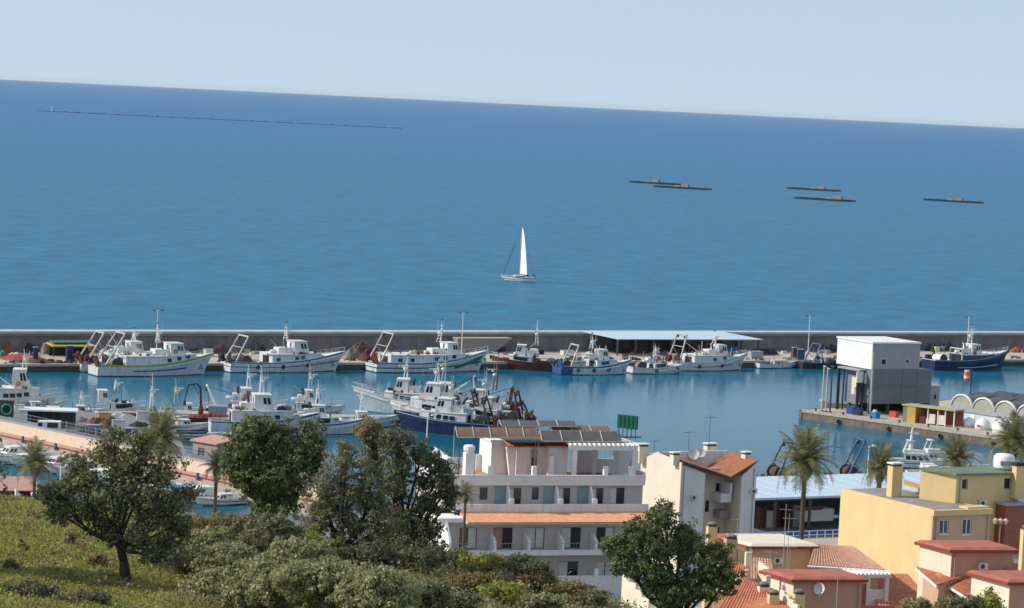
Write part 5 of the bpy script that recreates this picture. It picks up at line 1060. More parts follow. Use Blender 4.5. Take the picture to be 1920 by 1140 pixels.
# stair tower 1: white with stepped buttresses
def blk(a, b, c, d, y, dep, m, name='penthouse_wall', par=None): x0, x1, z0, z1 = HF.rect(a, b, c, d, y); return MB().box(x0, x1, y, y + dep, ZU + .003, z1).build(name, m, par or ht), (x0, x1, z1)
pw, (a0, a1, az) = blk(921, 828, 952, 885, 5.5, 4.0, 'plaster_white')
MB().box(a0 - .2, a1 + .2, 5.3, 9.6, az + .003, az + .2).build('roof', 'plaster_white', pw)
bw, (b0, b1, bz) = blk(968, 838, 1022, 885, 4.2, 5.0, 'plaster_rose')
MB().xprism([(a1 + .003, ZU + .01), (b0 - .003, ZU + .01), (b0 - .003, bz - .1), (b0 - 1.0, bz - .1)], 4.6, 5.2).build('buttress', 'plaster_white', ht)
q = HF.rect(996, 842, 1006, 883, 4.2); MB().box(q[0], q[1], 4.05, 4.19, ZU + .01, q[3]).build('door', 'window_dark', bw); MB().box(q[0] - .0, q[1] + .0, 4.0, 4.045, (q[2] + q[3]) / 2 + .3, q[3]).build('shutter', 'panel_grey', bw)
m = MB(); tiles(m, (b0 - 1.2, 3.6, bz + .02), (b1 - b0 + 1.6, 0, 0), (0, 3.6, .9)); m.build('tile_roof', 'tile', bw, kind='stuff')
MB().box(b0 - .6, b1 + .4, 3.75, 9.0, bz + .003, bz + .1).build('roof_slab', 'plaster_rose', bw)
cw, (c0, c1, cz) = blk(1028, 838, 1064, 885, 3.0, 5.5, 'plaster_rose')
MB().box(c0, c0 + .5, 2.5, 2.997, ZU + .01, cz - .9).build('pilaster', 'plaster_white', cw)
MB().xprism([(b1 + .01, ZU + .01), (c0 - .01, ZU + .01), (c0 - .01, cz - .2), (b1 + .3, cz - .2)], 3.9, 4.5).build('buttress', 'plaster_white', ht)
m = MB(); tiles(m, (c0 - .5, 2.6, cz + .02), (c1 - c0 + .9, 0, 0), (0, 2.6, .7)); m.build('tile_roof', 'tile', cw, kind='stuff')
# pergola
d0, d1, dz0, dz1 = HF.rect(1067, 835, 1196, 845, 1.2)
pg = MB().box(d0, d1, 1.2, 1.5, dz0 + .1, dz1).box(d0, d1, 6.2, 6.5, dz0 + .1, dz1).build('pergola', 'plaster_white', ht)
jm = MB().box(-.09, .09, .6, 7.0, 0, .22).mesh('pergola_beam', M('plaster_white'))
for i in range(15): inst('pergola_beam', jm, pg, (lerp(d0 + .1, d1 - .1, i / 14), 0, dz1 + .003))
for px in (1078, 1190): x = hx(px, 860, 1.2); MB().box(x - .25, x + .25, 1.22, 1.5, ZU, dz0 + .09).build('column', 'plaster_white', pg)
for px in (1115, 1190): x = hx(px, 860, 6.2); MB().box(x - .2, x + .2, 6.22, 6.5, ZU, dz0 + .09).build('column', 'plaster_white', pg)
# back walls of the terrace with a square opening to the sea
e0, e1, ez0, ez1 = HF.rect(1082, 845, 1196, 885, 7.5); o0, o1, oz0, oz1 = HF.rect(1121, 846, 1150, 862, 7.5)
wall(MB(), e0, e1, ZU, ez1, 7.5, 7.75, [(o0, o1, oz0 + .1, ez1 + 1)]).build('terrace_wall', 'plaster_rose', ht)
x = hx(1185, 860, 5); MB().yprism([(1.6, ZU), (6.2, ZU), (6.2, ZU + .9), (4.6, ZU + 2.4), (3.6, ZU + .9), (1.6, ZU + .9)], x, x + .3).build('side_parapet', 'plaster_white', ht)
# solar collectors, tilted on frames: each panel a part
def solar(px0, px1, py0, py1, n, y, back):
    x0, x1, z0, z1 = HF.rect(px0, py0, px1, py1, y); w = (x1 - x0) / n; h_ = z1 - z0
    sp = MB().box(x0 + .3, x1 - .2, y + .2, y + .3, z0 - .12, z0 - .02).box(x0 + .4, x1 - .2, y + 1.3, y + 1.4, z0 - .0, z0 + .1)
    for i in (0, n): x = x0 + i * w; sp.tube((min(x + .1, x1 - .1), y + 1.35, ZU), (min(x + .1, x1 - .1), y + 1.35, z0 + h_ * .7), .05, n=4)
    so_ = sp.build('collector_frame', 'aluminium', ht)
    ln = 1.7
    pm = MB().slab([(0.04, 0, 0), (w - .06, 0, 0), (w - .06 + .3, ln, h_ * .72), (.34, ln, h_ * .72)], .07).mesh('solar_panel', M(back))
    rm = MB().tube((0, 0, .03), (.3, ln, h_ * .72 + .05), .06, n=4).mesh('collector_rail', M('aluminium'))
    for i in range(n): inst('solar_panel', pm, so_, (x0 + i * w, y, z0)); inst('collector_rail', rm, so_, (x0 + i * w, y, z0))
    MB().tube((x0, y - .05, z0 - .03), (x1, y - .05, z0 - .03), .05, n=4).build('lower_rail', 'aluminium', so_)
solar(858, 1015, 799, 820, 5, 2.4, 'solar_back'); solar(1017, 1168, 806, 827, 4, 1.6, 'panel_dark')
solar(940, 1083, 789, 799, 4, 7.0, 'panel_dark'); solar(1036, 1146, 799, 808, 3, 6.6, 'solar_back')
MB().box(hx(945, 800, 5), hx(1175, 800, 5), 2.0, 8.5, hz(829, 2.0) - .1, hz(829, 2.0)).build('collector_deck', 'steel_dark', ht)
for px in (862, 892): x = hx(px, 830, 2.6); MB().tube((x, 2.6, ZU), (x, 2.6, hz(818, 2.6)), .07, n=5).build('strut', 'steel_dark', ht)
# green roof letters seen edge on
sg = thing('roof_sign', 'row of five green upright sign panels on posts above the hotel', 'sign', HF.w(hx(1158, 800, 6), 6.2, dz1 + .23), HF.yaw)
sx0 = 0; sx1 = hx(1198, 800, 6) - hx(1158, 800, 6); zb, zt = hz(803, 6, 1178) - dz1 - .23, hz(777, 6, 1178) - dz1 - .23; w = (sx1 - sx0) / 5
pm = MB().box(.02, w - .04, 0, .16, zb, zt).mesh('sign_panel', M('sign_green')); bm_ = MB().box(w * .62, w * .9, -.03, -.002, zb + .15, zt - .15).mesh('letter_face', M('steel_dark'))
for i in range(5):
    o_ = inst('sign_panel', pm, sg, (i * w, 0, -i * .05)); inst('letter_face', bm_, o_); MB().tube((w * .5, .08, -.02), (w * .5, .08, zb), .05, n=5).build('post', 'steel_dark', o_)
MB().box(-.6, sx1 + .4, -.1, .3, -.003 + 0.0, .12).build('base_beam', 'steel_dark', sg)
MB().box(hx(1150, 830, 5.6), WX, 5.3, 9.7, ZU + .003, ZU + .1).build('plinth', 'plaster_rose', ht)
# screens between balconies of the upper floor: glass screen plus curved white fin
BY = -1.5
for px in (955, 1046, 1110):
    x = hx(px - 4, 935, -.5); MB().yprism([(BY, zu0), (-.01, zu0), (-.01, zu0 + 2.3), (-.5, zu0 + 2.2), (-1.1, zu0 + 1.2), (BY, zu0 + .95)], x, x + .16).build('balcony_screen', 'plaster_white', ht)
    MB().box(x - 1.25, x - .05, -.05, -.01, zu0 + .1, zu0 + 2.15).build('glass_screen', 'screen_glass', ht)
MB().box(.5, WX + .1, BY, -.003, zu0 - .3, zu0 - .1).build('balcony_slab', 'plaster_rose', ht); MB().box(.5, WX + .1, BY - .15, BY - .003, zu0 - .35, zu0 + .42).build('balcony_parapet', 'plaster_rose', ht); MB().box(.5, WX + .1, BY - .18, BY + .03, zu0 + .423, zu0 + .5).build('coping', 'plaster_white', ht)
for px in (961, 1053, 1117): x = hx(px - 3, 950, BY); MB().box(x - .28, x + .28, BY - .2, BY + .25, zu0 + .503, zu0 + 1.05).build('parapet_post', 'plaster_white', ht)
# tiled canopy
za, zb = zu0 - .42, hz(981, -4.6); x0 = hx(868, 970, -3)
cn = MB(); tiles(cn, (x0, -4.6, zb), (WX + .2 - x0, 0, 0), (0, 2.9, za - zb)); cn.build('tile_canopy', 'tile_orange', ht, kind='stuff')
MB().slab([(x0, -4.5, zb - .02), (WX + .2, -4.5, zb - .02), (WX + .2, BY - .2, za - .03), (x0, BY - .2, za - .03)], .12).build('canopy_slab', 'plaster_rose', ht)
MB().box(hx(822, 970, -3.2), x0 + .05, -3.5, -.0, zb - .1, zb + .35).build('side_slab', 'plaster_white', ht)
# lower floors, standing forward
Y2 = -3.0; xl = hx(835, 1000, Y2)
z2t, z2b = zb - .15, hz(1031, Y2); fl2 = [(861, 894), (925, 961), (988, 1021), (1053, 1089), (1118, 1152)]
holes = [(HF.onp(a, 1008, Y2)[0], HF.onp(b, 1008, Y2)[0], z2b + .12, hz(989, Y2)) for a, b in fl2]
wall(MB(), xl, WX + .2, z2b - .3, z2t, Y2, Y2 + .25, holes).box(xl, xl + .25, Y2 + .25, 0, 0, z2t).box(WX - .05, WX + .2, Y2 + .25, 0, 0, z2t).build('middle_wall', 'plaster_taupe', ht)
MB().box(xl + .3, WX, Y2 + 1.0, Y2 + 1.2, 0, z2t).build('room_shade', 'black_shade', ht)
for i, (a, b, c, d) in enumerate(holes): window(ht, a, b, c, d, Y2, .14, 'steel_dark', 'window_dark', 2, ('curtain_pink' if i == 1 else 'curtain', (0,) if i % 2 else (1,)) if i != 2 else ('curtain', (0, 1)), .07)
MB().yprism([(-5.2, 0), (-.0, 0), (-.0, zb + .3), (-3.4, zb + .3), (-5.2, z2b + 1.2)], xl - .25, xl - .003).build('end_wall', 'plaster_white', ht)
MB().box(hx(818, 990, -1), xl - .26, -1.5, 6, 0, zb + .2).build('end_wing', 'plaster_white', ht)
def balcony(y, zf, ph, name=''):
    MB().box(xl, WX + .2, y, Y2 - .003, zf - .25, zf).build('balcony_slab', 'plaster_rose', ht); MB().box(xl, WX + .2, y - .16, y - .003, zf - .3, zf + ph).build('balcony_parapet', 'plaster_rose', ht); MB().box(xl, WX + .2, y - .2, y + .04, zf + ph + .003, zf + ph + .07).build('coping', 'plaster_white', ht)
balcony(Y2 - 1.6, z2b, .15)
for px in (928, 992, 1055, 1118): x = HF.onp(px, 1025, Y2 - 1.5)[0]; MB().yprism([(Y2 - 1.6, z2b), (Y2 - .01, z2b), (Y2 - .01, z2b + 1.9), (Y2 - 1.0, z2b + 1.5), (Y2 - 1.6, z2b + 1.1)], x - .14, x + .14).build('balcony_screen', 'plaster_rose', ht)
g = MB()
for i in range(70): x = xl + .2 + i * (WX - xl) / 70; g.tube((x, Y2 - 1.6, z2b + .2), (x, Y2 - 1.6, z2b + .95), .015, n=3)
g.tube((xl, Y2 - 1.6, z2b + .95), (WX, Y2 - 1.6, z2b + .95), .03, n=4); g.build('railing', 'galvanised', ht, kind='stuff')
z1t, z1b = z2b - .31, hz(1092, Y2)
holes = [(HF.onp(a, 1066, Y2)[0], HF.onp(b, 1066, Y2)[0], z1b + .1, hz(1053, Y2)) for a, b in ((930, 955), (990, 1018), (1047, 1084), (1118, 1152))]
wall(MB(), xl, WX + .2, 0, z1t, Y2 + .01, Y2 + .26, holes).build('lower_wall', 'plaster_taupe', ht)
for i, (a, b, c, d) in enumerate(holes): window(ht, a, b, c, d, Y2, .15, 'steel_dark', 'window_dark', 2, ('curtain', (0, 1) if i % 2 else (0,)), .07)
balcony(Y2 - 1.7, z1b, .9)
MB().box(xl, WX + .2, Y2 - 1.9, Y2 - .01, 0, z1b - .31).build('ground_storey', 'plaster_rose', ht)
for px in (1115,): x = HF.onp(px, 1085, Y2 - 1.5)[0]; MB().box(x - .2, x + .2, Y2 - 2.0, Y2 - 1.7, z1b + .9, z1b + 1.7).build('parapet_post', 'plaster_white', ht)
# ================================================================== CREAM APARTMENT HOUSE
zc = 15.6
CF = Fr(P(1278, 868, zc), P(1414, 866, zc - .1), 3.0); t = ca = thingf('apartment_house', 'cream house with sunlit side and valley shaped tiled roof', 'house', CF)
WC = CF.len; ZC = zc - 3.0
LB = CF.mi @ PD(1202, 862, P(1278, 868, zc).y + 8.5); LBv = Vector((LB.x, LB.y, 0))           # far end of the sunlit side wall
def wallp(p, q, z0, z1, th=.25, z1b=None):
    p, q = Vector((p[0], p[1], 0)), Vector((q[0], q[1], 0)); n = Vector((-(q - p).y, (q - p).x, 0)).normalized() * th; z1b = z1 if z1b is None else z1b
    return [(p.x, p.y, z0), (q.x, q.y, z0), (q.x + n.x, q.y + n.y, z0), (p.x + n.x, p.y + n.y, z0), (p.x, p.y, z1), (q.x, q.y, z1b), (q.x + n.x, q.y + n.y, z1b), (p.x + n.x, p.y + n.y, z1)]
BX = [(3, 2, 1, 0), (4, 5, 6, 7), (0, 1, 5, 4), (1, 2, 6, 5), (2, 3, 7, 6), (3, 0, 4, 7)]
# side wall in two halves to a low ridge
midp = LBv * .62
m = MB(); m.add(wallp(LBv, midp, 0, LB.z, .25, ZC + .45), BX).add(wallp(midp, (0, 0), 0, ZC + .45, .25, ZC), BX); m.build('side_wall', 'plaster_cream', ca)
vx0, vx1 = CF.onp(1322, 900, 0)[0], CF.onp(1366, 900, 2.0)[0]; vz = CF.onp(1322, 888, 0)[1]
vz2 = CF.onp(1368, 893, 0)[1]
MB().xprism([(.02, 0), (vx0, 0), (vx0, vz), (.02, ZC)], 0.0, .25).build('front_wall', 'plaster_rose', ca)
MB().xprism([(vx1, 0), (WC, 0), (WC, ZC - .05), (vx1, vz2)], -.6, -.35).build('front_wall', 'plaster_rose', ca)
MB().box(WC - .25, WC - .003, -.34, 9, 0, ZC - .1).build('end_wall', 'plaster_cream', ca)
yi = 2.6
hol = [CF.rect(1342, 906, 1350, 928, yi), CF.rect(1322, 938, 1330, 960, yi)]
wall(MB(), vx0 - .01, vx1 + .3, 0, vz2 + .6, yi, yi + .25, hol).box(vx0 - .25, vx0 - .003, .26, yi - .003, 0, vz + .1).box(vx1 + .003, vx1 + .25, -.34, yi - .003, 0, vz2 + .02).build('recess_wall', 'plaster_cream', ca)
for h_ in hol: window(ca, *h_, yi, .15, 'steel_dark', 'window_dark', 1)
q = CF.rect(1352, 906, 1372, 942, .6); MB().box(q[0], q[1], .6, yi - .01, q[2], q[2] + 1.0).build('balcony', 'plaster_rose', ca); MB().box(q[1] - .25, q[1], .55, yi - .01, q[2] + 1.003, q[3]).build('balcony_fin', 'plaster_white', ca)
q = CF.rect(1350, 950, 1366, 972, 1.2); MB().box(q[0], q[1], 1.2, yi - .01, q[2], q[2] + .9).build('balcony', 'hut_pink', ca); MB().box(q[0] + .3, q[1] - .2, yi - .06, yi - .005, q[2] - 3.2, q[2] - 1.2).build('door', 'steel_dark', ca)
# roof planes sloping into the valley
yb = LB.y; xv = CF.onp(1350, 890, 1.5)[0]; vzz = min(vz, vz2) - .15
E = LBv * .62
m = MB(); tiles(m, (.15, -.25, ZC + .1), (xv - .15, 0, vzz - ZC), (E.x, E.y, .35)); m.build('tile_roof', 'tile_brown', ca, kind='stuff')
m = MB(); tiles(m, (xv, -.7, vzz + .1), (WC + .15 - xv, 0, ZC - vzz), (E.x, E.y, .25)); m.build('tile_roof', 'tile_brown', ca, kind='stuff')
MB().add([(.1, -.2, ZC - .2), (xv, -.2, vzz - .2), (xv + E.x, E.y, vzz), (E.x, E.y, ZC), (.1, -.2, ZC + .05), (xv, -.2, vzz + .05), (xv + E.x, E.y, vzz + .25), (E.x, E.y, ZC + .3)], BX).build('roof_deck', 'net_brown', ca)
MB().add(wallp((LB.x * .98, yb * .97), (WC * .55 + LB.x, yb * .97), ZC - 2, LB.z + .75), BX).build('roof_parapet', 'plaster_cream', ca)
MB().add(wallp((E.x + .2, E.y), (WC + E.x, E.y), vzz - 1, ZC + .45), BX).build('rear_parapet', 'plaster_rose', ca)
def chim(px0, py0, px1, py1, y, par, fr, m='plaster_cream', cap='steel_dark', z_low=None, dep=.8, name='chimney'):
    x0, x1, z0, z1 = fr.rect(px0, py0, px1, py1, y); c = MB().box(x0, x1, y, y + dep, z_low if z_low is not None else z0 - .4, z1 - .35).build(name, m, par)
    MB().box(x0 + .08, x1 - .08, y + .08, y + dep - .08, z1 - .347, z1 - .13).build('vent', 'concrete_dark', c); MB().box(x0 - .08, x1 + .08, y - .08, y + dep + .08, z1 - .127, z1).build('cap', cap if cap != 'steel_dark' else 'plaster_rose', c); return c
chim(1199, 832, 1217, 862, yb * .9, ca, CF); chim(1326, 831, 1345, 856, yb * .75, ca, CF); chim(1397, 847, 1409, 868, 1.5, ca, CF, 'plaster_pale'); chim(1263, 848, 1276, 866, .8, ca, CF, 'plaster_pale')
def dish(par, p, r=.45, m='crate_white', face=(-.4, -1, .5)):
    d = Vector(face).normalized(); q = d.to_track_quat('Z', 'Y').to_matrix().to_4x4()
    o = MB().lathe([(r * .15, 0), (r * .7, .08), (r, .2), (r * .97, .2), (r * .6, .11), (.02, .04)], (0, 0, 0), 12, q).tube((0, 0, 0), (0, 0, -.7), .03, n=5).tube((0, 0, 0), d * .5, .02, n=4).build('satellite_dish', m, None if par is None else par, smooth=False, loc=p); return o
def aerial(par, p, h=2.5, m='steel_dark', w=.7):
    g = MB().tube((0, 0, 0), (0, 0, h), .035, .02, 5).tube((-w, 0, h * .93), (w, 0, h * .93), .02, n=4)
    for i in range(7): x = lerp(-w, w, i / 6); g.tube((x, -.25, h * .93), (x, .25, h * .93), .014, n=3)
    return g.build('aerial', m, par, loc=p)
for px, py, r in ((1300, 852, .7), (1313, 850, .6)): x, z = CF.onp(px, py, yb * .6); dish(ca, (x, yb * .6, z), r)
for px, py, h_ in ((1290, 858, 2.2), (1328, 862, 4.0), (1226, 858, 1.2)): x, z = CF.onp(px, py, yb * .7); aerial(ca, (x, yb * .7, ZC + .5), h_)
# ================================================================== FISH MARKET SHED
MF = Fr(P(1405, 935, 7.6), P(1640, 927, 7.6), GZ); t = mk = thingf('fish_market', 'long open market shed with pale blue roof and dark interior', 'market', MF)
WL = MF.len + 22; zr = 4.6; DM = 14
MB().slab([(-2, -.6, zr + .12), (WL, -.6, zr + .12), (WL, DM, zr + .55), (-2, DM, zr + .55)], .25).build('roof', 'pale_blue', mk)
g = MB()
for i in range(16):
    x = -1.5 + i * (WL + 1) / 15; g.add([(x, -.55, zr + .135), (x + .12, -.55, zr + .135), (x + .12, DM, zr + .565), (x, DM, zr + .565), (x, -.55, zr + .185), (x + .12, -.55, zr + .185), (x + .12, DM, zr + .615), (x, DM, zr + .615)], BX)
g.build('roof_seam', 'pale_blue', mk)
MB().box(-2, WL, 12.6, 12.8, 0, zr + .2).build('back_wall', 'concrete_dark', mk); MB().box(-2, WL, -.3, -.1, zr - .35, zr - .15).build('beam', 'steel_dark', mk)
for i in range(9): x = lerp(-1.5, WL - .5, i / 8); MB().box(x, x + .3, -.2, .1, 0, zr - .36).build('column', 'steel_dark', mk)
q = MF.rect(1508, 947, 1564, 964, 3.0); MB().box(q[0], q[1], 3, 5, q[2] - .9, q[3] - .5).build('lorry_box', 'panel_white', mk); MB().box(q[0] - 1.4, q[1] - 2, 2.8, 2.95, q[3] - .6, q[3] - .3).build('fascia_board', 'roof_fascia', mk)
for px, m_ in ((1445, 'boat_cream'), (1478, 'net_brown'), (1432, 'net_brown'), (1495, 'steel_pale'), (1458, 'maroon')): x = MF.onp(px, 950, 5)[0]; MB().box(x - .5, x + .5, 5, 6, .01, 1.9 + RND.random() * 1.3).build('stacked_crates', m_, mk)
MB().box(-2, WL, -1.2, -.7, 0, .55).build('blue_kerb_wall', 'paint_blue', mk)
g = MB()
for i in range(44): x = -2 + i * 1.2; g.box(x, x + .06, -4.1, -4.04, .0, 1.0)
for z in (.45, .95): g.box(-2, WL, -4.12, -4.05, z, z + .08)
tag(g.build('road_railing', 'white_metal', None, loc=MF.o, rot=(0, 0, MF.yaw)), 'white railing along the road before the fish market', 'railing')
MB().box(-10, WL, -11, -4.2, .004, .12).build('pavement', 'concrete_deck', None, loc=MF.o, rot=(0, 0, MF.yaw))['kind'] = 'structure'
# ================================================================== YELLOW HOUSES
zy = 20.0
YF = Fr(P(1750, 956, zy), P(1857, 952, zy), 3.0); WYL = YF.len; ZY = zy - 3
t = yh = thingf('yellow_house', 'large yellow house with blank sunlit wall and flat roof', 'house', YF)
FB = YF.mi @ P(1577, 915, zy)
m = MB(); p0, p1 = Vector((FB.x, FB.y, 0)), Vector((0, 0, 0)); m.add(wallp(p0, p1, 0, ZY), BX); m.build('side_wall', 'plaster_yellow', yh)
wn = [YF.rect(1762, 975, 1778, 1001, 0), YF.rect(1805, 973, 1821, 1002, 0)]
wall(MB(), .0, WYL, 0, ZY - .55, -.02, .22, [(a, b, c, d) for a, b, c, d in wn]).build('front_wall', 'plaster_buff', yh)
for w_ in wn: window(yh, *w_, -.02, .1, 'white_metal', 'window_blue', 2, None, .08, 'plaster_white')
MB().box(-.1, WYL + .1, -.25, .25, ZY - .547, ZY - .05).build('cornice', 'plaster_yellow', yh)
MB().box(WYL - .22, WYL - .003, .23, FB.y - .3, 0, ZY - .1).build('end_wall', 'plaster_yellow', yh)
rf = [(.2, .15), (WYL - .1, .15), (WYL, FB.y), (FB.x + .3, FB.y)]
MB().add([(x, y, ZY - .35) for x, y in rf] + [(x, y, ZY - .12) for x, y in rf], BX).build('roof', 'gravel_roof', yh)
MB().box(WYL * .62, WYL + .05, .15, 1.4, ZY - .1, ZY + .08).build('roof_edge', 'plaster_yellow', yh)
def ychim(px0, py0, px1, py1, y, par=None, fr=YF, m='plaster_yellow', zl=None): return chim(px0, py0, px1, py1, y, par, fr, m, z_low=zl)
c = ychim(1673, 868, 1692, 932, 8.5, yh, zl=ZY - .11)
# upper block behind
y2, zz = 3.5, None
UF = Fr(P(1794, 889, 22.6), P(1912, 887, 22.6), 3.0); t = y2h = thingf('yellow_house', 'taller yellow house with green edged flat roof and two small windows', 'house', UF)
WU = UF.len; ZUx = 19.6; ub_ = UF.mi @ P(1745, 882, 22.6)
wu = [UF.rect(1804, 898, 1815, 918, 0), UF.rect(1883, 896, 1896, 918, 0), UF.rect(1880, 952, 1892, 972, 0)]
wall(MB(), 0, WU, 0, ZUx - .1, 0, .25, wu).build('front_wall', 'plaster_ochre' if False else 'plaster_yellow', y2h)
for w_ in wu: window(y2h, *w_, 0, .14, 'panel_grey', 'window_dark', 1, None, .1)
LBu = (-1.9, 3.1)
MB().add(wallp(LBu, (0, 0), 0, ZUx - .1), BX).build('side_wall', 'plaster_yellow', y2h)
MB().slab([(-.3, -.35, ZUx + .1), (WU + .3, -.35, ZUx + .1), (WU + .3, 3.2, ZUx + .2), (LBu[0] - .2, 3.2, ZUx + .2)], .197).build('roof', 'green_paint', y2h)
# lower wing stepping to the left
w0 = UF.mi @ P(1722, 906, 20.8)
lw_ = MB().add(wallp((w0.x, w0.y), (-1.2, 2.0), 0, 17.6), BX).build('wing_wall', 'plaster_yellow', y2h); MB().slab([(w0.x, w0.y, 17.75), (-1.2, 2.0, 17.75), (-1.0, 7, 17.75), (w0.x + .3, w0.y + 3, 17.75)], .14).build('wing_roof', 'plaster_ochre', y2h)
x0, x1, z0, z1 = UF.rect(1741, 876, 1756, 906, 4.0); MB().box(x0, x1, 4, 4.6, z0 - .2, z1).build('chimney', 'plaster_yellow', y2h); MB().box(x0 - .1, x1 + .1, 3.9, 4.7, z1 + .003, z1 + .14).build('chimney_cap', 'plaster_rose', y2h)
x0, x1, z0, z1 = UF.rect(1756, 890, 1768, 908, 3.6); MB().box(x0, x1, 3.6, 4.6, z0 - .1, z1 - .3).build('brick_parapet', 'plaster_ochre', y2h)
x0, x1, z0, z1 = UF.rect(1905, 868, 1925, 935, -.8); MB().box(x0, x1, -.8, -.1, z0, z1 - .3).build('chimney', 'plaster_yellow', y2h); MB().box(x0 - .1, x1 + .1, -.9, 0, z1 - .297, z1).build('chimney_cap', 'net_dark', y2h)
x0, x1, z0, z1 = UF.rect(1885, 938, 1925, 1000, -1.6); MB().box(x0, x1, -1.6, -.01, z0 - 2, z1 - .5).build('bay', 'brick_red', y2h); MB().box(x0 - .2, x1 + .2, -1.8, 0, z1 - .497, z1 - .3).build('bay_roof', 'panel_grey', y2h)
t = thing('water_tank', 'round white water tank on the green edged roof', 'tank', UF.w(*[UF.onp(1882, 880, 1.8)[0], 1.8], ZUx + .2), 0); zt_ = 1.15
MB().lathe([(.95, 0), (1.0, .2), (1.0, 1.1), (.8, 1.35), (.1, 1.45)], n=16).build('tank', 'white_paint', t, smooth=True); MB().box(-.5, .5, -1.03, -.9, .4, .8).build('label_plate', 'panel_grey', t)
lt = PD(1874, 1012, 252); t = thing('street_lamp', 'pink street lantern in front of the yellow house', 'street lamp', Vector((lt.x, lt.y, 9.0)), 0); hh_ = lt.z - 9 + (1012 - 985) * 252 / F_PX
MB().tube((0, 0, 0), (0, 0, hh_), .07, .05, 7).build('pole', 'hut_pink', t); MB().tube((-.45, 0, hh_ + .15), (.45, 0, hh_ + .15), .04, n=5).build('arm', 'hut_pink', t)
for s in (-.45, 0, .45): MB().lathe([(.12, 0), (.24, .35), (.05, .5)], (s, 0, hh_ + .15), 8).build('lantern', 'lamp_glass', t)
# ================================================================== TERRACED HOUSES IN THE FOREGROUND
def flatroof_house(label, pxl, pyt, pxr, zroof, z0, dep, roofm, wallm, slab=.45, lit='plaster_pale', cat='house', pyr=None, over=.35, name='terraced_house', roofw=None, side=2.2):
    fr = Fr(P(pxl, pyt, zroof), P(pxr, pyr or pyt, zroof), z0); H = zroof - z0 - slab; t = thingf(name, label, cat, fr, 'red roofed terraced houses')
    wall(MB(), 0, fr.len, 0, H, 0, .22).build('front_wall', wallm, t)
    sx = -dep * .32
    MB().add(wallp((sx, dep), (0, 0), 0, H), BX).build('side_wall', lit, t)  # sunlit side: its brightness is put into a paler plaster colour
    MB().box(fr.len - .22, fr.len - .003, .23, dep, 0, H).build('end_wall', wallm, t)
    rp_ = [(-over, -over), (fr.len + over, -over), (fr.len + over - dep * .15, dep + over), (sx - over, dep + over)]
    MB().add([(x, y, H + .003) for x, y in rp_] + [(x, y, H + slab * .55) for x, y in rp_], BX).build('fascia', 'roof_fascia', t)
    k = .35
    rq = [(x + (k if i in (0, 3) else -k), y + (k if i in (0, 1) else -k)) for i, (x, y) in enumerate(rp_)]
    MB().add([(x, y, H + slab * .56) for x, y in rp_] + [(x, y, H + slab) for x, y in rq], BX).build('roof', roofm, t)
    return t, fr, H
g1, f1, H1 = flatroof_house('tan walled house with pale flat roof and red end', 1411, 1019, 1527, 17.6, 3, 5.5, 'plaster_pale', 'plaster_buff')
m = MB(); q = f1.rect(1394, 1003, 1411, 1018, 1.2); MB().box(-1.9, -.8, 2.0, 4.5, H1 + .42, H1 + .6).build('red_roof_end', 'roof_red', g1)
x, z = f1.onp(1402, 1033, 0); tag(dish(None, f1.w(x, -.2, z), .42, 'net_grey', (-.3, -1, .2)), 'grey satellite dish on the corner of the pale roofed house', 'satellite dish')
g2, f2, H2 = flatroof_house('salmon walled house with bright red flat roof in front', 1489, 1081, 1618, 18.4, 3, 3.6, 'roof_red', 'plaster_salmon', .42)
x, z = f2.onp(1535, 1103, -.1); d_ = dish(None, f2.w(x, -.35, z), .48, 'crate_white', (-.5, -1, .3)); tag(d_, 'white satellite dish on the salmon wall', 'satellite dish')
q = f2.rect(1446, 1092, 1490, 1130, .6)
for a, b, c, d in ((1461, 1087, 1470, 1113), (1472, 1081, 1487, 1122)): q = f2.rect(a, b, c, d, 1.5); MB().box(q[0], q[1], 1.5, 1.8, q[2] - 1.5, q[3]).build('white_pier', 'plaster_pale', g2)
# long tiled roof between them with scalloped eave and pergola
zp = 16.2; PG = Fr(P(1600, 1078, zp), P(1668, 1078, zp), 3); t = thingf('white_pergola', 'white rafter pergola with square posts beside yellow wall', 'pergola', PG)
for i in range(10): MB().box(-.07, .07, -.3, 3.2, zp - 3, zp - 2.8).build('rafter', 'plaster_rose', t, loc=(lerp(0, PG.len, i / 9), 0, 0))
MB().box(-.2, PG.len + .2, 0, .25, zp - 3.25, zp - 3.003).box(-.2, PG.len + .2, 2.8, 3.0, zp - 3.25, zp - 3.003).build('beam', 'plaster_rose', t)
for x in (.1, 1.3, PG.len - .3): MB().box(x, x + .3, .0, .25, 0, zp - 3.253).build('post', 'plaster_rose', t)
q = PG.rect(1628, 1106, 1668, 1140, .3); MB().box(q[0], PG.len, .3, .5, 0, q[3]).build('wall', 'plaster_rose', t); q = PG.rect(1613, 1094, 1627, 1140, .2); MB().box(q[0], q[1], .1, .2, 0, q[3]).build('door', 'wood_door', t)
tag(MB().pile(0, 9, 0, 6, 0, .6, RND, 12, 8).build('roof_heap', 'tile', None), 'patch of terracotta roof below the yellow wall', 'roof') if False else None
zt2 = 13.4; T3 = Fr(P(1668, 1137, zt2), P(1722, 1137, zt2), 3); t = thingf('tiled_house', 'small terracotta tiled roof right of the pergola', 'house', T3, 'red roofed terraced houses'); m = MB(); tiles(m, (-1.5, -2, zt2 - 3), (T3.len + 2.5, 0, 0), (0, 7, 1.9)); m.build('tile_roof', 'tile', t, kind='stuff'); MB().box(-1.2, T3.len + .5, -1.6, -1.4, 0, zt2 - 3.1).build('front_wall', 'plaster_buff', t)
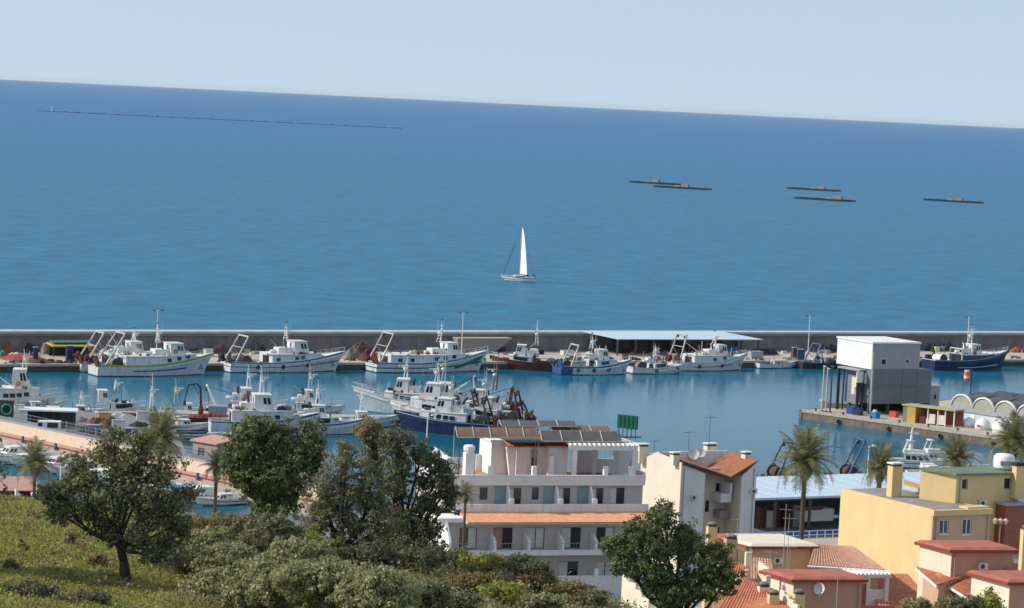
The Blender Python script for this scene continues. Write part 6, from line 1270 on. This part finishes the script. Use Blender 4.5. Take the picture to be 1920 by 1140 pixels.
# red roofed dormer houses at right
g3, f3, H3 = flatroof_house('house with red flat roofed dormer above red tiles', 1785, 1026, 1900, 20.6, 3, 3.6, 'roof_red', 'plaster_salmon', .42)
g4, f4, H4 = flatroof_house('house cut by the right edge with red flat roof', 1894, 1086, 1990, 20.8, 3, 4.0, 'roof_red', 'plaster_salmon', .42)
# tiled slopes around them
def slope(label, pts, zs, m='tile', par_name='tiled_roof_house', back='plaster_buff'):
    """pts: eave-left, eave-right, top-right, top-left in the picture, with a height each"""
    v = [P(px, py, z) for (px, py), z in zip(pts, zs)]; o = v[0]; t = thing(par_name, label, 'house', (o.x, o.y, GZ), 0, 'red roofed terraced houses'); O = Vector((o.x, o.y, GZ)); w = [p - O for p in v]
    mm = MB(); tiles(mm, w[0], w[1] - w[0], w[3] - w[0], utop=w[2] - w[3]); mm.build('tile_roof', m, t, kind='stuff')
    MB().add([p - Vector((0, 0, .12)) for p in w] + [p + Vector((0, 0, .02)) for p in w], BX).build('roof_deck', m, t)
    e = (w[1] - w[0]).normalized(); MB().tube(w[0] - e * .1 + Vector((0, 0, -.05)), w[1] + e * .1 + Vector((0, 0, -.05)), .11, n=6).build('eave_board', 'plaster_white', t)
    c = sum(w, Vector()) / 4; u = [c + (p - c) * .86 for p in w]
    MB().add([(p.x, p.y, 0) for p in u] + [(p.x, p.y, p.z - .2) for p in u], BX).build('wall', back, t); return t
slope('low pinkish tiled roof under the foot of the yellow wall', [(1516, 1061), (1660, 1070), (1600, 1026), (1528, 1022)], [16.4, 16.4, 17.3, 17.3], 'tile_pink')
slope('terracotta tiled roof left of the dormer house with white eave', [(1718, 1066), (1756, 1099), (1900, 1052), (1770, 1040)], [18.2, 17.6, 19.2, 19.4])
slope('broad terracotta roof between dormer and right edge house', [(1782, 1102), (1836, 1136), (1925, 1062), (1880, 1054)], [17.4, 16.8, 19.0, 19.2])
slope('sunlit terracotta roof at the bottom between the chimneys', [(1340, 1152), (1520, 1170), (1492, 1122), (1385, 1082)], [16.6, 16.4, 17.5, 18.0])
slope('steep shaded terracotta roof behind the small chimneys', [(1400, 1098), (1455, 1104), (1448, 1050), (1402, 1046)], [15.4, 15.4, 17.0, 17.0], 'tile_pink')
slope('terracotta roof under the red flat roof house', [(1500, 1152), (1620, 1165), (1560, 1118), (1490, 1100)], [14.2, 13.8, 15.4, 16.0])
slope('red roof strip along the bottom edge', [(1560, 1150), (1700, 1150), (1690, 1137), (1570, 1136)], [15.0, 15.0, 15.5, 15.5], 'roof_red')
slope('pinkish roof on the sunny slope right of the dark pine', [(1330, 1105), (1404, 1112), (1404, 1062), (1360, 1050)], [16.6, 16.6, 17.6, 17.8])
# stepped white garden walls and stairs
def pillar(px0, py0, px1, py1, d, m, label, cap='net_grey', par=None, ball=True, name='chimney', cat='chimney', grp='small chimneys of the terraced houses', down=3.0):
    k = d / F_PX; b = PD((px0 + px1) / 2, py1, d); w = (px1 - px0) * k; h_ = (py1 - py0) * k; down = b.z - GZ; t = thing(name, label, cat, b - Vector((0, 0, down)), R(12), grp)
    MB().box(-w / 2, w / 2, -w * .4, w * .5, 0, h_ + down - .3).build('stack', m, t)
    if ball:
        MB().box(-w * .42, w * .42, -w * .32, w * .42, h_ + down - .297, h_ + down - .1).build('vent', 'concrete_dark', t); MB().lathe([(w * .5, h_ + down - .097), (w * .48, h_ + down), (w * .25, h_ + down + .1)], n=8).build('cowl', cap, t)
pillar(1325, 980, 1343, 1008, 240, 'plaster_yellow', 'leftmost small yellow chimney beside the dark pine'); pillar(1358, 1003, 1380, 1040, 238, 'plaster_buff', 'buff chimney just right of the leftmost yellow one')
pillar(1381, 1022, 1398, 1050, 238, 'plaster_yellow', 'yellow pillar under the pale flat roof', ball=False); pillar(1397, 1028, 1408, 1052, 236, 'plaster_pale', 'white block beside the grey satellite dish', ball=False)
pillar(1420, 1092, 1440, 1140, 224, 'plaster_pale', 'pale chimney with dark cowl above sunlit roof'); pillar(1439, 1107, 1458, 1150, 221, 'plaster_yellow', 'yellow chimney at the bottom edge, left one'); pillar(1486, 1106, 1506, 1150, 221, 'plaster_yellow', 'yellow chimney at the bottom edge, right one')
pillar(1397, 1060, 1403, 1098, 232, 'plaster_pale', 'slim white wall end left of the shaded roof', ball=False); pillar(1435, 1072, 1444, 1094, 228, 'plaster_pale', 'short white parapet end above the pale chimney', ball=False)
pillar(1912, 985, 1930, 1062, 228, 'plaster_yellow', 'pale yellow chimney at the right edge', ball=True)
def stairwall(label, a, b, d, h_=.7, m='plaster_pale'):
    A, B = PD(a[0], a[1], d), PD(b[0], b[1], d - 3); n = 4; t = thing('garden_wall', label, 'wall', A, 0, 'white stepped garden walls')
    for i in range(n):
        p, q = (B - A) * (i / n), (B - A) * ((i + 1) / n); p.z = q.z = (p.z + q.z) / 2; MB().add(wallp(p, q, p.z - 9.0, p.z + h_, .22), BX).build('wall_step', m, t)
stairwall('white stepped wall at the foot of dark pine', (1166, 1092), (1215, 1150), 228, .9); stairwall('white stepped wall descending right of the dark pine', (1376, 1090), (1412, 1116), 228, .5)
stairwall('white sloping wall between the two yellow chimneys', (1462, 1112), (1495, 1146), 222, .35); stairwall('white wall edge behind the salmon house', (1420, 1062), (1440, 1078), 236, .5)
# aerials standing over the roofs
for px, by, ty, d, lb in ((1466, 1100, 942, 236, 'tallest thin aerial in front of the fish market'), (1473, 1100, 960, 237, 'second thin aerial beside the tallest one'), (1380, 1040, 968, 240, 'aerial before the cream house wall'), (1568, 1140, 1062, 222, 'aerial in front of the salmon wall'), (1442, 1090, 1030, 228, 'short aerial over the steep shaded roof'), (1478, 1085, 1020, 234, 'aerial between shaded roof and red roof')):
    b = PD(px, by, d); o_ = aerial(None, b, (by - ty) * d / F_PX, 'galvanised', .5); tag(o_, lb, 'aerial', 'tv aerials over the terraced houses')

# pipes, meter boxes and air conditioners on the walls
for fr_, par, x_, y_, za_, zb_ in ((YF, yh, .35, -.12, 0, ZY - .6), (YF, yh, WYL - .3, -.12, 0, ZY - .6), (UF, y2h, .4, -.08, 0, ZUx - .3), (UF, y2h, WU - .6, -.08, 0, ZUx - .3), (CF, ca, .4, -.08, 0, ZC - .6), (CF, ca, WC - .4, -.7, 0, ZC - .7), (f1, g1, f1.len - .3, -.08, 0, H1), (f2, g2, f2.len - .3, -.08, 0, H2), (f3, g3, .3, -.08, 0, H3)):
    MB().tube((x_, y_, za_), (x_, y_, zb_), .05, n=6).build('downpipe', 'panel_grey', par)
for fr_, par, x_, y_, z_ in ((YF, yh, 2.6, -.35, ZY - 4.6), (CF, ca, 1.4, -.32, ZC - 4.2), (CF, ca, vx1 + 1.2, -.95, ZC - 3.6), (f1, g1, 2.0, -.32, H1 - 1.3), (f3, g3, 2.4, -.32, H3 - 1.4), (UF, y2h, 2.6, -.32, ZUx - 3.0)):
    a_ = MB().box(x_, x_ + .8, y_, y_ + .3, z_, z_ + .55).build('air_conditioner', 'crate_white', par); MB().lathe([(.2, -.01), (.2, .01)], (x_ + .3, y_ - .012, z_ + .28), 10, Matrix.Rotation(R(90), 4, 'X')).build('fan_grille', 'steel_dark', a_)
for px_, d_, k_ in ((1440, 1, 0), (1500, 1, 1)): pass
# ================================================================== PALMS
_fr = {}
def frondmesh(kind, L=2.6, droop=1.0):
    m = MB(); n = 14; pts = []
    for i in range(n + 1):
        t = i / n; pts.append(Vector((L * t * (1 - .12 * droop * t), 0, .55 * L * t - droop * L * .75 * t * t)))
    for i in range(n): m.tube(pts[i], pts[i + 1], .028 * (1 - t * .7), .02, 3, cap=False)
    rd = random.Random(kind)
    for i in range(1, n + 1):
        for k in range(2):
            p = pts[i - 1].lerp(pts[i], k / 2 + .2); d = (pts[i] - pts[i - 1]).normalized(); ll = L * .24 * math.sin(math.pi * min(1, .15 + .85 * (i / n))) ** .6 + .05
            for s in (-1, 1):
                q = p + Vector((d.x * .6, s * .75, -.35 + rd.uniform(-.2, .15))).normalized() * ll * rd.uniform(.8, 1.15); m.add([p, p + d * .07, q + d * .02, q], [(0, 1, 2, 3)])
    return m.mesh('frond', LMt('palm'))
FM = [frondmesh(1, 2.6, .55), frondmesh(2, 2.6, .95), frondmesh(3, 2.5, 1.35)]
DRY = MB().lathe([(.2, -1.0), (.42, -.6), (.36, 0), (.15, .3)], n=9)
def palm(label, px, pcrown, pbase, d, cr, n=34, seed=0, tr=.2):
    """crown centre row, trunk foot row, distance, crown radius in picture px"""
    top = PD(px, pcrown, d); k = d / F_PX; hgt = top.z - GZ; rd = random.Random(seed)
    t = thing('palm_tree', label, 'palm tree', (top.x, top.y, top.z - hgt), rd.uniform(0, 6), 'date palms along the promenade'); sc = cr * k / 2.1
    m = MB(); nn = 8
    for i in range(nn): z0, z1 = hgt * i / nn, hgt * (i + 1) / nn; m.tube((0, 0, z0), (0, 0, z1 + .02), tr * (1.0 if i else 1.3), tr * .88, 9)
    m.build('trunk', 'palm_bark', t); o = inst('leaf_bases', DRYM, t, (0, 0, hgt), (0, 0, 0), (sc * 1.1,) * 3)
    for i in range(n):
        f = i / n; pitch = lerp(-1.25, .55, f ** .85) + rd.uniform(-.1, .1); me = FM[0 if f < .3 else 1 if f < .7 else 2]
        inst('frond', me, t, (0, 0, hgt + .1), (0, pitch, i * 2.39996), (sc * rd.uniform(.85, 1.12),) * 3)
DRYM = DRY.mesh('leaf_bases', M('palm_bark'))
palm('large palm rising behind the olive tree at left', 300, 828, 960, 330, 58, 40, 1); palm('palm at the left edge above the boathouse', 66, 872, 960, 338, 44, 34, 2); palm('slender palm left of dark rounded tree, trunk showing', 406, 878, 952, 331, 32, 30, 3, .22)
palm('tall palm in front of the fish market, full trunk visible', 1510, 868, 1002, 338, 62, 44, 4, .3); palm('palm behind the yellow house by the white lamp', 1650, 882, 960, 345, 44, 40, 5, .3); palm('palm with upright fronds right of the motor yachts', 1793, 862, 940, 345, 44, 36, 6, .3)
palm('palm cut by the right edge above the yellow house', 1900, 832, 960, 340, 54, 42, 7, .3); palm('small palm at the left corner of the hotel', 873, 930, 985, 284, 26, 24, 8, .14)
# ================================================================== TREES ON THE HILL
tb_ = onhill(238, 1088)
olive = [(120, 930, 46, 40), (150, 875, 40, 34), (205, 850, 44, 38), (255, 862, 46, 40), (300, 890, 42, 44), (330, 945, 34, 40), (180, 925, 48, 42), (240, 930, 50, 46), (290, 965, 44, 40), (200, 985, 40, 30), (108, 960, 32, 28), (215, 815, 30, 24), (268, 826, 34, 24), (165, 960, 34, 30), (330, 985, 34, 28), (262, 1005, 38, 28), (310, 1020, 36, 26), (345, 1000, 26, 26), (235, 890, 44, 36), (150, 905, 40, 34), (285, 935, 40, 36), (90, 920, 24, 26), (350, 925, 20, 26), (325, 1045, 34, 20), (285, 1040, 30, 20), (215, 1010, 26, 18)]
tree('olive_tree', 'large dark olive tree at left with forked trunk showing', 'tree', tb_, tb_.y, olive, .19, 'olive', leaf=.085, dens=.85, cr=.36, seed=11, shell=.15, fork_px=(222, 1015))
tree('carob_tree', 'dark rounded tree with three lobes in front of boats', 'tree', PD(505, 975, 168), 168, [(465, 822, 38, 44), (524, 835, 36, 46), (580, 828, 28, 44), (450, 880, 34, 34), (510, 895, 44, 40), (566, 885, 36, 40), (490, 800, 24, 24), (592, 862, 20, 30), (440, 850, 24, 28), (545, 915, 36, 28), (495, 925, 26, 26), (478, 865, 34, 34), (548, 860, 30, 36), (500, 950, 30, 22), (535, 948, 34, 20), (470, 905, 26, 26)], .45, 'pine', leaf=.10, dens=1.2, cr=.34, seed=12, shell=.5, fork_px=(508, 925))
tree('carob_tree', 'tall spreading dark tree left of the hotel', 'tree', PD(745, 1060, 160), 160, [(700, 818, 38, 34, 2, 'olive'), (745, 830, 42, 36), (790, 855, 36, 30), (826, 880, 28, 30), (838, 920, 24, 28), (800, 945, 32, 28), (750, 880, 36, 34), (760, 975, 48, 36), (800, 990, 36, 30), (735, 1010, 48, 36), (830, 900, 26, 22), (692, 808, 24, 28, 2, 'rusty'), (845, 940, 16, 20), (780, 1020, 40, 32), (700, 860, 30, 26, 2, 'olive'), (740, 920, 40, 34), (790, 905, 22, 20), (750, 1040, 46, 26), (800, 1030, 34, 24)], .34, 'dark', leaf=.09, dens=.85, cr=.34, seed=13, shell=.35)
tree('almond_tree', 'greyish half bare tree in the centre of the slope', 'tree', PD(640, 1055, 150), 150, [(650, 870, 38, 34), (610, 910, 38, 36, 0, 'grey'), (655, 920, 48, 42), (700, 940, 40, 44), (620, 960, 46, 38, 0, 'olive'), (670, 985, 48, 38), (590, 985, 38, 30, 0, 'grey'), (720, 985, 34, 34), (645, 840, 26, 22, 0, 'olive'), (700, 890, 34, 34), (640, 1020, 40, 26), (600, 950, 40, 34, 0, 'olive'), (580, 1015, 34, 22, 0, 'olive'), (690, 1020, 34, 26)], .22, 'olive', leaf=.08, dens=.6, cr=.34, seed=14, shell=.25)
tree('carob_tree', 'low dark thicket tree at the foot of the slope centre', 'tree', PD(700, 1085, 146), 146, [(640, 1045, 44, 28), (690, 1045, 50, 36), (740, 1050, 46, 34), (790, 1050, 38, 28), (720, 1080, 44, 22), (665, 1075, 40, 22), (820, 1040, 26, 20)], .18, 'dark', leaf=.085, dens=.9, cr=.30, seed=15, shell=.4)
tree('pine_tree', 'dense dark green tree before the cream house', 'tree', PD(1280, 1150, 150), 150, [(1235, 975, 36, 30), (1280, 1000, 26, 22), (1195, 1000, 38, 28), (1165, 1030, 34, 30), (1230, 1030, 50, 36), (1290, 1030, 46, 34), (1335, 1060, 40, 36), (1360, 1090, 28, 30), (1180, 1065, 40, 24), (1240, 1085, 50, 34), (1310, 1100, 50, 34), (1255, 1120, 44, 24), (1245, 955, 18, 16), (1350, 1035, 24, 22), (1140, 1020, 16, 16)], .30, 'pine', leaf=.09, dens=1.0, cr=.32, seed=16, shell=.4)
# silvery shrubs lower centre
def shrub(label, px, py, rx, ry, kind, seed, n=6, leaf=.085, d=None, name='shrub', cat='shrub', grp='silvery shrubs on the lower slope', dens=1.0, cr=.26):
    b = onhill(px, min(1200, py + ry)) if d is None else PD(px, py + ry, d); d = b.y; rd = random.Random(seed); bl = []
    for i in range(n):
        a = i * 2.4; r = math.sqrt((i + .3) / n) * .62; bl.append((px + math.cos(a) * r * rx, py + math.sin(a) * r * ry * .8, rx * rd.uniform(.36, .52), ry * rd.uniform(.38, .55), rd.uniform(-1, 1) * rx * d / F_PX * .6))
    return tree(name, label, cat, b, d, bl, .09, kind, leaf=leaf, dens=dens, cr=cr, seed=seed, group=grp, shell=.55)
shrub('broad grey-green shrub right of the olive trunk', 372, 1065, 115, 80, 'silver', 21, 14, d=126)
shrub('silvery shrub in the bottom centre-left', 470, 1110, 105, 66, 'silver', 22, 14, d=118); shrub('bright silvery shrub left of the low dark thicket', 600, 1098, 100, 62, 'silver', 23, 14, d=116); shrub('silvery shrub at the bottom centre', 700, 1112, 88, 54, 'silver', 24, 12, d=114)
shrub('tall silvery shrub behind the front row', 560, 1050, 76, 54, 'silver', 25, 10, d=130); shrub('olive green shrub with leaning branches at the crest', 490, 1008, 92, 62, 'olive', 26, 14, leaf=.075, d=142, dens=.6); shrub('grey-green shrub in the lower left foreground', 400, 1122, 90, 52, 'silver', 27, 10, d=118); shrub('sparse brown shrub on the crest under slender palm', 410, 985, 66, 34, 'broom', 28, 7, d=150, dens=.6)
shrub('dark green bush at the bottom right of centre', 800, 1118, 60, 34, 'olive', 29, 6, d=122); shrub('green leafy bush against the crest right of centre', 575, 1010, 46, 34, 'green', 30, 5, d=144, dens=.7)
gq = 'mounded bushes on the slope below the hotel'
for q_ in ((850, 1048, 40, 26, 'olive', 'olive bush at the hotel end wall foot'), (905, 1058, 46, 26, 'green', 'fresh green bush under the first balcony window'), (965, 1058, 44, 28, 'dark', 'dark bush in the hollow of the slope'), (1010, 1090, 40, 24, 'broom', 'reddish broom bush below the dark hollow'), (880, 1095, 48, 28, 'broom', 'rusty broom bush in the middle of the slope'), (940, 1112, 50, 28, 'green', 'green bush at the bottom edge of the slope'), (1060, 1108, 44, 24, 'broom', 'broom bush near the dark pine'), (1110, 1122, 40, 22, 'olive', 'olive bush touching the dark pine'), (1020, 1130, 50, 22, 'silver', 'silvery bush low on the right slope'), (860, 1130, 46, 24, 'dark', 'dark bush beside the bottom centre shrub'), (1000, 1065, 34, 20, 'dark', 'small dark bush on the crest before the lower windows')):
    shrub(q_[5], *q_[:5], q_[0], 6, leaf=.08, grp=gq, dens=.8)
shrub('bushy plant before the terracotta roofs at lower right', 1795, 1140, 52, 30, 'olive', 31, 6, d=150, grp='bushes at the lower right'); shrub('taller bush at the lower right edge', 1856, 1132, 40, 34, 'green', 32, 5, d=150, grp='bushes at the lower right', dens=.8); shrub('low bush under the yellow wall end', 1725, 1140, 42, 24, 'silver', 33, 5, d=150, grp='bushes at the lower right', dens=.8)
tree('carob_tree', 'tree standing just outside the left edge shading the lower bank', 'tree', Vector((-24.5, 119, hillz(-24.5, 119))), 119, [(-60, 900, 50, 60), (-55, 840, 45, 50), (-140, 930, 90, 70), (-200, 860, 80, 60), (-130, 1000, 90, 60), (-220, 960, 80, 80), (-110, 880, 70, 50), (-100, 960, 60, 60)], .25, 'dark', leaf=.12, dens=1.0, cr=.4, seed=51)
# dark scrub bank whose shade falls on the grass, lower left
shrub('dark scrubby bush on the left of the lower bank', 45, 1115, 75, 32, 'dark', 34, 7, d=112, grp='dark bushes at lower left', dens=.7); shrub('dark scrubby bush nearer the olive trunk', 150, 1130, 70, 26, 'dark', 35, 7, d=112, grp='dark bushes at lower left', dens=.7)
shrub('small dark bush on the bright grass', 132, 1010, 14, 12, 'olive', 36, 3, grp='small bushes on the grass'); shrub('small green tuft bush left of the dark one', 38, 1025, 16, 8, 'green', 37, 3, grp='small bushes on the grass')
shrub('low brown bush between grass and olive trunk', 185, 1052, 26, 12, 'broom', 61, 4, grp='small bushes on the grass', dens=.7); shrub('scruffy olive bush at the left edge of the grass', 15, 1060, 26, 12, 'olive', 62, 4, grp='small bushes on the grass'); shrub('dry bush on the crest above the boathouse', 60, 968, 26, 8, 'broom', 63, 4, grp='small bushes on the grass', dens=.6)
# ground cover on the slope
rs = np.random.RandomState(5)
def cover(name, label, n, size, kind, xr, yr, hmax, cl=.45, seed=1, mask=None):
    rs = np.random.RandomState(seed); out = []
    while len(out) < n:
        y = math.sqrt(rs.uniform(yr[0] ** 2, yr[1] ** 2)); x = rs.uniform(xr[0], xr[1]) * y / 150
        if mask and not mask(x, y): continue
        out.append((x, y, hillz(x, y)))
    c = np.array(out); k = 26; p = np.repeat(c, k, 0); r = np.repeat(rs.uniform(.4, 1.3, n), k)
    p += np.stack([rs.normal(0, cl, n * k) * r, rs.normal(0, cl, n * k) * r, np.abs(rs.normal(0, hmax, n * k)) * r], 1)
    o = bpy.data.objects.new(name, leafmesh(name, p, size, LMt(kind), rs, 2.4, up=1.2, out=np.tile([[0, -.25, 1.0]], (len(p), 1)), bias=.6)); COL.objects.link(o); o['kind'] = 'stuff'; o['label'] = label; o['category'] = 'ground cover'
cover('grass', 'bright green grass on the left of the slope', 6500, .065, 'green', (-30, -5), (104, 156), .07, .35, 1)
cover('dry_grass', 'dry brown grass and broom on the slope', 2800, .07, 'broom', (-30, 6), (104, 170), .16, .35, 2)
cover('scrub', 'low green and rusty scrub on the right of the slope', 1500, .08, 'olive', (-8, 16), (118, 175), .26, .4, 3)
cover('rusty_scrub', 'reddish dry scrub on the slope below the hotel', 900, .08, 'broom', (-6, 16), (118, 175), .28, .4, 4)
cover('green_scrub', 'fresh green low shrubs on the slope below the hotel', 900, .08, 'silver', (-6, 14), (118, 172), .25, .4, 6)
